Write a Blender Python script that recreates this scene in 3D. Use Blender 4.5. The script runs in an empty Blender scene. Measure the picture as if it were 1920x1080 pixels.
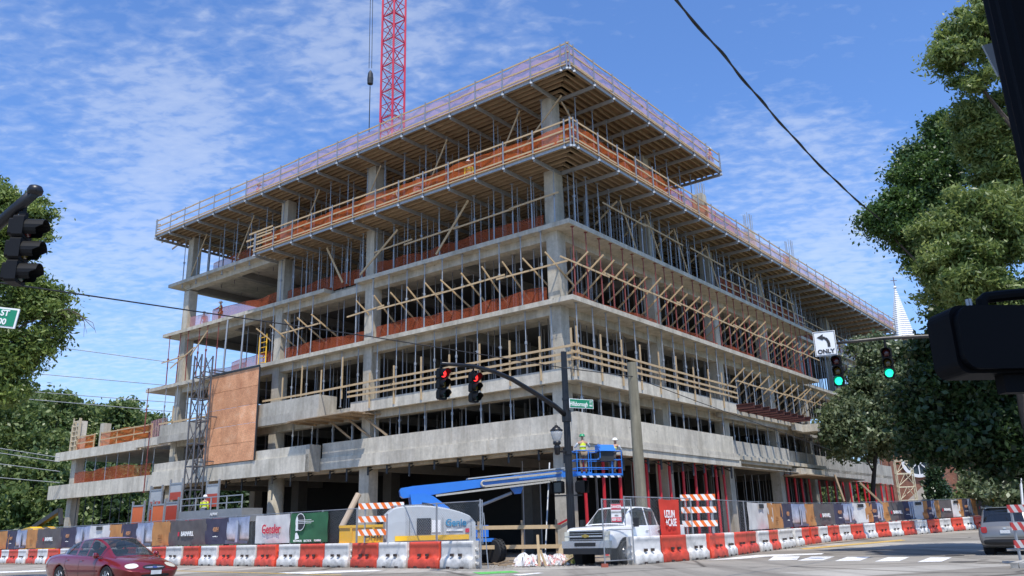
import bpy, bmesh, math, random
import numpy as np
from mathutils import Vector, Matrix
PI=math.pi; R=math.radians
rnd=random.Random(7)
SC=bpy.context.scene
COL=SC.collection
# ------------------------------------------------------------------ camera frame / site frame
F=1535.0; EYE=1.25
pt,rl=R(16.64),R(-1.55)
fw=Vector((0,math.cos(pt),math.sin(pt))); up0=Vector((0,-math.sin(pt),math.cos(pt))); rt0=Vector((1,0,0))
rt=rt0*math.cos(rl)+up0*math.sin(rl); up=up0*math.cos(rl)-rt0*math.sin(rl)
CAMP=Vector((0,0,EYE))
dL=Vector((math.cos(R(143.4)),math.sin(R(143.4)),0)); dR=Vector((math.cos(R(51.2)),math.sin(R(51.2)),0))
CORNER=Vector((3.06,40,0)); ZV=Vector((0,0,1))
DET=dL.x*dR.y-dR.x*dL.y
def B(s,t,z=0): return CORNER+dL*s+dR*t+ZV*z          # building frame: s along the left street, t along the right street
def ST(x,y):
    dx,dy=x-CORNER.x,y-CORNER.y
    return ((dx*dR.y-dR.x*dy)/DET,(dL.x*dy-dx*dL.y)/DET)
def at(px,py,Y):
    d=fw+rt*((px-960)/F)-up*((py-540)/F)
    return CAMP+d*(Y/d.y)
def gh(x,y):                                             # ground height: the right street climbs gently
    s,t=ST(x,y)
    t=max(0,t)
    return min(.00027*t*t if t<50 else .675+.027*(t-50),2.5)
def G(x,y,dz=0): return Vector((x,y,gh(x,y)+dz))
# ------------------------------------------------------------------ materials
def nodes(name):
    m=bpy.data.materials.new(name); m.use_nodes=True
    nt=m.node_tree; b=nt.nodes['Principled BSDF']
    return m,nt,b
def N(nt,t,**k):
    n=nt.nodes.new('ShaderNode'+t)
    for a,v in k.items():
        if a in n.inputs: n.inputs[a].default_value=v
        else: setattr(n,a,v)
    return n
def L(nt,a,b): nt.links.new(a,b)
def ramp(nt,fac,stops):
    r=N(nt,'ValToRGB'); cr=r.color_ramp
    while len(cr.elements)<len(stops): cr.elements.new(.5)
    for e,(p,c) in zip(cr.elements,stops): e.position=p; e.color=(*c,1) if len(c)==3 else c
    L(nt,fac,r.inputs[0]); return r
def mixc(nt,f,a,b,mode='MIX'):
    n=N(nt,'Mix',data_type='RGBA',blend_type=mode)
    for s,v in ((0,f),(6,a),(7,b)):
        if isinstance(v,(int,float)): n.inputs[s].default_value=v
        elif isinstance(v,tuple): n.inputs[s].default_value=(*v,1)
        else: L(nt,v,n.inputs[s])
    return n.outputs[2]
def coords(nt,scale=(1,1,1),rotz=0,kind='Object'):
    tc=N(nt,'TexCoord'); mp=N(nt,'Mapping'); mp.inputs['Scale'].default_value=scale; mp.inputs['Rotation'].default_value=(0,0,rotz)
    L(nt,tc.outputs[kind],mp.inputs[0]); return mp.outputs[0]
_M={}
def mat(name,col,rough=.7,metal=0,var=.25,scale=3.0,bump=0,streak=0,island=.0,coat=0,spec=None,emit=None,estr=1):
    if name in _M: return _M[name]
    m,nt,b=nodes(name); _M[name]=m
    b.inputs['Roughness'].default_value=rough; b.inputs['Metallic'].default_value=metal
    if coat: b.inputs['Coat Weight'].default_value=coat; b.inputs['Coat Roughness'].default_value=.05
    if spec is not None: b.inputs['Specular IOR Level'].default_value=spec
    v=coords(nt)
    n1=N(nt,'TexNoise',Scale=scale,Detail=6.0,Roughness=.6); L(nt,v,n1.inputs['Vector'])
    c=mixc(nt,n1.outputs['Fac'],tuple(x*(1-var) for x in col),tuple(min(1,x*(1+var)) for x in col))
    if streak:
        v2=coords(nt,(2.2,2.2,.18)); n2=N(nt,'TexNoise',Scale=2.0,Detail=5.0); L(nt,v2,n2.inputs['Vector'])
        rr=ramp(nt,n2.outputs['Fac'],[(.35,(1-streak,)*3),(.6,(1,1,1))]); c=mixc(nt,1.0,c,rr.outputs[0],'MULTIPLY')
    if island:
        g=N(nt,'NewGeometry'); rr=ramp(nt,g.outputs['Random Per Island'],[(0,(1-island,)*3),(1,(1,1,1))]); c=mixc(nt,1.0,c,rr.outputs[0],'MULTIPLY')
    L(nt,c,b.inputs['Base Color'])
    if bump:
        n3=N(nt,'TexNoise',Scale=scale*7,Detail=4.0); L(nt,v,n3.inputs['Vector'])
        bp=N(nt,'Bump',Strength=bump,Distance=.02); L(nt,n3.outputs['Fac'],bp.inputs['Height']); L(nt,bp.outputs[0],b.inputs['Normal'])
    if emit: b.inputs['Emission Color'].default_value=(*emit,1); b.inputs['Emission Strength'].default_value=estr
    return m
def concrete(name,col=(.57,.52,.425)):
    m,nt,b=nodes(name); b.inputs['Roughness'].default_value=.85; b.inputs['Specular IOR Level'].default_value=.25
    v=coords(nt)
    n1=N(nt,'TexNoise',Scale=.55,Detail=7.0,Roughness=.65); L(nt,v,n1.inputs['Vector'])
    c=ramp(nt,n1.outputs['Fac'],[(.3,tuple(x*.80 for x in col)),(.5,col),(.72,tuple(min(1,x*1.14) for x in col))]).outputs[0]
    n4=N(nt,'TexNoise',Scale=5.0,Detail=5.0,Roughness=.7); L(nt,v,n4.inputs['Vector'])
    c=mixc(nt,1.0,c,ramp(nt,n4.outputs['Fac'],[(.3,(.84,.84,.83)),(.65,(1.05,1.04,1.02))]).outputs[0],'MULTIPLY')
    v2=coords(nt,(2.2,2.2,.3)); n2=N(nt,'TexNoise',Scale=.9,Detail=7.0,Roughness=.65); L(nt,v2,n2.inputs['Vector'])
    c=mixc(nt,1.0,c,ramp(nt,n2.outputs['Fac'],[(.36,(.74,.73,.71)),(.58,(1,1,1))]).outputs[0],'MULTIPLY')
    vo=N(nt,'TexVoronoi',Scale=1.15); L(nt,v,vo.inputs['Vector']); c=mixc(nt,1.0,c,ramp(nt,vo.outputs['Distance'],[(.035,(.42,.41,.40)),(.05,(1,1,1))]).outputs[0],'MULTIPLY')
    g=N(nt,'NewGeometry'); c=mixc(nt,1.0,c,ramp(nt,g.outputs['Random Per Island'],[(0,(.86,.86,.87)),(1,(1,1,.99))]).outputs[0],'MULTIPLY')
    L(nt,c,b.inputs['Base Color'])
    n3=N(nt,'TexNoise',Scale=18.0,Detail=6.0); L(nt,v,n3.inputs['Vector'])
    bp=N(nt,'Bump',Strength=.35,Distance=.02); L(nt,n3.outputs['Fac'],bp.inputs['Height']); L(nt,bp.outputs[0],b.inputs['Normal'])
    return m
def netting(name,col,alpha,cell=14.0):
    m,nt,b=nodes(name); out=nt.nodes['Material Output']; nt.nodes.remove(b)
    v=coords(nt); n1=N(nt,'TexNoise',Scale=1.3,Detail=5.0); L(nt,v,n1.inputs['Vector'])
    c=mixc(nt,n1.outputs['Fac'],tuple(x*.72 for x in col),tuple(min(1,x*1.25) for x in col))
    d=N(nt,'BsdfDiffuse'); tl=N(nt,'BsdfTranslucent'); L(nt,c,d.inputs[0]); L(nt,c,tl.inputs[0])
    ms=N(nt,'MixShader'); ms.inputs[0].default_value=.45; L(nt,d.outputs[0],ms.inputs[1]); L(nt,tl.outputs[0],ms.inputs[2])
    tp=N(nt,'BsdfTransparent'); mx=N(nt,'MixShader')
    w=N(nt,'TexVoronoi',Scale=cell); L(nt,v,w.inputs['Vector'])
    mr=N(nt,'MapRange'); mr.inputs['From Min'].default_value=.2; mr.inputs['From Max'].default_value=.55
    mr.inputs['To Min'].default_value=max(0,alpha-.05); mr.inputs['To Max'].default_value=min(1,alpha+.05)
    L(nt,w.outputs['Distance'],mr.inputs['Value']); L(nt,mr.outputs[0],mx.inputs[0]); L(nt,tp.outputs[0],mx.inputs[1]); L(nt,ms.outputs[0],mx.inputs[2])
    L(nt,mx.outputs[0],out.inputs[0]); return m
def chainlink(name):
    m,nt,b=nodes(name); out=nt.nodes['Material Output']
    b.inputs['Base Color'].default_value=(.42,.43,.43,1); b.inputs['Metallic'].default_value=.6; b.inputs['Roughness'].default_value=.5
    tc=N(nt,'TexCoord'); sp=N(nt,'SeparateXYZ'); L(nt,tc.outputs['UV'],sp.inputs[0])
    outs=[]
    for sg in (1,-1):
        a=N(nt,'Math',operation='MULTIPLY'); a.inputs[1].default_value=sg; L(nt,sp.outputs[1],a.inputs[0])
        ad=N(nt,'Math',operation='ADD'); L(nt,sp.outputs[0],ad.inputs[0]); L(nt,a.outputs[0],ad.inputs[1])
        ml=N(nt,'Math',operation='MULTIPLY'); ml.inputs[1].default_value=9.0; L(nt,ad.outputs[0],ml.inputs[0])
        fr=N(nt,'Math',operation='FRACT'); L(nt,ml.outputs[0],fr.inputs[0])
        lt=N(nt,'Math',operation='LESS_THAN'); lt.inputs[1].default_value=.075; L(nt,fr.outputs[0],lt.inputs[0]); outs.append(lt)
    mx=N(nt,'Math',operation='MAXIMUM'); L(nt,outs[0].outputs[0],mx.inputs[0]); L(nt,outs[1].outputs[0],mx.inputs[1])
    tp=N(nt,'BsdfTransparent'); ms=N(nt,'MixShader'); L(nt,mx.outputs[0],ms.inputs[0]); L(nt,tp.outputs[0],ms.inputs[1]); L(nt,b.outputs[0],ms.inputs[2])
    L(nt,ms.outputs[0],out.inputs[0]); return m
def leafmat(name,c1,c2,trans=.35):
    m,nt,b=nodes(name); out=nt.nodes['Material Output']
    g=N(nt,'NewGeometry'); v=coords(nt); n1=N(nt,'TexNoise',Scale=.9,Detail=3.0); L(nt,v,n1.inputs['Vector'])
    mm=N(nt,'Math',operation='ADD'); mm.use_clamp=True; m2=N(nt,'Math',operation='MULTIPLY_ADD'); m2.inputs[1].default_value=.55; m2.inputs[2].default_value=-.27
    L(nt,g.outputs['Random Per Island'],m2.inputs[0]); L(nt,m2.outputs[0],mm.inputs[0]); L(nt,n1.outputs['Fac'],mm.inputs[1])
    c=ramp(nt,mm.outputs[0],[(.25,c1),(.75,c2)]).outputs[0]
    L(nt,c,b.inputs['Base Color']); b.inputs['Roughness'].default_value=.42
    tl=N(nt,'BsdfTranslucent'); L(nt,c,tl.inputs[0]); ms=N(nt,'MixShader'); ms.inputs[0].default_value=trans
    L(nt,b.outputs[0],ms.inputs[1]); L(nt,tl.outputs[0],ms.inputs[2]); L(nt,ms.outputs[0],out.inputs[0]); return m
def glassmat(name,tint=(.05,.06,.06),alpha=.75):
    m,nt,b=nodes(name); out=nt.nodes['Material Output']
    b.inputs['Base Color'].default_value=(*tint,1); b.inputs['Roughness'].default_value=.03; b.inputs['Specular IOR Level'].default_value=.8
    tp=N(nt,'BsdfTransparent'); ms=N(nt,'MixShader'); ms.inputs[0].default_value=alpha
    L(nt,tp.outputs[0],ms.inputs[1]); L(nt,b.outputs[0],ms.inputs[2]); L(nt,ms.outputs[0],out.inputs[0]); return m
# ------------------------------------------------------------------ mesh builder
class MB:
    def __init__(s): s.v=[]; s.f=[]; s.uv=None
    def quad(s,*p):
        i=len(s.v); s.v+= [Vector(x) for x in p]; s.f.append(tuple(range(i,i+len(p)))); return s
    def hexa(s,p):   # 8 points: bottom 4 (ccw), top 4
        i=len(s.v); s.v+=[Vector(x) for x in p]
        s.f+=[(i+3,i+2,i+1,i),(i+4,i+5,i+6,i+7)]+[(i+k,i+(k+1)%4,i+4+(k+1)%4,i+4+k) for k in range(4)]; return s
    def box(s,c,d,rz=0,rot=None):
        M=rot if rot is not None else Matrix.Rotation(rz,3,'Z'); c=Vector(c); x,y,z=d[0]/2,d[1]/2,d[2]/2
        return s.hexa([c+M@Vector(p) for p in ((-x,-y,-z),(x,-y,-z),(x,y,-z),(-x,y,-z),(-x,-y,z),(x,-y,z),(x,y,z),(-x,y,z))])
    def st(s,s0,s1,t0,t1,z0,z1):   # box in the building frame
        return s.hexa([B(s1,t0,z0),B(s0,t0,z0),B(s0,t1,z0),B(s1,t1,z0),B(s1,t0,z1),B(s0,t0,z1),B(s0,t1,z1),B(s1,t1,z1)])
    def bar(s,p,q,w,h,upv=None):
        p,q=Vector(p),Vector(q); a=(q-p).normalized(); u=Vector(upv) if upv is not None else (ZV if abs(a.z)<.95 else Vector((1,0,0)))
        x=a.cross(u).normalized(); y=x.cross(a).normalized(); x*=w/2; y*=h/2
        return s.hexa([p-x-y,p+x-y,q+x-y,q-x-y,p-x+y,p+x+y,q+x+y,q-x+y])
    def tube(s,p,q,r,n=6,r2=None,cap=True):
        p,q=Vector(p),Vector(q); a=(q-p).normalized(); u=ZV if abs(a.z)<.95 else Vector((1,0,0))
        x=a.cross(u).normalized(); y=x.cross(a).normalized(); r2=r if r2 is None else r2; i=len(s.v)
        for k in range(n):
            c=x*math.cos(2*PI*k/n)+y*math.sin(2*PI*k/n); s.v+=[p+c*r,q+c*r2]
        for k in range(n): s.f.append((i+2*k,i+2*k+1,i+2*((k+1)%n)+1,i+2*((k+1)%n)))
        if cap: s.f.append(tuple(i+2*k for k in range(n))); s.f.append(tuple(i+2*k+1 for k in reversed(range(n))))
        return s
    def path(s,pts,r,n=6,radii=None):
        pts=[Vector(p) for p in pts]; i0=len(s.v); px=None
        for j,p in enumerate(pts):
            a=(pts[min(j+1,len(pts)-1)]-pts[max(j-1,0)]).normalized()
            if px is None: u=ZV if abs(a.z)<.95 else Vector((1,0,0)); x=a.cross(u).normalized()
            else: x=(px-a*px.dot(a)).normalized()
            px=x; y=x.cross(a); rr=radii[j] if radii else r
            s.v+=[p+x*(math.cos(2*PI*k/n)*rr)+y*(math.sin(2*PI*k/n)*rr) for k in range(n)]
        for j in range(len(pts)-1):
            for k in range(n): a=i0+j*n; s.f.append((a+k,a+(k+1)%n,a+n+(k+1)%n,a+n+k))
        s.f.append(tuple(i0+k for k in reversed(range(n)))); e=i0+(len(pts)-1)*n; s.f.append(tuple(e+k for k in range(n))); return s
    def lathe(s,prof,n=12,c=(0,0,0),axis='Z',rot=None):
        c=Vector(c); i0=len(s.v); M=rot if rot is not None else (Matrix.Identity(3) if axis=='Z' else (Matrix.Rotation(PI/2,3,'Y') if axis=='X' else Matrix.Rotation(-PI/2,3,'X')))
        for r,z in prof: s.v+=[c+M@Vector((r*math.cos(2*PI*k/n),r*math.sin(2*PI*k/n),z)) for k in range(n)]
        for j in range(len(prof)-1):
            for k in range(n): a=i0+j*n; s.f.append((a+k,a+(k+1)%n,a+n+(k+1)%n,a+n+k))
        s.f.append(tuple(i0+k for k in reversed(range(n)))); e=i0+(len(prof)-1)*n; s.f.append(tuple(e+k for k in range(n))); return s
    def prism(s,poly,a,b):   # poly: list of points, extruded by vector from a to b
        a,b=Vector(a),Vector(b); n=len(poly); i=len(s.v)
        s.v+=[Vector(p)+a for p in poly]+[Vector(p)+b for p in poly]
        s.f+=[tuple(reversed(range(i,i+n))),tuple(range(i+n,i+2*n))]+[(i+k,i+(k+1)%n,i+n+(k+1)%n,i+n+k) for k in range(n)]; return s
    def grid(s,fn,nu,nv,uv=None):
        i=len(s.v)
        for a in range(nu+1):
            for b in range(nv+1): s.v.append(Vector(fn(a/nu,b/nv)))
        for a in range(nu):
            for b in range(nv): k=i+a*(nv+1)+b; s.f.append((k,k+nv+1,k+nv+2,k+1))
        if uv:
            s.uv=s.uv or {}
            for a in range(nu+1):
                for b in range(nv+1): s.uv[i+a*(nv+1)+b]=uv(a/nu,b/nv)
        return s
    def mesh(s,name,off=None):
        me=bpy.data.meshes.new(name); o=off or Vector((0,0,0))
        me.from_pydata([tuple(p-o) for p in s.v],[],s.f); me.update()
        bm=bmesh.new(); bm.from_mesh(me); bmesh.ops.recalc_face_normals(bm,faces=bm.faces); bm.to_mesh(me); bm.free()
        if s.uv:
            l=me.uv_layers.new(name='UVMap')
            for lp in me.loops: l.data[lp.index].uv=s.uv.get(lp.vertex_index,(0,0))
        return me
    def build(s,name,m,parent=None,smooth=False,local=False,origin=None):
        off=None
        if parent is not None and not local: off=Vector(parent.location)
        elif parent is None and not local:
            if origin is None:
                xs=[p.x for p in s.v]; ys=[p.y for p in s.v]; zs=[p.z for p in s.v]
                origin=Vector(((min(xs)+max(xs))/2,(min(ys)+max(ys))/2,min(zs)))
            off=Vector(origin)
        me=s.mesh(name,off); o=bpy.data.objects.new(name,me); COL.objects.link(o)
        if m: me.materials.append(m)
        if parent is not None: o.parent=parent
        elif off is not None: o.location=off
        if smooth: me.polygons.foreach_set('use_smooth',[True]*len(me.polygons))
        return o
def tag(o,label=None,cat=None,group=None,kind=None):
    if label: o['label']=label
    if cat: o['category']=cat
    if group: o['group']=group
    if kind: o['kind']=kind
    return o
def thing(name,label,cat,loc=(0,0,0),rz=0,group=None):
    o=bpy.data.objects.new(name,None); COL.objects.link(o); o.location=loc; o.rotation_euler=(0,0,rz); o.empty_display_size=.2
    return tag(o,label,cat,group)
KIDS={}
def copy_tree(o,parent=None):
    c=o.copy(); COL.objects.link(c)
    if parent is not None: c.parent=parent
    for ch in list(o.children): copy_tree(ch,c)
    return c
_txt={}
def text_mesh(txt,size,name='lettering',bold=0.0,squeeze=1.0,depth=.004):
    cu=bpy.data.curves.new('t','FONT'); cu.body=txt; cu.size=size; cu.align_x='CENTER'; cu.align_y='CENTER'; cu.extrude=depth; cu.offset=bold; cu.resolution_u=3
    ob=bpy.data.objects.new('t',cu); COL.objects.link(ob); dg=bpy.context.evaluated_depsgraph_get(); dg.update()
    me=bpy.data.meshes.new_from_object(ob.evaluated_get(dg)); bpy.data.objects.remove(ob); bpy.data.curves.remove(cu)
    me.name=name
    if squeeze!=1: me.transform(Matrix.Diagonal((squeeze,1,1,1)))
    return me
def text_obj(txt,size,m,parent,loc,rot,bold=0.0,squeeze=1.0,name='lettering',depth=.004):
    me=text_mesh(txt,size,name,bold,squeeze,depth); me.materials.clear(); me.materials.append(m)
    o=bpy.data.objects.new(name,me); COL.objects.link(o); o.parent=parent; o.location=loc; o.rotation_euler=rot; return o
# ------------------------------------------------------------------ camera, world, sun
cam=bpy.data.cameras.new('camera'); co=bpy.data.objects.new('camera',cam); COL.objects.link(co)
cam.sensor_width=36; cam.lens=36*F/1920; cam.clip_end=6000; cam.clip_start=.05
M=Matrix((rt,up,-fw)).transposed().to_4x4(); M.translation=CAMP; co.matrix_world=M
SC.camera=co
SUN_TO=(dL*.36+dR*.33-ZV).normalized()
el=math.asin(-SUN_TO.z); azx,azy=-SUN_TO.x,-SUN_TO.y
W=bpy.data.worlds.new('World'); SC.world=W; W.use_nodes=True
nt=W.node_tree; bg=nt.nodes['Background']
sky=N(nt,'TexSky',sky_type='NISHITA'); sky.sun_disc=False; sky.sun_elevation=el; sky.sun_rotation=math.atan2(azx,azy); sky.altitude=100; sky.air_density=1.0; sky.dust_density=.6; sky.ozone_density=2.5
tc=N(nt,'TexCoord'); sep=N(nt,'SeparateXYZ'); L(nt,tc.outputs['Generated'],sep.inputs[0])
# project direction on a high cloud layer: (x/z, y/z)
zc=N(nt,'Math',operation='MAXIMUM'); zc.inputs[1].default_value=.05; L(nt,sep.outputs[2],zc.inputs[0])
zo=N(nt,'Math',operation='ADD'); zo.inputs[1].default_value=.12; L(nt,zc.outputs[0],zo.inputs[0])
dx=N(nt,'Math',operation='DIVIDE'); L(nt,sep.outputs[0],dx.inputs[0]); L(nt,zo.outputs[0],dx.inputs[1])
dy=N(nt,'Math',operation='DIVIDE'); L(nt,sep.outputs[1],dy.inputs[0]); L(nt,zo.outputs[0],dy.inputs[1])
cb=N(nt,'CombineXYZ'); L(nt,dx.outputs[0],cb.inputs[0]); L(nt,dy.outputs[0],cb.inputs[1])
mp=N(nt,'Mapping'); mp.inputs['Rotation'].default_value=(0,0,.5); mp.inputs['Scale'].default_value=(1.25,1.9,1); L(nt,cb.outputs[0],mp.inputs[0])
n1=N(nt,'TexNoise',Scale=17.0,Detail=9.0,Roughness=.55,Distortion=.25); L(nt,mp.outputs[0],n1.inputs['Vector'])
n2=N(nt,'TexNoise',Scale=1.3,Detail=4.0,Roughness=.5,Distortion=.6); L(nt,mp.outputs[0],n2.inputs['Vector'])
def blob(px,py,r0,r1,amp):
    d=(fw+rt*((px-960)/F)-up*((py-540)/F)).normalized()
    dp=N(nt,'VectorMath',operation='DOT_PRODUCT'); dp.inputs[1].default_value=d; nv=N(nt,'VectorMath',operation='NORMALIZE'); L(nt,tc.outputs['Generated'],nv.inputs[0]); L(nt,nv.outputs[0],dp.inputs[0])
    mr=N(nt,'MapRange',interpolation_type='SMOOTHSTEP'); mr.inputs['From Min'].default_value=math.cos(r1); mr.inputs['From Max'].default_value=math.cos(r0); mr.inputs['To Min'].default_value=0; mr.inputs['To Max'].default_value=amp
    L(nt,dp.outputs[1],mr.inputs['Value']); return mr.outputs[0]
acc=None
CLOUDS=[(110,200,.02,.22,.15),(280,230,.01,.10,.12),(560,130,.02,.20,.18),(690,60,.01,.12,.14),(1470,390,.02,.17,.26),(150,700,.03,.26,.24),(900,30,.02,.14,.14),(400,390,.01,.12,.14),(1640,490,.01,.10,.12)]
for c in CLOUDS:
    o=blob(*c)
    if acc is None: acc=o
    else:
        ad=N(nt,'Math',operation='ADD'); L(nt,acc,ad.inputs[0]); L(nt,o,ad.inputs[1]); acc=ad.outputs[0]
def madd(a,k,b):
    m_=N(nt,'Math',operation='MULTIPLY_ADD'); L(nt,a,m_.inputs[0]); m_.inputs[1].default_value=k
    if isinstance(b,float): m_.inputs[2].default_value=b
    else: L(nt,b,m_.inputs[2])
    return m_.outputs[0]
n3=N(nt,'TexNoise',Scale=4.0,Detail=5.0,Roughness=.5,Distortion=.8); L(nt,mp.outputs[0],n3.inputs['Vector'])
dens=madd(n1.outputs['Fac'],.68,madd(n3.outputs['Fac'],.28,madd(n2.outputs['Fac'],.35,acc)))
dens=madd(dens,.8,0.0)
cm=ramp(nt,dens,[(.585,(0,0,0)),(.68,(.09,.09,.09)),(.78,(.27,.27,.27)),(.90,(.36,.36,.36))])
# haze near horizon
hz=N(nt,'MapRange',interpolation_type='SMOOTHSTEP'); hz.inputs['From Min'].default_value=.42; hz.inputs['From Max'].default_value=.0; hz.inputs['To Min'].default_value=0; hz.inputs['To Max'].default_value=.45
L(nt,sep.outputs[2],hz.inputs['Value'])
SKYG=(.90,1.19,1.60); CLOUDC=(6.3,6.7,7.2)
sk=mixc(nt,1.0,sky.outputs[0],SKYG,'MULTIPLY')
sk=mixc(nt,hz.outputs[0],sk,(3.6,5.0,6.8))
mx=mixc(nt,cm.outputs[0],sk,CLOUDC)
L(nt,mx,bg.inputs[0]); bg.inputs[1].default_value=.15
sl=bpy.data.lights.new('sun','SUN'); sl.energy=5.0; sl.angle=R(.53); sl.color=(1,.95,.87)
so=bpy.data.objects.new('sun',sl); COL.objects.link(so); so.rotation_euler=(-SUN_TO).to_track_quat('Z','Y').to_euler(); so.location=(0,-20,60)
SC.view_settings.view_transform='Standard'; SC.view_settings.look='None'; SC.view_settings.exposure=0
SC.render.engine='CYCLES'; cy=SC.cycles
cy.max_bounces=8; cy.diffuse_bounces=4; cy.glossy_bounces=3; cy.transparent_max_bounces=24; cy.transmission_bounces=3
cy.use_denoising=True
# ------------------------------------------------------------------ shared materials
CON=concrete('board_formed_concrete'); CON2=concrete('pale_concrete',(.67,.62,.52)); COND=concrete('weathered_concrete',(.48,.45,.39))
DINT=mat('shade_toned_concrete',(.10,.095,.085),.9,var=.3)  # concrete toned down, the interior shade is in this colour
DARKC=mat('painted_shade_concrete',(.012,.012,.012),.95,var=.3)  # near-black tone stands for the shade at the back of the storeys
STEEL=mat('galvanised_steel',(.34,.35,.36),.5,.55,var=.25,scale=6); DSTEEL=mat('dark_steel',(.05,.052,.055),.5,.5)
ALU=mat('aluminium_beam',(.42,.43,.43),.5,.5,var=.2)
REDST=mat('red_oxide_steel',(.22,.05,.04),.6,.1,var=.35,scale=4); BRED=mat('bright_red_steel',(.55,.02,.03),.45,.1,var=.2)
TIM=mat('new_timber',(.56,.40,.22),.75,var=.25,scale=5,island=.25); TIMD=mat('weathered_timber',(.36,.26,.16),.8,var=.3,scale=5,island=.3)
PLY=mat('formwork_plywood',(.24,.15,.08),.85,var=.45,scale=1.2,island=.45); JOI=mat('formwork_joist',(.42,.295,.17),.8,var=.3,scale=3,island=.35)
NETO=netting('orange_debris_net',(.88,.20,.06),.6); NETP=netting('sunlit_orange_net',(.92,.46,.50),.52); NETR=netting('rust_debris_net',(.60,.15,.07),.56)  # NETP: orange net with bright sky light put into its colour
BLACKP=mat('black_powder_coat',(.012,.012,.014),.38,.1,var=.2); NEARB=mat('near_post_shade_black',(.004,.004,.005),.6,var=.2,spec=.08); RUB=mat('tyre_rubber',(.018,.018,.018),.85,var=.3,scale=12,bump=.4)  # NEARB: darker copy of the black, shade put into the colour
# ================================================================== concrete building
L2F,L3F,L4F,L5F,L6D,L7D=5.75,8.75,12.8,16.95,20.62,25.12
bld=thing('concrete_building','unfinished concrete frame building wrapped in formwork and shoring on the street corner','building',B(0,0,0))
BEAMC=mat('shaded_beam_concrete',(.22,.21,.185),.9,var=.25)  # beam concrete darkened, interior shade is put into the colour
SCOL=[1.1,15.1,24.1,35.9]       # left-face column lines
TCOL=[.5,10.6,19.0,27.7,36.6,45.3,55.2]
def P(name,mb,m=CON): return mb.build(name,m,bld)
# slabs
IN=3.6  # slabs deeper than this use the shade-toned concrete
def slab(z,th,smax,e=0.0,recess=None):
    m=MB()
    if recess:
        a,b,d=recess
        m.st(e,a,e,IN,z-th,z); m.st(a,b,d,IN,z-th,z); m.st(b,smax,e,IN,z-th,z)
    else: m.st(e,smax,e,IN,z-th,z)
    m.st(e,IN,IN,35.5,z-th,z); m.st(1.3,IN+1,35.5,58,z-th,z)
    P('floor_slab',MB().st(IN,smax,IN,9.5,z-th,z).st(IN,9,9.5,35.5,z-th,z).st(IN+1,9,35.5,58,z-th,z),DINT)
    return P('floor_slab',m)
slab(L2F,.25,38,.35); slab(L3F-.02,.25,37,.32)
slab(L4F,.26,40); slab(L5F,.26,38.3,0,(16.3,19.2,.9))
m=MB().st(25.25,38.2,0,9.5,20.79,21.05); P('floor_slab',m)
# perimeter beams and cross beams under the slabs
for z,s1 in ((L4F-.26,36.5),(L5F-.26,36.5),(20.79,36.5),(L3F-.27,36.5),(L2F-.25,36.5)):
    m=MB(); s0=25.3 if z>20 else 1.2
    m.st(s0,s1,.58,1.15,z-.42,z)
    if z<20: m.st(1.18,1.72,.6,34.9,z-.42,z); m.st(1.78,2.3,34.9,57.5,z-.42,z)
    P('edge_beam',m,CON)
    m=MB()
    for s in SCOL+[8.1,30.0]:
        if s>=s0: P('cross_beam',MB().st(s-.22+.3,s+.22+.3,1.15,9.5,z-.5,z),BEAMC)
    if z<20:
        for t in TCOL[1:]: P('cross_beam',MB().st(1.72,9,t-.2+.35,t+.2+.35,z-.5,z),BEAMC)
# columns, one part per storey and column
storeys=[(0,L2F-.25),(L2F,L3F-.27),(L3F-.02,L4F-.26),(L4F,L5F-.26),(L5F,20.25),(20.5,24.72)]
for z0,z1 in storeys:
    for i,s in enumerate(SCOL):
        w=.72
        if z0==0 and i==2:
            m=MB().lathe([(.52,-.4),(.52,z1+.02)],28,B(24.5,1.1,0)); o=P('column',m); o.data.polygons.foreach_set('use_smooth',[len(p.vertices)==4 for p in o.data.polygons]); continue
        if i==3 and z0>20: z1b=24.72
        m=MB(); zz=z0-.4 if z0==0 else z0-.005; nseg=2
        hs=[zz,zz+(z1-zz)*.55,z1+.01]
        for a,b in zip(hs,hs[1:]): m.st(s,s+w*(1.15 if z0==0 else 1),.5,.5+w,a,b-.006)
        P('column',m)
    for i,t in enumerate(TCOL[1:]):
        if z0>20 and t>19.5: continue
        sb=1.15 if t<35 else 1.75
        m=MB(); zz=z0-.4 if z0==0 else z0-.005
        hs=[zz,zz+(z1-zz)*.5,z1+.01]
        for a,b in zip(hs,hs[1:]): m.st(sb,sb+.72,t,t+.72,a,b-.006)
        P('column',m)
for t in (19.2,27.7,36.6):     # column stubs through the upper deck with starter bars
    m=MB().st(1.15,1.87,t,t+.72,20.6,24.15); P('column_stub',m,CON2)
    m=MB()
    for a in range(4):
        for b in range(3):
            if b==1 and a in(1,2): continue
            m.tube(B(1.25+a*.17,t+.1+b*.24,24.1),B(1.25+a*.17+rnd.uniform(-.02,.02),t+.1+b*.24,25.75+rnd.uniform(-.1,.15)),.022,5)
    P('starter_bar',m,STEEL)
# near-black walls added deep inside, interior shade put into their colour
m=MB().st(9.2,38.3,9.6,9.9,-.5,20.3).st(9.2,9.5,9.9,58,-.5,20.3); P('dark_backing_wall',m,DARKC)
m=MB().st(12,37.5,9.0,9.3,20.7,24.6).st(9,9.3,12,16.5,20.7,24.6); P('dark_backing_wall',m,DARKC)
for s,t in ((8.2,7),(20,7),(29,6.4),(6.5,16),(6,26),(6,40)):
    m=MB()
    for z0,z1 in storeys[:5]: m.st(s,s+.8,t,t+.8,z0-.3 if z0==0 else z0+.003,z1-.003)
    P('column',m,DINT)
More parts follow.
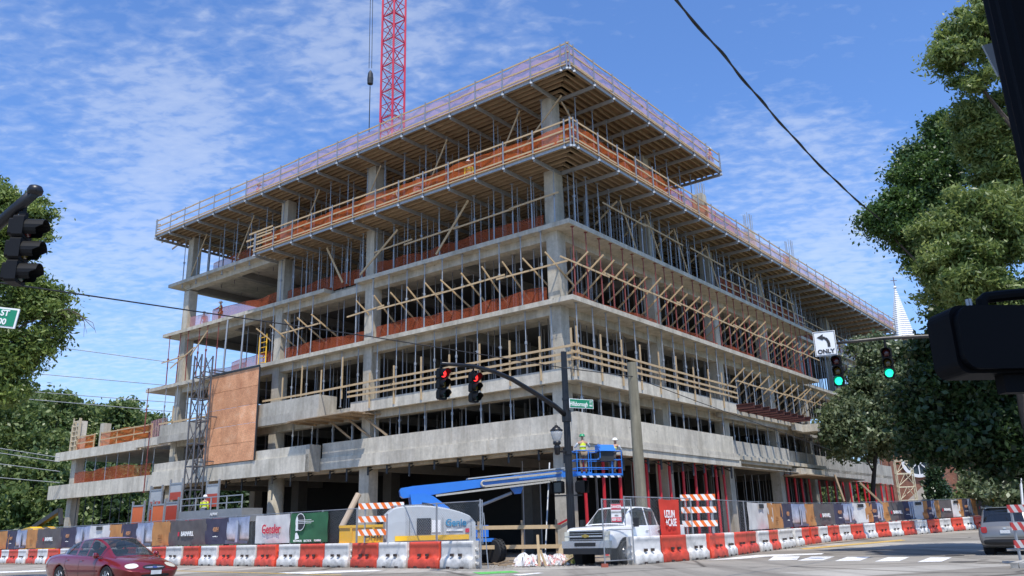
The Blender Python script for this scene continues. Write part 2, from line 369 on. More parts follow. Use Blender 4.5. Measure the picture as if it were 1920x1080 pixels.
# low spandrels -- left face
def spandrel(sa,sb,t,tiers,seg=2.6,m=None,thick=.28,mt=CON2,axis='s',gap=.012):
    mb=MB(); n=max(1,round((sb-sa)/seg))
    for (z0,z1,dt) in tiers:
        for k in range(n):
            a=sa+(sb-sa)*k/n+gap/2; b=sa+(sb-sa)*(k+1)/n-gap/2
            if axis=='s': mb.st(a,b,t+dt,t+dt+thick,z0,z1)
            else: mb.st(t+dt,t+dt+thick,a,b,z0,z1)
    return P('spandrel_wall',mb,mt)
spandrel(.32,18.85,0,[(5.22,5.93,0),(5.936,6.84,.1)])
m=MB().st(18.86,19.2,-.86,.0,5.13,6.75); P('spandrel_wall',m,COND)
spandrel(18.9,36.4,-.86,[(5.12,6.16,0),(6.166,6.76,.12)],2.9)
spandrel(36.5,54.2,0,[(4.97,6.12,0)],3.4)
m=MB().st(36.4,37.2,-.6,0,5.0,5.9); P('spandrel_wall',m,CON2)
spandrel(.32,16.3,0,[(8.44,9.1,0)],3.2)
spandrel(16.3,18.5,.8,[(8.5,8.98,0)],2.2,mt=COND)
m=MB().st(18.5,18.82,-.6,.8,8.45,9.8); P('spandrel_wall',m,COND)
spandrel(18.55,24.6,-.65,[(8.36,8.95,0),(8.956,9.82,.06)],3,mt=COND)
spandrel(29.9,36.5,-.65,[(8.24,8.75,0),(8.756,9.58,.14)],3.2,mt=COND)
# right face
def spr(ta,tb,s,tiers,mt=CON2,seg=2.6): return spandrel(ta,tb,s,tiers,seg,axis='t',mt=mt)
spr(-.0,17.75,.05,[(5.78,6.86,.06),(5.56,5.774,0)]); spr(-.02,18.6,0,[(4.96,5.36,.1)],seg=3.1); spr(0,18.3,0,[(5.366,5.554,.04)],seg=4.4)
m=MB().st(.02,.3,0,18.3,5.558,5.562); 
spr(18.8,28.8,.6,[(5.3,5.9,0),(5.906,6.76,.1)],COND); spr(28.9,35.2,1.0,[(4.9,5.6,0),(5.606,6.75,.12)],COND); spr(35.2,58,1.3,[(4.9,6.75,0)],COND,3.3)
spr(-.0,18.8,0,[(8.42,9.1,0)],seg=3.4); spr(17.2,29,.62,[(8.18,8.72,0)],COND,2.0); spr(29.05,35.2,0.1,[(8.15,8.7,0)],CON2,3)
spr(35.2,58,1.3,[(8.2,8.75,0)],COND,3.3)
# underside planks of L2 overhang
m=MB().st(.3,38,.28,.62,5.26,5.3).st(.28,.62,.62,35,5.0,5.04); P('soffit_plank',m,COND)
# hanger brackets under the L2 edge
def bracket(p,out,h):
    mb=MB(); mb.bar(p,p-ZV*h,.1,.1); mb.bar(p-ZV*.05+out*.55,p-ZV*.05,.07,.07); mb.bar(p-ZV*.3,p+out*.42-ZV*.08,.06,.06); return mb
for k in range(17):
    s=1.0+k*1.75+rnd.uniform(-.2,.2); P('hanger_bracket',bracket(B(s,.33,5.2),dR,.5+.25*(k%3==0)),DSTEEL)
for k in range(14):
    t=.6+k*1.3+rnd.uniform(-.1,.1); P('hanger_bracket',bracket(B(.34,t,4.96),dL,.55+.2*(k%2)),DSTEEL)
# orange sheathing panel
def osb():
    m,nt,b=nodes('orange_sheathing'); b.inputs['Roughness'].default_value=.75
    v=coords(nt,(1,1,1)); n1=N(nt,'TexNoise',Scale=1.1,Detail=7.0,Roughness=.7); L(nt,v,n1.inputs['Vector'])
    c=ramp(nt,n1.outputs['Fac'],[(.3,(.62,.28,.14)),(.55,(.84,.42,.22)),(.75,(.90,.58,.38))]).outputs[0]
    n2=N(nt,'TexNoise',Scale=14.0,Detail=3.0); L(nt,v,n2.inputs['Vector']); c=mixc(nt,1.0,c,ramp(nt,n2.outputs['Fac'],[(.35,(.78,.76,.74)),(.6,(1.08,1.06,1.02))]).outputs[0],'MULTIPLY')
    g=N(nt,'NewGeometry'); c=mixc(nt,1.0,c,ramp(nt,g.outputs['Random Per Island'],[(0,(.72,.70,.68)),(1,(1,1,1))]).outputs[0],'MULTIPLY')
    L(nt,c,b.inputs['Base Color']); return m
OSB=osb(); mb=MB()
for r_ in range(5):
    for c_ in range(3):
        z0=6.2+r_*1.22; mb.st(24.25+c_*1.9+.008,24.25+(c_+1)*1.9-.008,-.93+.001*c_,-.88,z0+.01,z0+1.21)
P('sheathing_panel',mb,OSB)
m=MB().st(24.2,29.95,-.97,-.90,12.31,12.42).st(24.15,24.24,-1.0,-.87,6.2,12.3).st(25.5,29.9,-.95,-.945,11.3,12.28); P('panel_trim',MB().st(24.2,29.95,-.99,-.9,12.31,12.44).st(24.17,24.24,-.96,-.87,6.2,12.3),DSTEEL)
# left wing
def wing():
    m=MB().st(38.5,53.4,.3,9.3,5.7,5.95); P('floor_slab',m)
    m=MB().st(40.2,53.2,.3,9.3,8.3,8.6); P('floor_slab',m,COND)
    spandrel(40.3,53.7,0,[(8.17,8.9,0)],4.5); m=MB().st(36.6,44,.9,1.2,8.35,9.0); P('spandrel_wall',m,CON)
    spandrel(36.6,40.3,-.35,[(8.25,8.85,0)],3.7)
    for z0,z1 in ((-.4,5.7),(5.95,8.3)):
        P('column',MB().st(50.9,51.7,.5,1.2,z0,z1+.01)); P('column',MB().st(50.9,51.7,8.3,9.1,z0,z1+.01),COND)
        P('column',MB().st(37.2,37.9,8.5,9.2,z0,z1),COND)
    P('column_stub',MB().st(46.9,47.5,.5,1.1,8.6,10.9),CON)
    P('column_stub',MB().st(51.0,51.6,.5,1.1,8.6,11.5),CON2)
    mb=MB()
    for k in range(7): mb.st(50.85,52.0,.36,.44,8.9+k*.42,8.98+k*.42)
    mb.st(50.8,50.9,.3,.5,8.9,11.7).st(51.95,52.05,.3,.5,8.9,11.2).st(51.3,51.4,.37,.46,8.9,11.1)
    for k in range(6): mb.st(52.05,52.13,.4,1.3,8.95+k*.45,9.03+k*.45)
    mb.st(52.06,52.12,.4,.5,8.9,11.8).st(52.06,52.12,1.2,1.3,8.9,11.6).st(51.98,52.03,.5,1.25,8.9,11.5)
    tag(mb.build('column_form',mat('pale_form_timber',(.62,.52,.36),.7,var=.2,island=.25)),'pale timber column form standing at the far end of the low wing roof','formwork')
wing()
# ================================================================== formwork decks with guardrails
def deck(face,level,a0,a1,z,depth,label,netmat,nets,end=None,post=1.9,rails=(.28,.78,1.32),over=1.35,mitre=True,endrail=False):
    """face 'L': runs along s, outwards is -t ; 'R': runs along t, outwards is -s.  z = soffit of the edge beam"""
    if face=='L': Q=lambda a,b,zz: B(a,b,zz)
    else: Q=lambda a,b,zz: B(b,a,zz)
    along=dL if face=='L' else dR; inn=dR if face=='L' else dL
    d=thing('formwork_deck',label,'formwork',Q(a0,0,z),group='timber formwork decks')
    lim=lambda b: max(a0,b) if mitre else a0
    # stringers (perpendicular to the edge)
    n=int((a1-a0)/post); st=[a0+.45+i*(a1-a0-.6)/n for i in range(n+1)]
    for a in st:
        if a<.3: continue
        b1=min(depth,a-.05) if mitre else depth
        if b1<.3: b1=-over+1.6 if a>-over+.3 else .3
        MB().bar(Q(a,-over,z+.02),Q(a,b1,z+.02),.1,.19).build('stringer',ALU,d)
    # joists
    nb=int((depth+over)/.42)
    for i in range(nb+1):
        b=-over+.12+i*.42
        if i==0: MB().bar(Q(lim(b),b-.08,z+.21),Q(a1,b-.08,z+.21),.07,.17).build('edge_beam',ALU,d); MB().bar(Q(lim(b),b-.17,z+.33),Q(a1,b-.17,z+.33),.1,.06).build('edge_strip',TIM,d)
        mb=MB(); x=lim(b)
        while x<a1-.1:
            y=min(a1,x+4.2+rnd.uniform(-.6,.6)); o=rnd.uniform(-.05,.05); mb.bar(Q(x-.15 if x>lim(b)+.1 else x,b+o,z+.21),Q(y,b+o,z+.21),.075,.17); x=y
        mb.build('joist',JOI,d)
    # plywood sheets
    mb=MB(); b=-over+.05
    while b<depth:
        x=lim(b)-.0
        while x<a1-.05:
            y=min(a1,x+2.44); e=min(depth,b+1.22)
            p=[Q(x,b,z+.30),Q(y,b,z+.30),Q(y,e,z+.30),Q(x,e,z+.30)]
            mb.hexa(p+[q+ZV*.03 for q in p]); x=y+.004
        b+=1.224
    mb.build('plywood_sheet',PLY,d)
    # guard posts and rails
    pp=[a0+.06]+st+[a1-.05]; zt=z+.3
    for a in pp:
        ls=rnd.uniform(-.02,.02); MB().bar(Q(a,-over-.05,z+.05),Q(a+ls,-over-.05,zt+rails[-1]+.08),.07,.05,upv=inn).build('guard_post',STEEL,d)
        MB().box(Q(a,-over-.05,z+.06),(.13,.13,.1)).build('post_foot',ALU,d)
    for r_ in rails:
        x=a0-.05 if not endrail else a0-.05
        while x<a1:
            y=min(a1+(.25 if rnd.random()<.5 else 0),x+3.8+rnd.uniform(-.5,.7)); o=rnd.uniform(0,.03)
            MB().bar(Q(x-.2 if x>a0 else x,-over+.02+o,zt+r_+rnd.uniform(-.02,.02)),Q(y,-over+.02+o,zt+r_+rnd.uniform(-.02,.02)),.04,.09).build('guard_rail',TIM,d); x=y
    for (n0,n1,h,mt) in nets:
        k=max(2,int((n1-n0)/.5)); ph=rnd.uniform(0,6)
        MB().grid(lambda u,v: Q(n0+(n1-n0)*u,-over+.1+.05*math.sin(ph+u*k*.9)+.04*math.sin(u*k*2.1+v*4),zt+.03+(h-.03+.05*math.sin(ph+u*k*.37))*v),k,4).build('debris_net',mt,d,smooth=True)
    return d
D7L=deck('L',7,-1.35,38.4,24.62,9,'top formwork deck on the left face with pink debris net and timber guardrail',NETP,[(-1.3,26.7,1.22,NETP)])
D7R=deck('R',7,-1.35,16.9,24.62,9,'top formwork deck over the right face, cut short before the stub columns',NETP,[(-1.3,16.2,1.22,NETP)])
D6L=deck('L',6,-1.35,25.1,20.12,9,'middle formwork deck on the left face with bright orange debris net',NETO,[(-1.3,24.3,1.12,NETO)])
D6R=deck('R',6,-1.35,57.5,20.12,8,'long middle formwork deck running the whole right face with orange and pink net',NETO,[(-1.3,15.5,1.12,NETO),(15.5,19.6,1.12,NETO),(19.6,27.4,1.1,NETP),(27.4,28.8,1.15,NETO),(28.8,36.3,1.1,NETP),(36.3,37.8,1.15,NETO),(37.8,52,1.1,NETP),(52,57,1.1,NETO)])
# loose ends at the left end of the top deck
for z,l in ((25.5,3.4),(25.0,3.0),(25.9,1.6)):
    tag(MB().bar(B(38.7,-1.2,z+.1),B(38.3,-1.2+.1,z+.05),.05,.1).build('timber_offcut',TIM),'short timber offcut lashed at the left end of the top deck','timber',group='offcuts at the end of the top deck')
for i,(a,b,z) in enumerate(((40.6,.4,25.35),(40.3,1.2,24.9))):
    tag(MB().bar(B(a,b,z),B(37.6,b-.6,z-.05),.06,.12).build('timber_plank',TIMD),('upper' if i==0 else 'lower')+' timber plank sticking out past the left end of the top deck','timber')
for i,(s,z,l) in enumerate(((25.3,21.0,2.6),(25.5,21.5,2.2),(25.2,21.95,2.0))):
    tag(MB().bar(B(s+.6,-1.33,z),B(s-l,-1.33,z+.02),.05,.11).build('timber_plank',TIM),['lowest','middle','highest'][i]+' loose plank jutting from the left end of the middle deck','timber')
# ================================================================== post shores
def shore_mesh(h,kind):
    m=MB(); r=.042 if kind!='heavy' else .085
    if kind=='heavy':
        m.tube((0,0,0),(0,0,h-.25),r,8); m.tube((0,0,h-.25),(0,0,h),.04,6); m.box((0,0,h-.02),(.24,.24,.03)); m.box((0,0,.02),(.24,.24,.04))
    else:
        zc=h*.52; m.tube((0,0,.02),(0,0,zc),r,6); m.tube((0,0,zc),(0,0,h-.02),r*.74,6); m.tube((0,0,zc-.09),(0,0,zc+.07),r*1.7,6); m.bar((-.1,0,zc),(.13,0,zc+.02),.022,.022)
        m.box((0,0,h-.015),(.18,.18,.02)); m.box((0,0,.012),(.16,.16,.02))
    return m
_sh={}; NSH=[0]
def shore(p,h,kind,label,group,lean=(0,0)):
    key=(round(h,2),kind)
    mt={'steel':STEEL,'red':REDST,'heavy':BRED,'dark':DSTEEL}[kind]
    if key not in _sh:
        o=shore_mesh(h,kind).build('shoring_post',mt,local=True); _sh[key]=o; c=o
    else: c=_sh[key].copy(); COL.objects.link(c)
    c.location=p; c.rotation_euler=(lean[0],lean[1],rnd.uniform(0,6)); tag(c,label,'shore',group); NSH[0]+=1; return c
def row(face,a0,a1,step,b,z0,z1,kind,label,group,skip=(),jit=.12):
    a=a0
    while a<a1:
        if not any(x0<a<x1 for x0,x1 in skip):
            p=B(a,b+rnd.uniform(-.06,.06),z0) if face=='L' else B(b+rnd.uniform(-.06,.06),a,z0)
            shore(p,z1-z0,kind,label,group,(rnd.uniform(-.012,.012),rnd.uniform(-.012,.012)))
        a+=step+rnd.uniform(-jit,jit)
UL='steel post shore propping the {} deck along the {} face'
row('L',1.6,37.6,1.75,.15,20.46+.0,24.53,'steel','galvanised shore standing on the middle deck level under the top deck, left face','shores under the top deck, left face')
row('R',1.2,16.6,1.75,.1,20.46,24.53,'steel','galvanised shore standing under the top deck on the right face','shores under the top deck, right face')
row('L',1.0,24.8,1.35,.2,L5F,20.03,'steel','galvanised shore under the middle deck on the left face, foot on the slab edge','shores under the middle deck, left face')
row('R',1.0,35,1.15,.2,L5F,20.03,'steel','galvanised shore under the middle deck on the right face','shores under the middle deck, right face')
row('R',36,57,1.4,1.5,L5F,20.03,'steel','distant shore under the far end of the middle deck, right face','shores under the far middle deck, right face')
row('L',1.9,26.5,1.42,.12,L4F,L5F-.26,'steel','galvanised shore with a timber brace in the left face of the fourth storey','braced shores, left face',skip=((16.2,19.2),))
row('R',.6,35,1.25,.18,L4F,L5F-.26,'red','red shore with a timber cross brace in the right face of the fourth storey','braced red shores, right face')
row('R',36.2,57,1.6,1.5,L4F,L5F-.26,'steel','distant shore in the far right face of the fourth storey','far shores, fourth storey')
row('L',1.6,22.5,1.62,.35,9.0,L4F-.26,'steel','galvanised shore behind the timber guardrail of the third storey, left face','third storey shores, left face')
row('R',.7,35,1.45,.3,8.85,L4F-.26,'steel','galvanised shore behind the timber guardrail of the third storey, right face','third storey shores, right face')
row('L',2.4,22.5,1.95,.45,6.82,8.46,'steel','short shore standing on the low concrete wall, left face','second storey shores, left face')
row('R',.9,17.5,1.75,.4,6.84,8.42,'steel','short shore standing on the low concrete wall, right face','second storey shores, right face')
row('R',20,35,1.9,1.0,6.0,8.2,'steel','short shore inside the far second storey opening, right face','far second storey shores, right face')
row('L',31,37.4,1.25,.12,L4F,L5F-.26,'red','thin red shore in the open left end of the fourth storey','red shores at the left end')
row('L',30.5,38,1.6,-.15,9.6,L4F-.26,'steel','slim shore in the open left end of the third storey','third storey shores at the left end')
row('L',38.6,50.4,1.7,.4,5.95,8.17,'steel','slim shore between the two low wing floors at far left','wing shores'); 
row('L',38.8,50.6,1.45,.5,0,4.97,'dark','slim dark shore under the low wing at far left','wing ground shores')
row('R',1.4,18.5,1.42,.75,0,5.0,'heavy','bright red heavy shore at street level under the right face','red street level shores, near bays',jit=.3)
row('R',28.6,56,1.9,1.0,.1,4.9,'heavy','bright red heavy shore at street level, far bays past the corner','red street level shores, far bays',jit=.6)
for z0,z1 in ((L4F-4.9,L4F-.2),):
    for s in (38.3,): shore(B(s,-.7,9.2),z1-9.2,'red','long thin red prop at the left end of the frame','long props at the left end')
shore(B(37.9,-.5,L4F-8),4.5,'red','long thin red prop at the left end of the frame','long props at the left end')
# deeper shores: too many to count, one object
mb=MB()
def deep(face,a0,a1,b,z0,z1,step):
    a=a0
    while a<a1:
        p=B(a,b,z0) if face=='L' else B(b,a,z0); mb.tube(p,p+ZV*(z1-z0),.035,5); a+=step+rnd.uniform(-.3,.3)
for z0,z1 in ((L5F,20.03),(L4F,L5F-.3),(8.75,L4F-.3),(5.8,8.4)):
    for b in (1.15,2.3,4.2,6.5):
        deep('L',1.5,25 if z0>16 else 30,b,z0,z1,1.7); deep('R',3,57,b+(.45 if b<2 else 0),z0,z1,1.5 if z0<16 else 1.05)
deep('L',1.4,25,.75,L5F,20.03,1.1); deep('R',1.2,35,.75,L5F,20.03,.95); deep('L',2,37,1.0,20.5,24.5,1.5); deep('R',2,16.5,1.0,20.5,24.5,1.4)
for b in (2.2,4.6): deep('L',2,37,b,20.5,24.5,1.8); deep('R',4,16.5,b,20.5,24.5,1.8)
for b in (2.6,5): deep('R',2,56,b,0,4.9,1.3)
tag(mb.build('shore_thicket',mat('shaded_steel',(.27,.27,.275),.6,.3)),'rows of steel shores receding into the dark building interior','shores',kind='stuff')  # steel toned darker, interior shade is in the colour
# ================================================================== timber braces
def stick(p,q,label,group,m=TIM,w=.045,h=.095): return tag(MB().bar(p,q,w,h).build('timber_brace',m),label,'timber',group)
a=1.2
while a<26:
    if not 15.6<a<19.4:
        z=L4F+1.75; dj=rnd.uniform(-.14,.14); stick(B(a+rnd.uniform(-.1,.1),-.5+dj,z+.72+dj),B(a-.1+dj,1.75,z-.85-dj),'slanting timber brace crossing a shore on the left face, fourth storey','slanting braces, left face')
    a+=1.42
for i,(a0,a1) in enumerate(((.2,4.9),(4.3,9.4),(8.8,14.2),(13.6,16.9),(19.4,23.5))):
    stick(B(a0,.03,L4F+1.85+.1*(i%2)),B(a1,.03,L4F+1.8),'long level timber tie across the shores on the left face, fourth storey','level ties, left face')
a=.9
while a<35:
    z=L4F+1.7; dj=rnd.uniform(-.24,.24); stick(B(-.5+dj,a+rnd.uniform(-.12,.12),z+.8-dj*.7),B(1.75,a+.08+dj,z-.8+dj),'slanting timber brace crossing a red shore on the right face, fourth storey','slanting braces, right face'); a+=1.25
a=-.8; i=0
while a<36:
    stick(B(.08,a,L4F+1.85+.06*(i%2)),B(.08,a+4.6,L4F+1.78),'long level timber tie across the red shores on the right face','level ties, right face'); a+=4.1; i+=1
a=19.6
while a<35:
    z=9.0+1.7; dj=rnd.uniform(-.15,.15); stick(B(-.5+dj,a,z+.8+dj),B(1.7,a+.08-dj,z-.8),'slanting timber brace in the third storey of the right face, past the guardrail','slanting braces, third storey'); a+=1.4
for a in (19.4,23.6,27.9,31.8): stick(B(.12,a,10.75),B(.12,a+4.5,10.7),'level timber tie in the third storey of the right face','level ties, third storey')
for a0,z0,a1,z1,lb in ((6.8,20.0,9.4,17.1,'right'),(12.5,19.6,15.9,17.2,'middle'),(17.4,17.2,19.2,19.8,'left')):
    stick(B(a0,.0,z0-.2),B(a1,.1,z1),'tall diagonal timber brace under the middle deck, '+lb+' one on the left face',None,h=.14)
for a0,a1,z in ((.6,3.9,18.6),(3.6,8,18.45),(7.6,12,18.4),(11.3,14.6,18.5)):
    stick(B(a0,.06,z),B(a1,.06,z-.1),'level timber across the shores below the middle deck, left face','level timbers below the middle deck')
for a0,a1,z in ((3.5,8.3,18.9),(8,13,18.9),(14,19,18.9),(20,24.5,18.8),(27,32,18.7),(38,44,18.6),(46,52,18.6)):
    stick(B(.05 if a1<36 else 1.35,a0,z),B(.05 if a1<36 else 1.35,a1,z-.1),'level timber across the shores below the middle deck, right face','level timbers, right face')
for a in (4.5,7.5,11,15.5,20.5,24,30):
    stick(B(-.3,a,19.2),B(1.3,a+.1,18.2),'short timber kicker between shores, right face under the middle deck','short kickers, right face')
    stick(B(.1,a+1,19.7),B(.15,a+2.6,17.0),'diagonal timber prop, right face under the middle deck','diagonal props, right face')
for s in (3.0,8.5,14.2,20.2,27.5,33.5): stick(B(s,.1,24.3),B(s+1.9,.2,21.3),'diagonal timber brace under the top deck, left face','diagonal braces under the top deck')
stick(B(.2,.2,24.3),B(3.0,.2,21.9),'timber brace leaning on the corner column below the top deck',None); stick(B(.3,.3,24.0),B(.25,3.2,21.6),'timber brace running right from the corner column below the top deck',None)
for i,(s0,z0,s1,z1) in enumerate(((33.5,15.2,36.5,14.0),(37.9,14.6,34.6,14.7),(32,16.2,33.9,14.6))):
    stick(B(s0,-.1,z0),B(s1,-.15,z1),'timber tie among the red shores at the open left end, '+['falling leftwards','level','falling rightwards'][i],None)
# ================================================================== nets on the slab edges
def net(face,a0,a1,b,z,h,mt,label,group,posts=False):
    k=max(3,int((a1-a0)/.45)); ph=rnd.uniform(0,6)
    Q=(lambda a,bb,zz:B(a,bb,zz)) if face=='L' else (lambda a,bb,zz:B(bb,a,zz))
    d=thing('debris_net',label,'net',Q((a0+a1)/2,b,z),group=group)
    MB().grid(lambda u,v: Q(a0+(a1-a0)*u,b+.05*math.sin(ph+u*k*1.1),z+.02+(h+.09*math.sin(ph+u*k*.31)+.04*math.sin(u*k*.9))*v),k,3).build('net_sheet',mt,d,smooth=True)
    MB().path([Q(a0+(a1-a0)*u,b,z+h*.97+.09*math.sin(ph+u*k*.31)) for u in np.linspace(0,1,8)],.012,4).build('top_cable',DSTEEL,d)
    if posts:
        n=max(1,int((a1-a0)/2.2))
        for i in range(n+1):
            a=a0+(a1-a0)*i/n; MB().bar(Q(a,b-.06,z),Q(a,b-.06,z+h+.1),.09,.04,upv=dL).build('post',TIM,d)
        for zz in (h*.5,h): MB().bar(Q(a0,b-.1,z+zz),Q(a1,b-.1,z+zz),.04,.09).build('rail',TIM,d)
    return d
for a0,a1,lb in ((2.1,15,'in the first bay left of the corner'),(16,23.9,'in the second bay'),(25,34,'in the third bay')):
    if a0<25: net('L',a0,a1,.75,L5F,.95,NETR,'rust orange net '+lb+' below the middle deck','nets')
    net('L',a0,min(a1,30) if a0==25 else a1,.75,L4F,.92,NETR,'rust orange net '+lb+', fourth storey, left face','nets')
net('L',25,33.5,.9,21.05,1.05,NETR,'rust orange debris net under the top deck at the left end','nets')
net('L',25.0,33,.8,L5F,1.1,NETR,'rust orange debris net beside the two workers at the open fifth storey end','nets')
net('L',33.2,36,.8,L5F,1.1,NETP,'pale pink debris net in front of the crouching worker on the fifth storey','nets')
net('L',31,35.8,2.6,L4F,1.3,NETP,'pale pink debris net behind the hoist mast, left end of the fourth storey','nets')
for k,(a0,a1) in enumerate(((1.6,10.4),(11.5,18.8),(19.9,27.5),(28.6,35))):
    net('R',a0,a1,1.0,L4F,.62,NETR,['first','second','third','fourth'][k]+' bay rust orange net from the corner, right face, fourth storey','nets')
net('R',18.5,34.8,.35,L5F,1.05,NETR,'rust orange net with timber frame on the fifth slab edge, right face middle','nets',True)
net('R',36,52,1.45,L5F,1.05,NETR,'rust orange net with timber frame on the fifth slab edge, far right','nets',True)
net('R',45,57,1.45,L4F,1.05,NETR,'rust orange net with timber frame on the fourth slab edge, far right','nets',True)
net('L',38.9,46.6,.28,8.9,1.1,NETO,'bright orange net on a timber rail along the low wing roof, right part','nets',True)
net('L',47.7,50.6,.28,8.9,1.1,NETO,'bright orange net on timber rails beside the low wing stub column','nets',True)
net('L',38.6,50.6,.3,5.95,1.15,NETR,'rust orange net along the lower floor of the low wing','nets')
net('L',37,39.2,.28,8.95,1.25,NETP,'pink sunlit net where the low wing meets the tall frame','nets')
# ================================================================== timber guardrail on the third storey
def guard(face,a0,a1,z,rails,b,label,step=2.05,tall=True):
    Q=(lambda a,bb,zz:B(a,bb,zz)) if face=='L' else (lambda a,bb,zz:B(bb,a,zz))
    d=thing('timber_guardrail',label,'guardrail',Q((a0+a1)/2,b,z)); a=a0
    while a<=a1+.1:
        h=1.35+(rnd.uniform(.2,.75) if tall else 0); MB().bar(Q(a,b,z-.5),Q(a+rnd.uniform(-.03,.03),b,z+h),.1,.05,upv=dL if face=='R' else dR).build('post',TIM,d); a+=step+rnd.uniform(-.15,.15)
    for r_ in rails:
        x=a0-.3
        while x<a1:
            y=min(a1+.3,x+4.5+rnd.uniform(-.4,.4)); MB().bar(Q(x-.2,b-.05,z+r_+rnd.uniform(-.02,.02)),Q(y,b-.05,z+r_+rnd.uniform(-.02,.02)),.04,.12).build('rail',TIM,d); x=y
    return d
guard('L',.15,16.2,9.1,(.36,.66,1.05),-.06,'three rail timber guardrail on the third storey edge of the left face')
guard('R',.1,18.4,9.1,(.36,.68,1.05),-.06,'three rail timber guardrail on the third storey edge of the right face')
guard('L',16.6,24,9.82,(.2,),-.45,'single low timber rail on the concrete wall right of the orange panel',step=1.9,tall=True)
guard('L',30.5,36.5,9.6,(.12,),-.4,'single low timber rail on the concrete wall left of the hoist mast',step=2.2,tall=False)
mb=MB()
for a in np.arange(.5,16,.42): mb.tube(B(a,.16,9.05),B(a+rnd.uniform(-.02,.02),.16,10.0),.014,4)
for a in np.arange(.5,18.4,.42): mb.tube(B(.16,a,9.05),B(.16,a,10.0),.014,4)
for a in np.arange(36.8,39.3,.35): mb.tube(B(a,.2,8.8),B(a,.2,10.4),.014,4)
tag(mb.build('rebar_dowels',DSTEEL),'thin vertical reinforcing bars standing behind the timber guardrail','rebar',kind='stuff')
# hanging work platform under the recess + steel beams at the right
d=thing('work_platform','splintered timber work platform hanging below the wall recess, left face','platform',B(17.5,-.5,8.3))
mb=MB()
for k in range(7): mb.bar(B(14.5+rnd.uniform(-.3,.3),-1.3+k*.3,8.25),B(20.3+rnd.uniform(-.5,.9),-1.3+k*.3,8.22),.27,.05)
mb.build('plank',TIMD,d)
for s in (14.9,16.2,17.6,19,20.1): MB().bar(B(s,-1.2,8.15),B(s,1.2,8.13),.1,.12).build('joist',JOI,d)
for s in (15.2,16.6,18.2): MB().bar(B(s,.2,8.1),B(s-1.6,.5,6.9),.08,.12).build('brace',TIMD,d)
BEAM=mat('rusty_red_beam',(.10,.035,.028),.7,.1,var=.4)
for k in range(9):
    t=18.6+k*1.28; mb=MB()
    for zz,hh,ww in ((9.0,.04,.18),(8.86,.26,.05),(8.72,.04,.18)): mb.bar(B(-1.2,t,zz),B(1.6,t,zz),ww,hh)
    tag(mb.build('steel_girder',BEAM),'rust red steel beam poking out of the right face below the slanting braces','beam',group='row of rust red beams, right face')
tag(MB().st(-1.0,.5,30.5,32.8,8.1,8.66).build('concrete_block',CON2),'pale concrete block on the slab edge past the rust red beams','block')
# ================================================================== ground, road, markings
def asphalt(name,c1,c2,patch=True):
    m,nt,b=nodes(name); b.inputs['Roughness'].default_value=.88; b.inputs['Specular IOR Level'].default_value=.3
    v=coords(nt); n1=N(nt,'TexNoise',Scale=.16,Detail=8.0,Roughness=.7,Distortion=.4); L(nt,v,n1.inputs['Vector'])
    c=ramp(nt,n1.outputs['Fac'],[(.33,c1),(.66,c2)]).outputs[0]
    n2=N(nt,'TexNoise',Scale=9.0,Detail=8.0,Roughness=.8); L(nt,v,n2.inputs['Vector']); c=mixc(nt,1.0,c,ramp(nt,n2.outputs['Fac'],[(.3,(.74,.74,.74)),(.7,(1.12,1.12,1.1))]).outputs[0],'MULTIPLY')
    if patch:
        vo=N(nt,'TexVoronoi',Scale=.13,feature='DISTANCE_TO_EDGE'); n3=N(nt,'TexNoise',Scale=.8,Detail=5.0); L(nt,v,n3.inputs['Vector'])
        ad=mixc(nt,.06,v,n3.outputs['Color'],'LINEAR_LIGHT'); L(nt,ad,vo.inputs['Vector'])
        c=mixc(nt,1.0,c,ramp(nt,vo.outputs['Distance'],[(.0,(.32,.31,.30)),(.016,(1,1,1))]).outputs[0],'MULTIPLY')
        v4=N(nt,'TexVoronoi',Scale=.11); L(nt,v,v4.inputs['Vector']); c=mixc(nt,1.0,c,ramp(nt,v4.outputs['Color'],[(.2,(.66,.64,.62)),(.5,(1,1,1))]).outputs[0],'MULTIPLY')
    vt=coords(nt,(.9,.045,1),R(-51.2)); nt_=N(nt,'TexNoise',Scale=1.0,Detail=4.0,Roughness=.6); L(nt,vt,nt_.inputs['Vector']); c=mixc(nt,1.0,c,ramp(nt,nt_.outputs['Fac'],[(.36,(.70,.69,.68)),(.52,(1,1,1)),(.7,(1.1,1.09,1.07))]).outputs[0],'MULTIPLY')
    ns=N(nt,'TexNoise',Scale=.9,Detail=3.0); L(nt,v,ns.inputs['Vector']); c=mixc(nt,1.0,c,ramp(nt,ns.outputs['Fac'],[(.27,(.55,.54,.53)),(.34,(1,1,1))]).outputs[0],'MULTIPLY')
    L(nt,c,b.inputs['Base Color']); bp=N(nt,'Bump',Strength=.4,Distance=.01); n5=N(nt,'TexNoise',Scale=60.0,Detail=3.0); L(nt,v,n5.inputs['Vector']); L(nt,n5.outputs['Fac'],bp.inputs['Height']); L(nt,bp.outputs[0],b.inputs['Normal']); return m
ASPH=asphalt('sun_bleached_asphalt',(.31,.29,.255),(.43,.40,.35))
def sheet(name,m,poly_fn,nu,nv,dz,kind='structure'):
    o=MB().grid(lambda u,v:(lambda p:Vector((p[0],p[1],gh(p[0],p[1])+dz)))(poly_fn(u,v)),nu,nv).build(name,m,local=True); o['kind']=kind; return o
lin=sorted(set([-2500,-1200,-600,-350]+list(range(-200,201,8))+[350,600,1200,2500]))
vs=[];fs=[];n=len(lin)
for y in lin:
    for x in lin: vs.append((x,y+30,gh(x,y+30)))
for j in range(n-1):
    for i in range(n-1): a=j*n+i; fs.append((a,a+1,a+n+1,a+n))
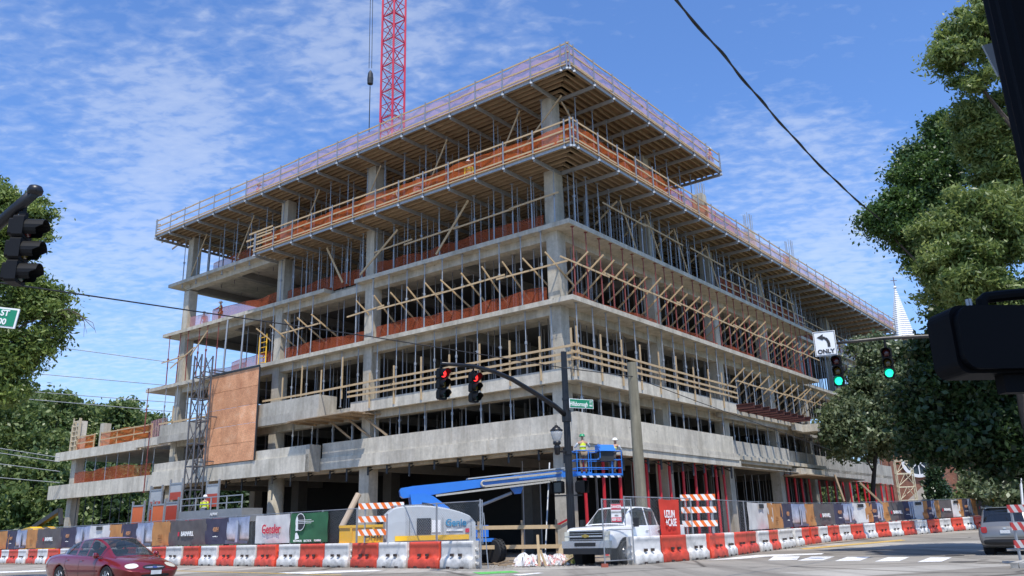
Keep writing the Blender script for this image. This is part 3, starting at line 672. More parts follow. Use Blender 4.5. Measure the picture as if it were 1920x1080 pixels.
me=bpy.data.meshes.new('ground'); me.from_pydata(vs,[],fs); me.materials.append(ASPH); o=bpy.data.objects.new('ground',me); COL.objects.link(o); o['kind']='structure'
DIRT=asphalt('site_dirt',(.24,.19,.14),(.40,.34,.27),False)
def bst(s0,s1,t0,t1): return lambda u,v:(B(s0+(s1-s0)*u,t0+(t1-t0)*v).x,B(s0+(s1-s0)*u,t0+(t1-t0)*v).y)
sheet('site_ground',DIRT,bst(-4.6,70,-6.0,75),24,24,.03)
LAWN=asphalt('far_lawn',(.05,.075,.025),(.10,.13,.05),False)
sheet('lawn',LAWN,bst(56,300,-60,240),30,30,.04); sheet('lawn',LAWN,bst(-120,-21.6,-8,260),20,60,.05)
PAVE=asphalt('concrete_pavement',(.36,.34,.31),(.46,.44,.40),False)
pv=MB()
for k in range(60):
    t0=-7.6+k*2.4; p=[G(*B(s,t)[:2]) for s,t in ((-21.4,t0),(-18.6,t0),(-18.6,t0+2.385),(-21.4,t0+2.385))]
    pv.hexa([q-ZV*.1 for q in p]+[q+ZV*.13 for q in p])
pv.build('pavement',PAVE)['kind']='structure'
kb=MB()
for k in range(48):
    t0=-7.6+k*3.0; p=[G(*B(s,t)[:2]) for s,t in ((-18.58,t0),(-18.4,t0),(-18.4,t0+2.985),(-18.58,t0+2.985))]
    kb.hexa([q-ZV*.1 for q in p]+[q+ZV*.14 for q in p])
kb.build('kerb',PAVE)['kind']='structure'
def paintmat(name,col):
    m,nt,b=nodes(name); out=nt.nodes['Material Output']; b.inputs['Base Color'].default_value=(*col,1); b.inputs['Roughness'].default_value=.7
    v=coords(nt,kind='Object'); n1=N(nt,'TexNoise',Scale=5.0,Detail=8.0,Roughness=.75); L(nt,v,n1.inputs['Vector']); r_=ramp(nt,n1.outputs['Fac'],[(.36,(0,0,0)),(.45,(1,1,1))])
    tp=N(nt,'BsdfTransparent'); ms=N(nt,'MixShader'); L(nt,r_.outputs[0],ms.inputs[0]); L(nt,tp.outputs[0],ms.inputs[1]); L(nt,b.outputs[0],ms.inputs[2]); L(nt,ms.outputs[0],out.inputs[0]); return m
WPAINT=paintmat('worn_white_paint',(.74,.73,.70)); YPAINT=paintmat('worn_yellow_paint',(.55,.36,.10)); GPAINT=paintmat('green_survey_paint',(.12,.45,.10))
def gpx(px,py,z=.0):
    d=fw+rt*((px-960)/F)-up*((py-540)/F); k=(z-EYE)/d.z; p=CAMP+d*k; return p
def marking(name,pts,m,dz=.008):
    p=[gpx(*q) for q in pts]; p=[G(a.x,a.y,dz) for a in p]; o=MB().quad(*p).build(name,m,local=True); o['kind']='structure'; return o
for a,b,w,s_ in ((1440,1500,54,48),(1495,1565,48,30),(1565,1632,48,30),(1640,1706,46,30),(1720,1785,46,30)):
    d_=(a-1440)*.012; marking('road_marking',[(a,1051+d_),(a+w,1050+d_),(b,1043.5+d_*.6),(b-w+5,1043.5+d_*.6)],WPAINT)
marking('road_marking',[(1360,1047),(1540,1040),(1546,1037.6),(1420,1041)],WPAINT)
marking('road_marking',[(1320,1051),(1392,1048),(1440,1043.6),(1400,1044)],WPAINT)
marking('road_marking',[(-60,1077),(96,1071),(96,1068.5),(-60,1074)],WPAINT)
marking('road_marking',[(520,1074),(700,1069),(720,1070.5),(560,1077)],WPAINT)
marking('road_marking',[(960,1078),(1010,1074),(1020,1075),(975,1079.5)],WPAINT)
marking('road_marking',[(885,1073.5),(960,1070.5),(975,1073.5),(900,1077)],GPAINT)
marking('road_marking',[(1500,1030),(1690,1017),(1700,1018.2),(1510,1031.6)],YPAINT)
marking('road_marking',[(330,1070),(640,1078),(640,1079),(330,1071)],YPAINT)
MAN=mat('manhole_iron',(.06,.055,.05),.7,.4)
for px,py,r_ in ((1790,1042,.33),(1805,1054,.4)):
    p=gpx(px,py); o=MB().lathe([(r_,0),(r_,.006)],20,G(p.x,p.y,.004)).build('manhole_cover',MAN); tag(o,'round iron manhole cover in the street, '+('farther one' if py==1042 else 'nearer one, beside the kerb'),'manhole cover')
# ================================================================== barrier lines
PLL=[(-1.55,32.1),(-8.2,38.1),(-20.7,49.4),(-39.5,65.8),(-62,86)]
PLR=[(4.15,31.9),(8.0,36.5),(12.4,43.8),(21.5,57.3),(36.9,69.9),(58,85)]
class Line:
    def __init__(s,pts):
        P_=[Vector((*p,0)) for p in pts]; d=[]
        ext=[P_[0]*2-P_[1]]+P_+[P_[-1]*2-P_[-2]]; s.p=[]
        for i in range(1,len(ext)-2):
            for k in range(24):
                t=k/24; a,b,c,e=ext[i-1:i+3]; s.p.append(.5*((2*b)+(c-a)*t+(2*a-5*b+4*c-e)*t*t+(3*b-a-3*c+e)*t*t*t))
        s.p.append(P_[-1]); s.u=[0]
        for a,b in zip(s.p,s.p[1:]): s.u.append(s.u[-1]+(b-a).length)
    def at(s,u,off=0,z=0):
        k=0
        while k<len(s.u)-2 and s.u[k+1]<u: k+=1
        t=(u-s.u[k])/(s.u[k+1]-s.u[k]); p=s.p[k].lerp(s.p[k+1],t); d=(s.p[k+1]-s.p[k]).normalized(); nrm=Vector((-d.y,d.x,0))
        if nrm.y<0: nrm=-nrm
        q=p+nrm*off; return Vector((q.x,q.y,gh(q.x,q.y)+z)),d,nrm
    def from_px(s,px,z,off=0):
        if not hasattr(s,'tab'):
            s.tab=[]
            for i in range(int(s.u[-1]/.06)):
                q=s.at(i*.06,off,z)[0]-CAMP; s.tab.append((960+F*q.dot(rt)/q.dot(fw),i*.06))
        return min(s.tab,key=lambda e:abs(e[0]-px))[1]
LL=Line(PLL); LR=Line(PLR)
def plastic(name,col,tr):
    m,nt,b=nodes(name); b.inputs['Roughness'].default_value=.45; v0=coords(nt); oj=N(nt,'ObjectInfo'); sc_=N(nt,'VectorMath',operation='SCALE'); sc_.inputs[0].default_value=(37,19,11); L(nt,oj.outputs['Random'],sc_.inputs['Scale']); av=N(nt,'VectorMath',operation='ADD'); L(nt,v0,av.inputs[0]); L(nt,sc_.outputs[0],av.inputs[1]); v=av.outputs[0]
    n1=N(nt,'TexNoise',Scale=2.6,Detail=7.0,Roughness=.7); L(nt,v,n1.inputs['Vector'])
    oi=N(nt,'ObjectInfo'); rr=ramp(nt,oi.outputs['Random'],[(0,(.82,.80,.77)),(1,(1,1,1))])
    c=ramp(nt,n1.outputs['Fac'],[(.34,tuple(x*.62 for x in col)),(.47,tuple(x*.88 for x in col)),(.62,col)]).outputs[0]; c=mixc(nt,1.0,c,rr.outputs[0],'MULTIPLY')
    # road grime near the foot
    sp=N(nt,'SeparateXYZ'); tc=N(nt,'TexCoord'); L(nt,tc.outputs['Object'],sp.inputs[0]); ma=N(nt,'Math',operation='MULTIPLY_ADD'); ma.inputs[1].default_value=.35; L(nt,n1.outputs['Fac'],ma.inputs[0]); L(nt,sp.outputs[2],ma.inputs[2])
    c=mixc(nt,1.0,c,ramp(nt,ma.outputs[0],[(.16,(.45,.42,.38)),(.42,(1,1,1))]).outputs[0],'MULTIPLY')
    L(nt,c,b.inputs['Base Color']); b.inputs['Subsurface Weight'].default_value=tr; b.inputs['Subsurface Radius'].default_value=(.03,.02,.02); return m
PW=plastic('white_barrier_plastic',(.80,.78,.74),0); PR=plastic('red_barrier_plastic',(.78,.085,.04),0)
SLOT=mat('dark_slot',(.05,.035,.03),.9)
def barrier_mesh(Lh=.9):
    nu,prof=28,[0,.03,.10,.20,.30,.36,.42,.48,.54,.60,.70,.80,.86,.90,.96,1.0]
    def off(z,x):
        e=1-abs(x)/Lh; w=.395+.045*math.cos(x/Lh*PI*3)
        k=min(1,max(0,(z-w+.05)/.10)); k=k*k*(3-2*k); base=.305-.03*z; top=.165
        y=base*(1-k)+top*k
        if z>.82: q=min(1,(z-.82)/.06); y=y*(1-q)+.20*q
        if z>.97: y-=.03
        if z<.02: y-=.02
        if e<.04: y=min(y,.23-.07*z)
        return y
    m=MB(); xs=[-Lh+2*Lh*i/nu for i in range(nu+1)]; n=len(prof)
    for x in xs:
        for z in prof: m.v.append(Vector((x,-off(z,x),z)))
        for z in reversed(prof): m.v.append(Vector((x,off(z,x),z)))
    w=2*n
    for i in range(nu):
        for k in range(w): a=i*w+k; b_=i*w+(k+1)%w; m.f.append((a,b_,b_+w,a+w))
    m.f.append(tuple(range(w))); m.f.append(tuple(range(nu*w,nu*w+w))[::-1])
    # joint knuckles at both ends
    for sg in (-1,1):
        for z in (.2,.45,.7): m.box((sg*(Lh+.03),0,z),(.08,.14,.1))
    return m
bm_w=barrier_mesh().build('traffic_barrier',PW,local=True); bm_r=None
for p_ in bm_w.data.polygons: p_.use_smooth=len(p_.vertices)==4 and abs(p_.normal.x)<.7
me_r=bm_w.data.copy(); me_r.materials.clear(); me_r.materials.append(PR)
slot_me=None
def mkslots(o):
    for x in (-.22,.24):
        s_=MB().box((x,-.232,.5),(.13,.09,.10)).build('fork_slot',SLOT,o,local=True)
        MB().box((x*1.7,-.30,.04),(.2,.03,.09)).build('fork_slot',SLOT,o,local=True)
mkslots(bm_w); bcount=0
def place_barrier(line,u,col,label,group,first=[True]):
    p,d,nrm=line.at(u+.92,0); 
    if first[0]: o=bm_w; first[0]=False
    else: o=copy_tree(bm_w)
    if col=='r': o.data=me_r
    else: o.data=bm_w.data
    o.location=p+nrm*rnd.uniform(-.05,.05); a,_,_=line.at(u+.4,0); b_,_,_=line.at(u+1.4,0); e=b_-a
    sl=math.atan2(e.z,Vector((e.x,e.y)).length); ang=math.atan2(d.y,d.x)+rnd.uniform(-.035,.035)
    if d.x<0: ang+=PI; sl=-sl
    o.rotation_euler=(0,-sl,ang); tag(o,label,'barrier',group)
for i in range(40):
    u=i*1.9
    if u>LL.u[-1]-2: break
    c='w' if i%2==0 else 'r'
    lb=('white plastic water barrier ending the row beside the boom lift wheel' if i==0 else 'white plastic water barrier in the alternating row along the cross street' if c=='w' else 'red plastic water barrier in the alternating row along the cross street')
    place_barrier(LL,u,c,lb,None if i==0 else ('white barriers, cross street' if c=='w' else 'red barriers, cross street'))
seq='wrwrwrrwrwwwrr'+'wr'*26
for i in range(40):
    u=i*1.9
    if u>LR.u[-1]-2: break
    c=seq[i]
    lb=('white plastic water barrier ending the row at the open gate by the pickup' if i==0 else 'red plastic water barrier below the red banner, second from the gate' if i==1 else 'white plastic water barrier in the row along the climbing street' if c=='w' else 'red plastic water barrier in the row along the climbing street')
    place_barrier(LR,u,c,lb,None if i<2 else ('white barriers, climbing street' if c=='w' else 'red barriers, climbing street'))
# ================================================================== fence panels
CHAIN=chainlink('chain_link'); FZ0,FZ1=.98,2.46; FOFF=.36
def fence_panel(P0,P1,z0,z1,label,group,name='mesh_fence',mid=False):
    o=thing(name,label,'fence',(P0+P1)/2,group=group); d=(P1-P0); Lh=d.length
    m=MB()
    for p in (P0,P1): m.tube(p+ZV*(z0-.12),p+ZV*(z1+.03),.026,6)
    m.tube(P0+ZV*z1,P1+ZV*z1,.021,6); m.tube(P0+ZV*z0,P1+ZV*z0,.019,6)
    if mid: m.tube(P0+ZV*(z0+z1)/2,P1+ZV*(z0+z1)/2,.018,6)
    m.build('frame',STEEL,o)
    g=MB().grid(lambda a,b:P0+d*a+ZV*(z0+(z1-z0)*b),1,1,uv=lambda a,b:(a*Lh,b*(z1-z0))); g.build('chain_link_mesh',CHAIN,o); return o
def fence_run(line,n,first,side):
    for i in range(n):
        u=i*2.6+first
        if u+2.6>line.u[-1]: break
        a=line.at(u+.03,FOFF)[0]; b_=line.at(u+2.57,FOFF)[0]
        fence_panel(a,b_,FZ0,FZ1,('chain link fence panel above the barriers along the '+side),'chain link panels, '+side)
fence_run(LL,26,.05,'cross street'); fence_run(LR,26,.25,'climbing street')
# ================================================================== banners
def cloth(name,c,rough=.75,tex=None,photo=False):
    m,nt,b=nodes(name); b.inputs['Roughness'].default_value=rough; b.inputs['Specular IOR Level'].default_value=.3
    v=coords(nt); n1=N(nt,'TexNoise',Scale=2.2,Detail=6.0,Roughness=.65); L(nt,v,n1.inputs['Vector'])
    c_=mixc(nt,n1.outputs['Fac'],tuple(x*.78 for x in c),tuple(min(1,x*1.2) for x in c))
    if photo:
        tc=N(nt,'TexCoord'); sp=N(nt,'SeparateXYZ'); L(nt,tc.outputs['UV'],sp.inputs[0])
        r_=ramp(nt,sp.outputs[1],[(0,(.05,.05,.07)),(.16,(.16,.12,.11)),(.22,(.46,.40,.38)),(.45,(.42,.45,.52)),(1,(.22,.27,.40))])
        c_=mixc(nt,1.0,r_.outputs[0],ramp(nt,n1.outputs['Fac'],[(.35,(.8,.8,.8)),(.6,(1.15,1.15,1.15))]).outputs[0],'MULTIPLY')
    L(nt,c_,b.inputs['Base Color']); return m
CB={'orange':cloth('orange_print',(.46,.215,.075)),'navy':cloth('navy_print',(.055,.052,.085)),'gray':cloth('charcoal_print',(.11,.098,.095)),'photo':cloth('skyline_print',(.3,.35,.45),photo=True),
    'white':cloth('white_print',(.60,.59,.57)),'green':cloth('green_print',(.035,.13,.06)),'red':cloth('red_print',(.60,.05,.03))}
LW=mat('white_lettering',(.80,.80,.78),.6,var=.06); LRd=mat('red_lettering',(.55,.02,.05),.6,var=.06); LK=mat('black_lettering',(.02,.02,.022),.6,var=.1); LO=mat('orange_lettering',(.50,.23,.10),.6,var=.1); LT=mat('tower_print',(.36,.40,.48),.6,var=.4,scale=2); LT2=mat('tower_print_dark',(.10,.11,.15),.6,var=.5,scale=2); LG=mat('green_lettering',(.02,.10,.05),.6)
BLAB={'orange':'orange printed fence banner','navy':'dark navy fence banner with an orange number','gray':'charcoal fence banner with white capital lettering','photo':'fence banner printed with a glass tower against the sky','white':'white fence banner with a dark label box'}
def banner(line,px0,px1,kind,label=None,z0=1.06,z1=2.42,group=None,texts=(),us=None):
    u0,u1=us if us else sorted((line.from_px(px0,1.7,FOFF),line.from_px(px1,1.7,FOFF)))
    if u1-u0<.15: return
    pa=line.at(u0,FOFF-.05)[0]; pb=line.at(u1,FOFF-.05)[0]; nrm=-line.at((u0+u1)/2)[2]; d=pb-pa
    flip=d.dot(rt)<0
    if flip: pa,pb=pb,pa; d=-d
    Lh=d.length; ang=math.atan2(d.y,d.x); sl=d.z
    o=thing('fence_banner',label or BLAB[kind],'banner',(pa+pb)/2,ang,group)
    ph=rnd.uniform(0,9); amp=.035
    def wrk(x,z): return amp*(math.sin(x*4.1+z*2.3+ph)*.5+math.sin(x*1.7-z*3.9+ph*2)*.5+math.sin(x*9+z*5+ph)*.25)*(1 if .06<z-z0 else .5)
    def surf(x,z): return Vector((x,-.02-abs(wrk(x,z)),z+sl*x/Lh))
    nu=max(4,int(Lh/.12)); m=MB().grid(lambda a,b:surf(-Lh/2+Lh*a,z0+(z1-z0)*b+(.03*math.sin(a*PI) if b>.5 else 0)*-1),nu,10,uv=lambda a,b:(a,b)); m.build('print_sheet',CB[kind],o,smooth=True,local=True)
    RX=(PI/2,0,0)
    def word(t,size,mm,x,z,bold=0,sq=1.0,name='lettering'): text_obj(t,size,mm,o,Vector((x,-.105,z+sl*x/Lh)),RX,bold,sq,name)
    def shape(pts,mm,name,y=-.1): MB().prism([Vector((x,y,z+sl*x/Lh)) for x,z in pts],(0,0,0),(0,-.004,0)).build(name,mm,o,local=True)
    if kind=='gray':
        word('BARNHILL',.33*min(1,Lh/2.6),LW,.12*min(1,Lh/2.6),1.66,.012,.95); k=min(1,Lh/2.6); shape([(-.98*k,1.55),(-.80*k,1.55),(-.80*k,1.78),(-.98*k,1.78)],LRd,'red_block')
    if kind=='navy': word('400H',.34*min(1,Lh/1.1),LO,0,1.82,.006,.8); word('www.400h.com',.085,LW,0,1.47)
    if kind=='photo':
        k=min(1,Lh/1.2); shape([(-.12*k,1.15),(.12*k,1.15),(.12*k,2.1),(.02*k,2.28),(-.12*k,2.2)],LT,'tower_print'); shape([(.12*k,1.15),(.30*k,1.15),(.30*k,1.95),(.12*k,2.1)],LT2,'tower_print',-.102); shape([(-.5*Lh,1.08),(.5*Lh,1.08),(.5*Lh,1.2),(.2*Lh,1.25),(-.1*Lh,1.18),(-.5*Lh,1.27)],LT2,'skyline_print',-.096)
    if kind=='orange' and Lh>.7:
        for zz in (1.5,1.58,1.66): word('leasing information',.07,mat('brown_lettering',(.25,.11,.04),.7),0,zz)
    if kind=='white' and not texts:
        k=min(1,Lh/1.5); shape([(-.45*k,2.12),(.45*k,2.12),(.45*k,2.34),(-.45*k,2.34)],LK,'label_box'); word('Newmark',.14*k,LW,0,2.23,name='label_lettering') if False else None
    for t in texts: word(*t)
    return o,shape,word
G_='printed banners on the cross street fence'
seqL=[('orange',-25,19),('navy',15,33),('photo',33,52),('orange',51,74),('gray',72,118),('navy',116,145),('photo',144,170),('white',170,208),('orange',207,233),('navy',230,259),('photo',257,289),('orange',288,322),('gray',320,390),('navy',388,430),('photo',428,470)]
ordn={}
for k,a,b in seqL:
    ordn[k]=ordn.get(k,0)+1; big=(a>280)
    banner(LL,a,b,k,BLAB[k]+(', largest on the cross street' if big else ', farther along the cross street'),group=None if big else G_)
Bz=banner(LL,482,546,'white','white fence banner with red lettering beside the green banner',texts=[('Gensler',.60,LRd,0,1.72,.014,.88)])
Bg,shp,wrd=banner(LL,547,618,'green','green fence banner with a white lighthouse in a dark round emblem')
def disc(cx,cz,r_,n=26): return [(cx+r_*math.cos(2*PI*k/n),cz+r_*math.sin(2*PI*k/n)) for k in range(n)]
shp(disc(-.62,2.0,.40),LW,'emblem_ring',-.098); shp(disc(-.62,2.0,.365),LK,'emblem_disc',-.101)
shp([(-.98,1.6),(-.78,1.6),(-.80,2.05),(-.96,2.05)],LW,'lighthouse',-.106); shp([(-.99,2.05),(-.77,2.05),(-.82,2.2),(-.88,2.27),(-.94,2.2)],LW,'lighthouse',-.106); shp([(-1.0,1.2),(-.66,1.25),(-.7,1.36),(-.85,1.52),(-.98,1.5)],LW,'shore_print',-.106)
for z_ in (1.93,2.0,2.07): shp([(-.76,z_),(.5-.2*(z_!=2.0),z_),(.5-.2*(z_!=2.0),z_+.022),(-.76,z_+.022)],LW,'light_beam',-.106)
for t_,x_ in (('MECHANICAL',-.78),('ELECTRICAL',.05),('PLUMBING',.85)): wrd(t_,.12,LW,x_,1.14,.003,.95)
seqR=[('white',1400,1447),('orange',1437,1466),('navy',1461,1485),('photo',1483,1510),('orange',1508,1527),('gray',1524,1563),('navy',1562,1580),('photo',1578,1600),('white',1598,1625),('orange',1621,1634),('navy',1629,1644),('photo',1642,1655),('orange',1653,1667),('gray',1663,1693),('navy',1692,1704),('photo',1703,1712),('white',1711,1730),('orange',1727,1738),('navy',1735,1746),('photo',1745,1752),('orange',1750,1760),('gray',1760,1783),('white',1783,1798),('orange',1795,1803),('navy',1803,1814),('photo',1813,1822),('orange',1820,1829),('gray',1830,1850)]
for k,a,b in seqR:
    near=a<1490; banner(LR,a,b,k,BLAB[k]+(', nearest the gate, climbing street' if near else ', farther up the climbing street'),group=None if near else 'printed banners on the climbing street fence')
o_,_,_=banner(LR,1233,1271,'red','hanging red banner with bold white lettering beside the striped barricade',z0=.95,z1=2.4,texts=[('UZUN',.40,LW,-.12,1.80,.012,.72),('+CASE',.40,LW,-.04,1.47,.012,.72)])
tag(fence_panel(Vector((3.02,30.5,0)),Vector((4.2,31.5,0)),.2,2.32,'open chain link gate leaf with a warning sign in front of the pickup',None,'fence_gate',True),cat='gate')
gs=thing('warning_sign','red and white danger sign wired to the open gate leaf','sign',Vector((3.55,30.82,0)),math.atan2(1.0,1.18)-.35)
MB().box((0,-.01,1.82),(.62,.012,.8)).build('plate',mat('sign_white',(.75,.74,.72),.5,var=.1),gs,local=True)
MB().box((0,-.018,2.09),(.60,.012,.24)).build('red_band',LRd,gs,local=True); MB().box((0,-.018,1.53),(.60,.012,.20)).build('red_band',LRd,gs,local=True)
gs.scale=(.66,1,.8); gs.location.z=.38; text_obj('DANGER',.18,LW,gs,(0,-.03,2.09),(PI/2,0,0),.004,.85); text_obj('KEEP OUT',.15,LW,gs,(0,-.03,1.53),(PI/2,0,0),.004,.85); text_obj('CONSTRUCTION',.09,LK,gs,(0,-.03,1.86),(PI/2,0,0)); text_obj('AREA',.09,LK,gs,(0,-.03,1.72),(PI/2,0,0))
tag(MB().box((3.0,30.45,.06),(.24,.2,.12)).build('paving_block',mat('red_block',(.30,.08,.05),.8,bump=.3)),'red block weighting the foot of the open gate','block')
tag(MB().tube((-1.42,31.9,0),(-1.42,31.9,2.5),.03,8).tube((-1.15,31.8,0),(-1.3,31.9,2.0),.022,6).box((-1.42,31.9,1.5),(.09,.09,.16)).build('gate_post',STEEL),'bare galvanised gate post at the end of the cross street fence','post')
# ================================================================== striped barricades
def stripes():
    m,nt,b=nodes('orange_white_stripes'); b.inputs['Roughness'].default_value=.5; tc=N(nt,'TexCoord'); sp=N(nt,'SeparateXYZ'); L(nt,tc.outputs['Object'],sp.inputs[0])
    a=N(nt,'Math',operation='MULTIPLY_ADD'); a.inputs[1].default_value=.65; L(nt,sp.outputs[2],a.inputs[0]); L(nt,sp.outputs[0],a.inputs[2])
    k=N(nt,'Math',operation='MULTIPLY'); k.inputs[1].default_value=3.0; L(nt,a.outputs[0],k.inputs[0]); f=N(nt,'Math',operation='FRACT'); L(nt,k.outputs[0],f.inputs[0]); lt=N(nt,'Math',operation='LESS_THAN'); lt.inputs[1].default_value=.5; L(nt,f.outputs[0],lt.inputs[0])
    L(nt,mixc(nt,lt.outputs[0],(.78,.77,.74),(.80,.16,.02)),b.inputs['Base Color']); return m
STR=stripes()
def rstripes():
    m=STR.copy(); m.name='red_white_stripes'
    for n_ in m.node_tree.nodes:
        if n_.bl_idname=='ShaderNodeMix': n_.inputs[7].default_value=(.38,.035,.03,1); n_.inputs[6].default_value=(.42,.41,.40,1)
    return m
def barricade(loc,ang,w,zs,label,m,hb=.25,leg=0):
    o=thing('striped_barricade',label,'barricade',loc,ang)
    for z in zs: MB().box((0,-.05,z),(w,.03,hb)).build('striped_board',m,o,local=True)
    for x in (-w*.36,w*.36):
        MB().box((x,0,(zs[-1]+leg)/2+.05),(.06,.05,zs[-1]-leg+.1)).build('upright',STEEL,o,local=True)
        if not leg: MB().bar((x,-.6,.04),(x,.6,.04),.06,.06).build('foot',STEEL,o,local=True)
    return o
p,d,nn=LL.at(LL.from_px(722,1.7),.14); barricade(p,-.1,1.98,(1.42,1.96,2.5),'orange striped barricade on the cross street fence in front of the yellow skip',STR,leg=1.0)
p,d,nn=LR.at(LR.from_px(1301,1.7),.14); barricade(p,.12,1.55,(1.42,1.98,2.5),'orange striped barricade beside the hanging red banner near the gate',STR,leg=1.0)
barricade(G(15.05,25.4),.35,1.35,(.55,1.05,1.55),'dim red striped barricade at the frame edge in front of the silver SUV',rstripes(),.22)
# ================================================================== people
SKIN=mat('skin',(.42,.25,.17),.6,var=.12); HIV=mat('hi_vis_yellow',(.62,.72,.03),.6,var=.2,scale=9); HIO=mat('hi_vis_orange',(.75,.16,.02),.6,var=.2,scale=9)
DENIM=mat('denim',(.07,.09,.15),.85,var=.3,scale=9); KHAKI=mat('khaki',(.24,.18,.12),.85,var=.3,scale=9); SHIRTW=mat('pale_shirt',(.55,.58,.60),.8,var=.15); SHIRTR=mat('red_shirt',(.50,.05,.04),.8,var=.2); BOOT=mat('work_boot',(.07,.045,.03),.8)
HATW=mat('white_hard_hat',(.78,.78,.76),.35,var=.05); HATG=mat('green_hard_hat',(.02,.28,.12),.35,var=.1); HATY=mat('yellow_hard_hat',(.75,.50,.02),.35,var=.1); SILV=mat('reflective_tape',(.70,.70,.68),.35,.3)
def skin_mesh(name,nodes_,edges,root=0):
    me=bpy.data.meshes.new(name); me.from_pydata([n_[0] for n_ in nodes_],edges,[]); ob=bpy.data.objects.new(name,me); COL.objects.link(ob)
    md=ob.modifiers.new('s','SKIN'); md.use_smooth_shade=True
    for i,n_ in enumerate(nodes_):
        r_=n_[1]; me.skin_vertices[0].data[i].radius=r_ if isinstance(r_,tuple) else (r_,r_)
    me.skin_vertices[0].data[root].use_root=True
    sb=ob.modifiers.new('d','SUBSURF'); sb.levels=1; sb.render_levels=1
    dg=bpy.context.evaluated_depsgraph_get(); dg.update(); out=bpy.data.meshes.new_from_object(ob.evaluated_get(dg)); bpy.data.objects.remove(ob); bpy.data.meshes.remove(me); out.name=name
    out.polygons.foreach_set('use_smooth',[True]*len(out.polygons)); return out
def person(label,loc,rz,hat=HATW,vest=HIV,shirt=SHIRTW,trou=DENIM,armL=None,armR=None,bend=0.0,legs=0.0,group=None,crouch=0.0):
    """faces local -Y. armL/armR: (elbow, wrist) offsets from the shoulder."""
    o=thing('person',label,'person',loc,rz,group)
    cr=crouch; zp=.95-.45*cr
    def sp(h): return Vector((0,-math.sin(bend)*h,zp+math.cos(bend)*h))
    ch=sp(.42); nk=sp(.55); hb=nk+Vector((0,-.02,.07)); hc=nk+Vector((0,-.03,.15)); ht=nk+Vector((0,-.02,.25))
    nd=[(sp(0),(.15,.11)),(sp(.22),(.135,.10)),(ch,(.165,.11)),(nk,.055),(hb,(.062,.07)),(hc,(.078,.095)),(ht,(.06,.07)),(hc+Vector((0,-.115,-.01)),.018)]
    ed=[(0,1),(1,2),(2,3),(3,4),(4,5),(5,6),(5,7)]
    arms=[];lg=[]
    for sg,arm in ((-1,armL),(1,armR)):
        e_,w_=arm or ((sg*.05,.03,-.29),(sg*.04,-.08,-.53))
        sh=ch+Vector((sg*.20,0,.05)); el=sh+Vector(e_); wr=sh+Vector(w_); dv=(wr-el).normalized(); hd=wr+dv*.09
        i=len(nd); nd+=[(sh,.062),(el,.045),(wr,.03),(hd,(.036,.018))]; ed+=[(2,i),(i,i+1),(i+1,i+2),(i+2,i+3)]
        sd=dv.cross(Vector((0,1,.2))).normalized()
        for k,l_ in enumerate((.062,.075,.078,.07,.055)):
            if k==0: nd.append((wr+dv*.05+sd*(.055*-sg),.011)); ed.append((i+2,len(nd)-1))
            else:
                q=hd+sd*((k-2.5)*.019); nd.append((q+dv*l_*.5,.0095)); ed.append((i+3,len(nd)-1)); nd.append((q+dv*l_*.9+Vector((0,-.015,-.01)),.008)); ed.append((len(nd)-2,len(nd)-1))
        arms.append((sh,el,wr))
        hp=Vector((sg*.10,0,zp-.05)); kn=Vector((sg*.11,-.06-.34*cr+sg*legs*.18,zp-.47+.12*cr)); an=Vector((sg*.11,.02+sg*legs*.3,.09)); to=an+Vector((0,-.17,-.045))
        i=len(nd); nd+=[(hp,.092),(kn,.062),(an,.042),(to,.035)]; ed+=[(0,i),(i,i+1),(i+1,i+2),(i+2,i+3)]; lg.append((hp,kn,an,to))
    def put(me,name,m):
        me.materials.clear(); me.materials.append(m); q=bpy.data.objects.new(name,me); COL.objects.link(q); q.parent=o; return q
    put(skin_mesh('body',nd,ed),'body',SKIN)
    n2=[(sp(-.02),(.17,.135)),(sp(.22),(.165,.125)),(ch+Vector((0,0,.02)),(.195,.135)),(nk-Vector((0,0,.035)),(.09,.085))]
    put(skin_mesh('vest',n2,[(0,1),(1,2),(2,3)]),'vest',vest)
    for (sh,el,wr) in arms: put(skin_mesh('sleeve',[(sh,.078),(el,.058),(el.lerp(wr,.8),.043)],[(0,1),(1,2)]),'sleeve',shirt)
    n3=[(Vector((0,0,zp-.02)),(.165,.13))];e3=[]
    for (hp,kn,an,to) in lg: i=len(n3); n3+=[(hp,.105),(kn,.078),(an,.062)]; e3+=[(0,i),(i,i+1),(i+1,i+2)]
    put(skin_mesh('trousers',n3,e3),'trousers',trou)
    for (hp,kn,an,to) in lg: put(skin_mesh('boot',[(an+Vector((0,.03,.05)),.055),(an+Vector((0,.02,-.03)),.055),(to,.048)],[(0,1),(1,2)]),'boot',BOOT)
    mb=MB().lathe([(.135,.0),(.16,.005),(.128,.02),(.122,.06),(.10,.105),(.05,.13),(.001,.135)],16,hc+Vector((0,0,.055))); mb.box(hc+Vector((0,-.155,.062)),(.16,.09,.012)); mb.build('hard_hat',hat,o,local=True,smooth=True)
    tp=MB()
    for hh in (.12,.30):
        c=sp(hh); tp.lathe([(.178,-.025),(.178,.025)],14,c)
    for v in tp.v: v.y=(v.y-0)*.76+(v.y*0)
    tp.build('reflective_band',SILV,o,local=True)
    return o
def face(dx,dy): return math.atan2(dx,-dy)      # rotation so that local -Y points to (dx,dy)
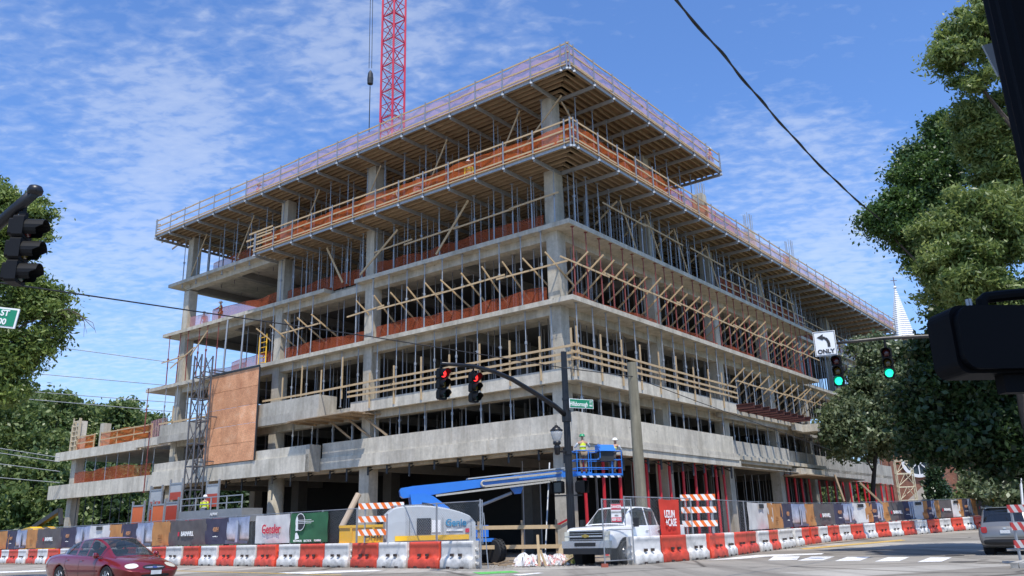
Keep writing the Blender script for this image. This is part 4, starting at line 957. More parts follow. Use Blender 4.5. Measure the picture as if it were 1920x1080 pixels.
# ================================================================== boom lift
BLUE=mat('lift_blue',(.02,.17,.58),.4,var=.12,coat=.3); LGREY=mat('lift_cover_white',(.40,.42,.43),.45,var=.1); HOSE=mat('hose_track',(.40,.38,.33),.7,var=.3,scale=12); YEL=mat('machine_yellow',(.82,.46,.015),.5,var=.15,scale=2)
BP=at(754,924,36.6); BT=at(1104,884,38.6)
ax=(BT-BP).normalized(); axh=Vector((ax.x,ax.y,0)).normalized(); sd=ZV.cross(axh); upb=ax.cross(-sd).normalized()
if upb.z<0: upb=-upb
BL=(BT-BP).length
lift=thing('boom_lift','blue telescopic boom lift with white engine cover reaching across to the building corner','boom lift',Vector((BP.x+2.2*axh.x,BP.y+2.2*axh.y,0)))
def bm_(a0,a1,h,w,dz,name,m=BLUE):
    p=BP+ax*a0+upb*dz; q=BP+ax*a1+upb*dz; return MB().bar(p,q,w,h,upv=upb).build(name,m,lift)
m=MB(); prof=[(0,-.24),(-.10,-.14),(-.12,.08),(-.05,.19),(.5,.22),(5.2,.18),(5.2,-.13),(3.0,-.17),(1.2,-.24)]
m.prism([BP+ax*a+upb*b for a,b in prof],sd*-.26,sd*.26); m.build('main_boom',BLUE,lift)
bm_(5.2,7.3,.34,.42,.02,'mid_boom'); bm_(7.3,BL-1.0,.27,.34,.0,'fly_boom'); bm_(BL-3.6,BL-.9,.07,.40,.19,'boom_strip',LGREY); bm_(2.9,7.4,.05,.5,.27,'boom_strip',LGREY)
front=-sd if (-sd).y<0 else sd
hm=MB()
for (a0,a1,b) in ((3.6,7.2,.10),(3.6,7.2,-.14)): hm.bar(BP+ax*a0+upb*b+front*.34,BP+ax*a1+upb*(b-.02)+front*.34,.1,.09,upv=upb)
hm.path([BP+ax*(3.6-.14*math.sin(t))+upb*(-.02+.12*math.cos(t))+front*.34 for t in np.linspace(0,PI,8)],.05,6); hm.bar(BP+ax*1.4+upb*-.30+front*.36,BP+ax*7.1+upb*-.26+front*.36,.06,.08,upv=upb); hm.build('hose_carrier',HOSE,lift)
MB().tube(BP+ax*3.4-ZV*.95,BP+ax*4.9-ZV*.55,.07,8).build('lift_cylinder',STEEL,lift)
MB().prism([BP+ax*a+upb*b for a,b in ((4.8,-.3),(5.4,-.3),(5.25,-.62),(5.0,-.62))],sd*-.12,sd*.12).build('cylinder_bracket',BLUE,lift)
tb=Vector((BP.x,BP.y,0))
MB().prism([tb+axh*a+ZV*z for a,z in ((.3,2.95),(.9,3.0),(1.3,2.85),(2.0,2.35),(2.0,2.0),(1.2,2.55),(.8,2.6),(.9,1.7),(.5,1.7))],sd*-.5,sd*.5).build('turret',BLUE,lift)
# engine covers
def cover(a0,a1,off,w,name='engine_cover'):
    n=16; mb=MB()
    def fn(u,v):
        a=a0+(a1-a0)*u; e=math.sin(PI*u)**.35 if 0<u<1 else 0; zt=1.95+.58*(.35+.65*e)-.42*u*u; ang=v*PI; y=off+w/2*math.cos(ang)*(1 if abs(math.cos(ang))<.999 else 1); zz=.95 if v in (0,1) else min(zt,1.2+(zt-1.2)*min(1,math.sin(ang)*1.9))
        return tb+axh*a+sd*y+ZV*zz
    mb.grid(fn,n,12); mb.quad(fn(0,0),fn(0,.25),fn(0,.5),fn(0,.75),fn(0,1)); mb.quad(fn(1,0),fn(1,.25),fn(1,.5),fn(1,.75),fn(1,1)); return mb.build(name,LGREY,lift)
fo=-1 if front==-sd else 1
cover(-.7,3.0,fo*.8,.85); cover(-.7,3.0,-fo*.75,.8)
fr=tb+front*1.25
tx=text_obj('Genie',.37,mat('blue_lettering',(.02,.22,.40),.5,var=.1),lift,fr+axh*2.15+ZV*1.72-Vector(lift.location),(PI/2,0,math.atan2(axh.y,axh.x)),.012)
MB().bar(fr+axh*1.75+ZV*1.42,fr+axh*2.45+ZV*1.42,.012,.07).build('decal_strip',LW,lift); MB().bar(fr+axh*2.55+ZV*1.40,fr+axh*2.72+ZV*1.40,.012,.16).build('red_decal',LRd,lift)
for a_ in (.2,1.6,2.8): MB().bar(fr+axh*a_+ZV*1.15-front*.005,fr+axh*a_+ZV*1.95-front*.005,.012,.012,upv=front).build('cover_seam',DSTEEL,lift)
MB().bar(fr+axh*.5+ZV*1.6-front*.01,fr+axh*1.1+ZV*1.6-front*.01,.012,.66).build('vent_panel',DSTEEL,lift); MB().bar(fr+axh*1.13+ZV*1.6-front*.01,fr+axh*1.5+ZV*1.6-front*.01,.012,.5).build('notice_plate',LW,lift)
MB().bar(tb+axh*.3+ZV*.98,tb+axh*3.9+ZV*.98,1.9,.14).build('turntable',BLUE,lift); MB().bar(tb-axh*.4+ZV*1.14+front*1.27,tb+axh*2.7+ZV*1.14+front*1.27,.05,.2).build('yellow_band',YEL,lift)
MB().bar(tb+axh*.4+ZV*.62,tb+axh*4.0+ZV*.62,1.3,.45).build('chassis',DSTEEL,lift); MB().bar(tb+axh*3.0+ZV*1.35,tb+axh*3.75+ZV*1.35,.5,.5).build('chassis_end',BLUE,lift)
def big_wheel(c,axis,r=.5,w=.36):
    rot=axis.to_track_quat('Z','Y').to_matrix()
    pr=[(r*.55,-w/2),(r*.92,-w/2),(r,-w*.36),(r,w*.36),(r*.92,w/2),(r*.55,w/2)]
    t=MB().lathe(pr,30,c,rot=rot)
    for k in range(22):
        a=2*PI*k/22
        for sgn in (-1,1):
            q=rot@Vector((math.cos(a+sgn*.07)*r*1.0,math.sin(a+sgn*.07)*r*1.0,sgn*w*.25)); tg=rot@Vector((-math.sin(a),math.cos(a),.7*sgn)); t.bar(c+q-tg*.05,c+q+tg*.05,.05,.07,upv=q.normalized())
    wh=t.build('wheel',RUB,lift)
    h=MB().lathe([(r*.56,-w*.30),(r*.5,w*.34),(r*.50,w*.30),(r*.2,w*.2),(r*.16,w*.42),(.01,w*.42)],20,c,rot=rot); h.build('rim',mat('muddy_rim',(.20,.13,.085),.85,var=.4,scale=8),lift); return wh
for a_ in (.7,3.95):
    for o_ in (.98,-.98): big_wheel(tb+axh*a_+front*o_+ZV*.5,(front*(1 if o_>0 else -1)) if a_<1 else Vector((-.80,-.60,0))*(1 if o_>0 else -1))
# basket
BWST=STR.copy(); BWST.name='black_white_stripes'
for n_ in BWST.node_tree.nodes:
    if n_.bl_idname=='ShaderNodeMix': n_.inputs[7].default_value=(.02,.02,.02,1)
bk=BT+axh*.35; bx=(rt-ZV*rt.z).normalized(); bx=(bx*.94+Vector((bx.y,-bx.x,0))*-.34).normalized(); by=ZV.cross(bx); 
def bq(a,b,z): return bk+bx*a+by*b+ZV*(z)
FZ=-.22
mb=MB(); mb.hexa([bq(-1.15,-.45,FZ),bq(1.15,-.45,FZ),bq(1.15,.5,FZ),bq(-1.15,.5,FZ)]+[bq(-1.15,-.45,FZ+.1),bq(1.15,-.45,FZ+.1),bq(1.15,.5,FZ+.1),bq(-1.15,.5,FZ+.1)]); mb.build('basket_floor',BLUE,lift)
for z in (.35,.72,1.12):
    mb=MB(); pts=[bq(-1.13,-.43,FZ+z),bq(1.13,-.43,FZ+z),bq(1.13,.48,FZ+z),bq(-1.13,.48,FZ+z)]
    for i in range(4): mb.tube(pts[i],pts[(i+1)%4],.024,6)
    mb.build('basket_rail',BLUE,lift)
for a,b in ((-1.13,-.43),(1.13,-.43),(1.13,.48),(-1.13,.48),(-.55,-.43),(.62,-.43),(0,.48)): MB().tube(bq(a,b,FZ),bq(a,b,FZ+1.12),.025,6).build('basket_post',BLUE,lift)
MB().path([bq(-.12,-.5,FZ+.75),bq(-.02,-.55,FZ+.78),bq(.0,-.55,FZ+1.3),bq(-.08,-.5,FZ+1.42)],.025,6).build('basket_rail',BLUE,lift)
mb=MB(); mb.prism([bq(-.05,-.62,FZ+1.1),bq(-.05,-.40,FZ+1.40),bq(-.05,-.1,FZ+1.40),bq(-.05,-.1,FZ+1.05)],(0,0,0),bx*.82); mb.build('control_hood',BLUE,lift); mb=MB(); mb.prism([bq(.0,-.52,FZ+.65),bq(.0,-.5,FZ+1.08),bq(.0,-.12,FZ+1.04),bq(.0,-.12,FZ+.65)],(0,0,0),bx*.7); mb.build('control_box',DSTEEL,lift)
mb=MB(); mb.prism([bq(-1.1,-.455,FZ-.08),bq(1.15,-.455,FZ-.08),bq(1.15,-.455,FZ+.0),bq(-1.1,-.455,FZ+.0)],(0,0,0),by*-.02); mb.build('warning_stripe',BWST,lift)
MB().bar(BT-ax*1.0+upb*.0,BT+axh*.1-ZV*.15,.24,.24).build('jib_head',BLUE,lift)
vw=(bk-CAMP); 
person('person in yellow vest and green hard hat standing in the blue basket',bq(-.62,-.02,FZ+.1),face(vw.x,vw.y)+.3,HATG,HIV,SHIRTW,KHAKI,armL=((-.16,-.14,-.18),(-.22,-.36,-.12)),armR=((.14,-.12,-.2),(.1,-.34,-.15)))
person('person in yellow vest bending forward in the blue basket',bq(.80,-.12,FZ+.1),face(vw.x,vw.y)-.5,HATW,HIV,SHIRTW,mat('grey_trousers',(.13,.12,.11),.85),bend=.75,armL=((-.05,-.2,-.2),(-.02,-.35,-.4)),armR=((.06,-.18,-.22),(.05,-.32,-.42)))
# other workers
def pl(px,py,s=None,t=None,z=0):
    d=fw+rt*((px-960)/F)-up*((py-540)/F); b=Vector((d.x,d.y)); 
    best=None
    for i in range(2000):
        k=20+i*.04; x,y=d.x*k,d.y*k; S_,T_=ST(x,y)
        e=abs(T_-t) if t is not None else abs(S_-s)
        if best is None or e<best[0]: best=(e,Vector((x,y,z)))
    return best[1]
person('person in yellow vest standing with arm out in the open fifth storey',pl(413,590,t=1.0,z=L5F),face(-.8,-.5),HATW,HIV,SHIRTR,KHAKI,armL=((-.2,-.16,-.1),(-.42,-.3,-.12)))
person('person in orange vest crouching behind the pink net in the open fifth storey',pl(386,595,t=1.3,z=L5F),face(-.2,-1),HATW,HIO,SHIRTW,KHAKI,bend=.5,crouch=.7)
ZD=20.12+.33
person('person in yellow vest bending on the middle deck near the second column',pl(737,360,t=-.55,z=ZD),face(1,-.2),HATY,HIV,SHIRTW,DENIM,bend=.9)
person('person with white hard hat standing behind the orange net on the middle deck',pl(784,335,t=-.2,z=ZD),face(-.4,-1),HATW,HIO,SHIRTW,DENIM)
person('person in yellow vest kneeling on the middle deck in the gap of the net',pl(880,312,t=-.55,z=ZD),face(-.3,-1),HATW,HIV,HIV,DENIM,bend=.25,crouch=.8)
person('person in yellow vest beside the corner of the middle deck',pl(1052,228,t=.15,z=ZD),face(.3,-1),HATW,HIV,SHIRTW,DENIM)
ZT=24.62+.33
person('person in a red shirt on the top deck, left of the crane mast',pl(485,345,t=.15,z=ZT),face(1,0),mat('black_cap',(.02,.02,.02),.6),HIO,SHIRTR,DENIM)
person('person in orange vest at the right end of the top deck',B(-.75,16.2,ZT),face(1,.3),HATW,HIO,HIO,DENIM,bend=.5)
person('person in orange vest leaning over the rail of the far right deck',pl(1597,560,s=-.5,z=ZD),face(-1,.3),HATW,HIO,HIO,DENIM,bend=.6)
# ================================================================== road vehicles
from mathutils.bvhtree import BVHTree
def cat(P_,t):
    n=len(P_)-1; i=min(int(t*n),n-1); f=t*n-i; a=P_[max(i-1,0)];b=P_[i];c=P_[i+1];d=P_[min(i+2,n)]
    return [.5*((2*q)+(r_-p_)*f+(2*p_-5*q+4*r_-s_)*f*f+(3*q-p_-3*r_+s_)*f**3) for p_,q,r_,s_ in zip(a,b,c,d)]
def lerp_st(S_,y):
    for a,b in zip(S_,S_[1:]):
        if a[0]<=y<=b[0]:
            i=S_.index(a); p_=S_[max(i-1,0)]; e=S_[min(i+2,len(S_)-1)]; f=(y-a[0])/(b[0]-a[0])
            out=[]
            for k in range(len(a)):
                m0=(b[k]-p_[k])/(b[0]-p_[0])*(b[0]-a[0]) if b[0]!=p_[0] else 0; m1=(e[k]-a[k])/(e[0]-a[0])*(b[0]-a[0]) if e[0]!=a[0] else 0
                out.append((2*f**3-3*f*f+1)*a[k]+(f**3-2*f*f+f)*m0+(-2*f**3+3*f*f)*b[k]+(f**3-f*f)*m1)
            return out
    return list(S_[-1])
def body_mesh(S_,ring,ny=70,nr=26,wheels=(),soft=True):
    y0,y1=S_[0][0],S_[-1][0]; mb=MB(); w=2*nr
    for j in range(ny+1):
        y=y0+(y1-y0)*j/ny; k=ring(lerp_st(S_,y)); h=[cat(k,i/nr) for i in range(nr+1)]
        pts=[(p_[0],y,p_[1]) for p_ in h]+[(-p_[0],y,p_[1]) for p_ in h[-2:0:-1]]
        for p_ in pts:
            x,yy,z=p_
            for wy,wr,zc in wheels:
                dd=math.hypot(yy-wy,z-zc)
                if dd<wr and abs(x)>.35:
                    if dd<1e-4: dd=1e-4
                    yy2=wy+(yy-wy)/dd*wr; z2=zc+abs(z-zc)/dd*wr if z<zc+.02 else zc+(z-zc)/dd*wr
                    yy=yy+(yy2-yy)*.55; z=max(z2,zc+math.sqrt(max(0,wr*wr-(yy-wy)**2)))
            mb.v.append(Vector((x,yy,z)))
    for j in range(ny):
        for i in range(w): a=j*w+i; b=j*w+(i+1)%w; mb.f.append((a,b,b+w,a+w))
    mb.f.append(tuple(range(w))); mb.f.append(tuple(ny*w+i for i in reversed(range(w)))); return mb
def ringbody(q):
    y,zb,xs,xm,zm,xb,zB,zt=q
    return [(0,zb),(xs*.8,zb),(xs,zb+.05),(xm,zm),(xm*.985,zm+(zB-zm)*.55),(xb,zB),(xb*.72,zt-.005),(xb*.35,zt+.012),(0,zt+.016)]
class Car:
    def __init__(s,name,label,catg,loc,heading,paint):
        s.o=thing(name,label,catg,loc,heading); s.paint=paint
    def body(s,S_,ring=ringbody,**k):
        mb=body_mesh(S_,ring,**k); s.b=mb.build('body',s.paint,s.o,smooth=True,local=True); s.bvh=BVHTree.FromPolygons([tuple(v) for v in mb.v],[tuple(f) for f in mb.f]); return s
    def patch(s,name,m,shape,axis,off=.006,n=8,inner=0):
        """shape: list of 2-D outline points; axis '+y' front, '-y' rear, '+x'/'-x' sides : projected onto the body"""
        dirs={'+y':Vector((0,-1,0)),'-y':Vector((0,1,0)),'+x':Vector((-1,0,0)),'-x':Vector((1,0,0)),'+z':Vector((0,0,-1))}; d=dirs[axis]
        def hit(a,b):
            o_={'y':Vector((a,0,b)),'x':Vector((0,a,b)),'z':Vector((a,b,0))}[axis[1]]-d*6
            h=s.bvh.ray_cast(o_,d); return (h[0]-d*off) if h[0] else None
        cx=sum(p_[0] for p_ in shape)/len(shape); cz=sum(p_[1] for p_ in shape)/len(shape)
        rings=[]
        for j in range(n+1):
            k=j/n; r_=[]
            for p_ in shape:
                h=hit(cx+(p_[0]-cx)*k,cz+(p_[1]-cz)*k)
                r_.append(h)
            rings.append(r_)
        mb=MB(); L_=len(shape)
        for r_ in rings:
            for h in r_: mb.v.append(h if h else Vector((0,0,-99)))
        for j in range(n):
            for i in range(L_):
                a=j*L_+i; b=j*L_+(i+1)%L_; q=(a,b,b+L_,a+L_)
                if all(mb.v[t].z>-50 for t in q): mb.f.append(q if j else (a,b+L_,a+L_))
        mb.v=[v if v.z>-50 else Vector((0,0,.5)) for v in mb.v]
        return mb.build(name,m,s.o,smooth=True,local=True)
    def cabin(s,S_,glass,wind,rear,sides,nv=18,ny=60,hi=.93,lo=.08,pill=None):
        """S_: (y, xbase, zbase, xroof, zroof)"""
        y0,y1=S_[0][0],S_[-1][0]; vs=[]; w=2*nv+1
        for j in range(ny+1):
            y=y0+(y1-y0)*j/ny; _,xb,zb,xr,zr=lerp_st(S_,y)
            key=[(xb,zb-.03),(xb,zb),(xb+(xr-xb)*.5,zb+(zr-zb)*.52),(xr+.015,zr-.05*min(1,(zr-zb)*3)),(xr-.10,zr-.004),(xr*.5,zr+.014),(0,zr+.02)]
            h=[cat(key,i/nv) for i in range(nv+1)]
            vs+=[Vector((p_[0],y,p_[1])) for p_ in h]+[Vector((-p_[0],y,p_[1])) for p_ in h[-2::-1]]
        groups={}
        for j in range(ny):
            yc=y0+(y1-y0)*(j+.5)/ny; _,xb,zb,xr,zr=lerp_st(S_,yc)
            for i in range(w-1):
                ii=i if i<nv else w-2-i; f=(j*w+i,j*w+i+1,(j+1)*w+i+1,(j+1)*w+i); key='cabin_shell'; t=(ii+.5)/nv
                side=1/6<t<.5; top=t>.62
                if top and wind[0]<yc<wind[1]: key='windshield'
                elif top and rear[0]<yc<rear[1]: key='rear_window'
                elif side:
                    for n_,(a,b) in enumerate(sides):
                        if a<yc<b and zr-zb>.2: key='side_window%d_%d'%(n_,i<nv)
                groups.setdefault(key,[]).append(f)
        for key,fs_ in groups.items():
            ids=sorted({i for f in fs_ for i in f}); mp={v:k for k,v in enumerate(ids)}; mb=MB(); mb.v=[vs[i].copy() for i in ids]; mb.f=[tuple(mp[i] for i in f) for f in fs_]
            nm='side_window' if key.startswith('side') else key
            mb.build(nm,s.paint if key=='cabin_shell' else glass,s.o,smooth=True,local=True)
    def wheel(s,x,y,r,w,rimm,spokes=7,hub=.62):
        sg=1 if x>0 else -1; rot=Vector((sg,0,0)).to_track_quat('Z','Y').to_matrix(); c=Vector((x,y,r))
        t=MB().lathe([(r*hub,-w/2),(r*.93,-w/2),(r,-w*.32),(r,w*.32),(r*.94,w/2),(r*hub,w/2*.9)],30,c,rot=rot).build('wheel',RUB,s.o,local=True)
        mb=MB().lathe([(r*hub*1.02,w*.36),(r*hub*.95,w*.47),(r*hub*.86,w*.36),(r*hub*.84,w*.1),(.01,w*.1)],26,c,rot=rot)
        for k in range(spokes):
            a=2*PI*k/spokes; p_=c+rot@Vector((math.cos(a)*r*.1,math.sin(a)*r*.1,w*.44)); q=c+rot@Vector((math.cos(a)*r*hub*.92,math.sin(a)*r*hub*.92,w*.38)); mb.bar(p_,q,r*.13,.03,upv=rot@Vector((0,0,1)))
        mb.lathe([(r*.2,w*.3),(r*.2,w*.48),(.01,w*.5)],14,c,rot=rot); q=mb.build('rim',rimm,t,local=True)
        MB().box((x-sg*w*.5,y,r*1.02),(w*1.1,r*2.1,r*1.9)).build('wheel_well',mat('wheel_well_black',(.006,.006,.006),.95),s.o,local=True)
        return t
def oval(cx,cz,a,b,n=20,p=2.0,tilt=0): 
    out=[]
    for k in range(n):
        t=2*PI*k/n; c_,s_=math.cos(t),math.sin(t); x=a*abs(c_)**(2/p)*(1 if c_>=0 else -1); z=b*abs(s_)**(2/p)*(1 if s_>=0 else -1); out.append((cx+x*math.cos(tilt)-z*math.sin(tilt),cz+x*math.sin(tilt)+z*math.cos(tilt)))
    return out
def strip(pts,w=.008):   # closed outline around a polyline
    a=[];b=[]
    for i,p_ in enumerate(pts):
        q=pts[min(i+1,len(pts)-1)]; o_=pts[max(i-1,0)]; dx,dz=q[0]-o_[0],q[1]-o_[1]; l=math.hypot(dx,dz) or 1; a.append((p_[0]-dz/l*w,p_[1]+dx/l*w)); b.append((p_[0]+dz/l*w,p_[1]-dx/l*w))
    return a+b[::-1]
def seam(car,pts,axis,m,name='door_seam'):   # thin strip projected quad by quad
    d={'+x':Vector((-1,0,0)),'-x':Vector((1,0,0)),'+y':Vector((0,-1,0)),'-y':Vector((0,1,0)),'+z':Vector((0,0,-1))}[axis]; mb=MB(); P_=[]
    for (a,b),(c,e) in zip(pts,pts[1:]):
        for k in range(8): P_.append((a+(c-a)*k/8,b+(e-b)*k/8))
    P_.append(pts[-1]); row=[]
    for i,p_ in enumerate(P_):
        q=P_[min(i+1,len(P_)-1)]; o_=P_[max(i-1,0)]; dx,dz=q[0]-o_[0],q[1]-o_[1]; l=math.hypot(dx,dz) or 1; w=.006
        pr=[]
        for sg in (-1,1):
            a,b=p_[0]-sg*dz/l*w,p_[1]+sg*dx/l*w; h=car.bvh.ray_cast({'y':Vector((a,0,b)),'x':Vector((0,a,b)),'z':Vector((a,b,0))}[axis[1]]-d*6,d); pr.append(h[0]-d*.004 if h[0] else None)
        row.append(pr)
    for r_,q in zip(row,row[1:]):
        if None in r_ or None in q: continue
        mb.quad(r_[0],r_[1],q[1],q[0])
    if mb.v: mb.build(name,m,car.o,local=True)
SEAM=mat('seam_black',(.008,.008,.009),.8); CHROME=mat('chrome',(.72,.73,.75),.18,.75,var=.05); LENS=mat('headlight_lens',(.62,.60,.50),.12,var=.15,coat=.6); REDL=mat('tail_lamp',(.35,.01,.012),.2,var=.2,coat=.5); TRIM=mat('black_trim',(.012,.012,.013),.55); PLATE=mat('number_plate',(.62,.63,.62),.5,var=.4,scale=14); SEAT=mat('seat_fabric',(.16,.14,.12),.9)
GLS=glassmat('car_glass',(.03,.04,.04),.62)
def carpaint(name,col,metal=.25):
    m=mat(name,col,.34,metal,var=.08,scale=1.5,coat=1.0); return m
# --- maroon sedan
CP=at(208,1058,26.0); s_head=math.atan2(.93,-.0)
red=Car('sedan_car','maroon four door sedan with rounded nose driving past at the lower left','car',Vector((CP.x,CP.y,0)),0,carpaint('maroon_paint',(.19,.006,.008)))
hd=Vector((.80,-.60,0)); red.o.rotation_euler=(0,0,math.atan2(-hd.x,hd.y))
red.body([(-2.50,.40,.62,.72,.60,.60,.80,.82),(-2.36,.28,.74,.83,.60,.72,.90,.94),(-1.9,.21,.82,.90,.60,.79,.94,1.0),(-1.0,.19,.86,.925,.60,.84,.93,.99),(0,.19,.87,.925,.58,.85,.90,.95),(.9,.19,.86,.92,.57,.83,.86,.93),(1.5,.19,.84,.905,.55,.77,.79,.85),(2.05,.19,.78,.87,.52,.68,.69,.735),(2.34,.22,.66,.77,.48,.56,.58,.62),(2.46,.28,.54,.64,.46,.46,.52,.55),(2.52,.36,.40,.48,.46,.34,.50,.51)],wheels=((1.46,.37,.32),(-1.30,.37,.32)))
red.cabin([(-2.0,.52,.97,.46,.985),(-1.45,.70,.95,.56,1.19),(-.9,.77,.92,.585,1.355),(-.25,.80,.90,.60,1.42),(.25,.80,.89,.585,1.405),(.7,.785,.87,.56,1.24),(1.2,.74,.84,.62,.965),(1.42,.70,.82,.62,.865)],GLS,(.36,1.36),(-1.85,-.95),((-1.45,-.62),(-.53,.08),(.10,.78)))
for x in (-.80,.80):
    for y in (1.46,-1.30): red.wheel(x,y,.325,.21,mat('alloy_rim',(.40,.40,.41),.3,.8))
for sx in (-1,1):
    red.patch('headlight',LENS,oval(sx*.58,.63,.17,.06,24,2.3,-sx*.16),'+y',.012); red.patch('mirror_seam',SEAM,oval(1.0,.85,.05,.02),'+x' if sx>0 else '-x',.004)
    ax_='+x' if sx>0 else '-x'
    for pts in ([(.88,.86),(.86,.45),(.80,.30)],[(-.10,.90),(-.10,.30)],[(-.98,.90),(-.93,.62),(-.80,.52),(-.72,.30)],[(.8,.30),(-.72,.30)]): seam(red,pts,ax_,SEAM)
    red.patch('door_handle',red.paint,oval(.02,.80,.09,.018),ax_,.02); red.patch('door_handle',red.paint,oval(-.86,.82,.09,.018),ax_,.02); red.patch('side_moulding',mat('maroon_moulding',(.11,.006,.014),.4),oval(0,.50,1.0,.028,24,6),ax_,.014)
    MB().lathe([(.01,-.07),(.06,-.06),(.085,0),(.08,.05),(.01,.07)],12,(sx*.93,.86,.93),axis='X').build('wing_mirror',red.paint,red.o,smooth=True,local=True)
    red.patch('tail_lamp',REDL,oval(sx*.55,.70,.16,.09,20,3),'-y',.01)
red.patch('grille',TRIM,oval(0,.585,.34,.072,24,2),'+y',.014); red.patch('grille_bar',CHROME,oval(0,.585,.29,.018,24,2),'+y',.022); red.patch('badge',mat('badge_blue',(.04,.06,.18),.3,coat=.5),oval(0,.585,.07,.03),'+y',.03)
red.patch('air_intake',TRIM,oval(0,.36,.42,.04,20,5),'+y',.008); red.patch('number_plate',PLATE,[(-.16,.39),(.16,.39),(.16,.50),(-.16,.50)],'+y',.03); seam(red,[(-.78,.545),(0,.50),(.78,.545)],'+y',SEAM,'bumper_seam'); seam(red,[(-.74,.9),(-.6,.70)],'+y',SEAM,'bonnet_seam')
for sx in (-.36,.36):
    MB().box((sx,-.25,.72),(.46,.14,.70)).box((sx,.0,.52),(.46,.5,.14)).lathe([(.05,0),(.11,.06),(.10,.2),(.02,.24)],10,(sx,-.27,1.08)).build('seat',SEAT,red.o,local=True)
MB().box((0,.95,.86),(1.3,.45,.08)).lathe([(.17,-.012),(.19,0),(.17,.012)],18,(.36,.62,.92),rot=Matrix.Rotation(R(65),3,'X')).build('dashboard',TRIM,red.o,local=True)
# --- white pickup
tp=at(1093,1000,33.4)
wh=Car('pickup_truck','white crew cab pickup with chrome grille parked at the open gate','truck',Vector((3.05,32.5,0)),0,carpaint('white_paint',(.84,.84,.84),0))
hd=Vector((-.60,-.80,0)); wh.o.rotation_euler=(0,0,math.atan2(-hd.x,hd.y))
wh.o.scale=(1.06,1.06,1.06)
Lt=-2.35   # y of the front bumper is +.95 from the origin, cab behind
def ringtruck(q):
    y,zb,xs,xm,zm,xb,zB,zt=q
    return [(0,zb),(xs*.85,zb),(xs,zb+.04),(xm,zm),(xm*.995,zm+(zB-zm)*.6),(xb,zB),(xb-.07,zt-.01),(xb*.5,zt+.012),(0,zt+.02)]
wh.body([(-4.95,.62,.90,.96,.85,.95,1.26,1.30),(-4.9,.56,.93,.98,.85,.96,1.28,1.32),(-2.7,.55,.95,.99,.85,.97,1.29,1.33),(-1.2,.52,.95,.99,.85,.97,1.28,1.33),(-.55,.52,.95,.99,.85,.96,1.24,1.33),(.2,.55,.94,.985,.85,.93,1.19,1.31),(.62,.58,.92,.97,.82,.91,1.14,1.28),(.78,.60,.88,.93,.80,.88,1.10,1.23),(.84,.62,.82,.88,.80,.84,1.06,1.19)],ring=ringtruck,wheels=((-.15,.52,.41),(-3.9,.52,.41)),ny=90)
wh.cabin([(-2.95,.90,1.30,.66,1.33),(-2.85,.90,1.30,.70,1.86),(-2.4,.91,1.30,.73,1.97),(-1.7,.91,1.30,.73,2.0),(-1.25,.91,1.30,.72,1.97),(-.95,.90,1.30,.70,1.82),(-.40,.88,1.29,.80,1.36)],GLS,(-1.12,-.46),(-2.94,-2.86),((-2.75,-2.02),(-1.92,-1.0)))
for x in (-.86,.86):
    for y in (-.15,-3.9): wh.wheel(x,y,.41,.27,mat('bright_rim',(.55,.55,.56),.25,.9),8,.58)
MB().box((0,.86,.72),(1.92,.22,.24)).build('front_bumper',CHROME,wh.o,local=True); MB().box((0,.86,.50),(1.84,.22,.2)).box((0,.975,.72),(.86,.02,.12)).build('bumper_valance',TRIM,wh.o,local=True)
MB().box((0,.87,1.02),(1.36,.04,.34)).build('grille',TRIM,wh.o,local=True)
for z in (.88,.99,1.08,1.16): MB().box((0,.90,z),(1.36,.03,.016 if z!=.99 else .05)).build('grille_bar',CHROME,wh.o,local=True)
MB().prism([(-.15,0,.965),(-.12,0,1.035),(-.05,0,1.035),(-.05,0,1.06),(.05,0,1.06),(.05,0,1.035),(.15,0,1.035),(.12,0,.965),(.05,0,.965),(.05,0,.94),(-.05,0,.94),(-.05,0,.965)],(0,.915,0),(0,.935,0)).build('badge',mat('badge_gold',(.50,.36,.10),.3,.6),wh.o,local=True)
for sx in (-1,1):
    MB().box((sx*.80,.80,1.0),(.22,.12,.30)).build('headlight',LENS,wh.o,local=True); MB().box((sx*.80,.865,1.0),(.20,.01,.02)).build('headlight_bar',CHROME,wh.o,local=True)
    ax_='+x' if sx>0 else '-x'
    for pts in ([(-.62,1.28),(-.62,.58)],[(-1.96,1.28),(-1.96,.58)],[(-2.85,1.28),(-2.85,.95),(-2.72,.6)],[(-.62,.6),(-2.72,.6)],[(-3.02,1.29),(-3.02,.6)]): seam(wh,pts,ax_,SEAM)
    for y in (-1.75,-2.7): MB().box((sx*1.0,y,1.12),(.03,.22,.035)).build('door_handle',CHROME,wh.o,local=True)
    MB().box((sx*1.13,-.72,1.42),(.14,.16,.30)).box((sx*1.02,-.76,1.34),(.16,.05,.05)).build('wing_mirror',TRIM,wh.o,local=True)
MB().box((0,-3.95,1.20),(1.7,1.75,.3)).build('bed_liner',TRIM,wh.o,local=True)
for sx in (-.42,.42): MB().box((sx,-1.75,1.25),(.5,.16,.8)).box((sx,-1.4,1.0),(.5,.55,.16)).build('seat',SEAT,wh.o,local=True)
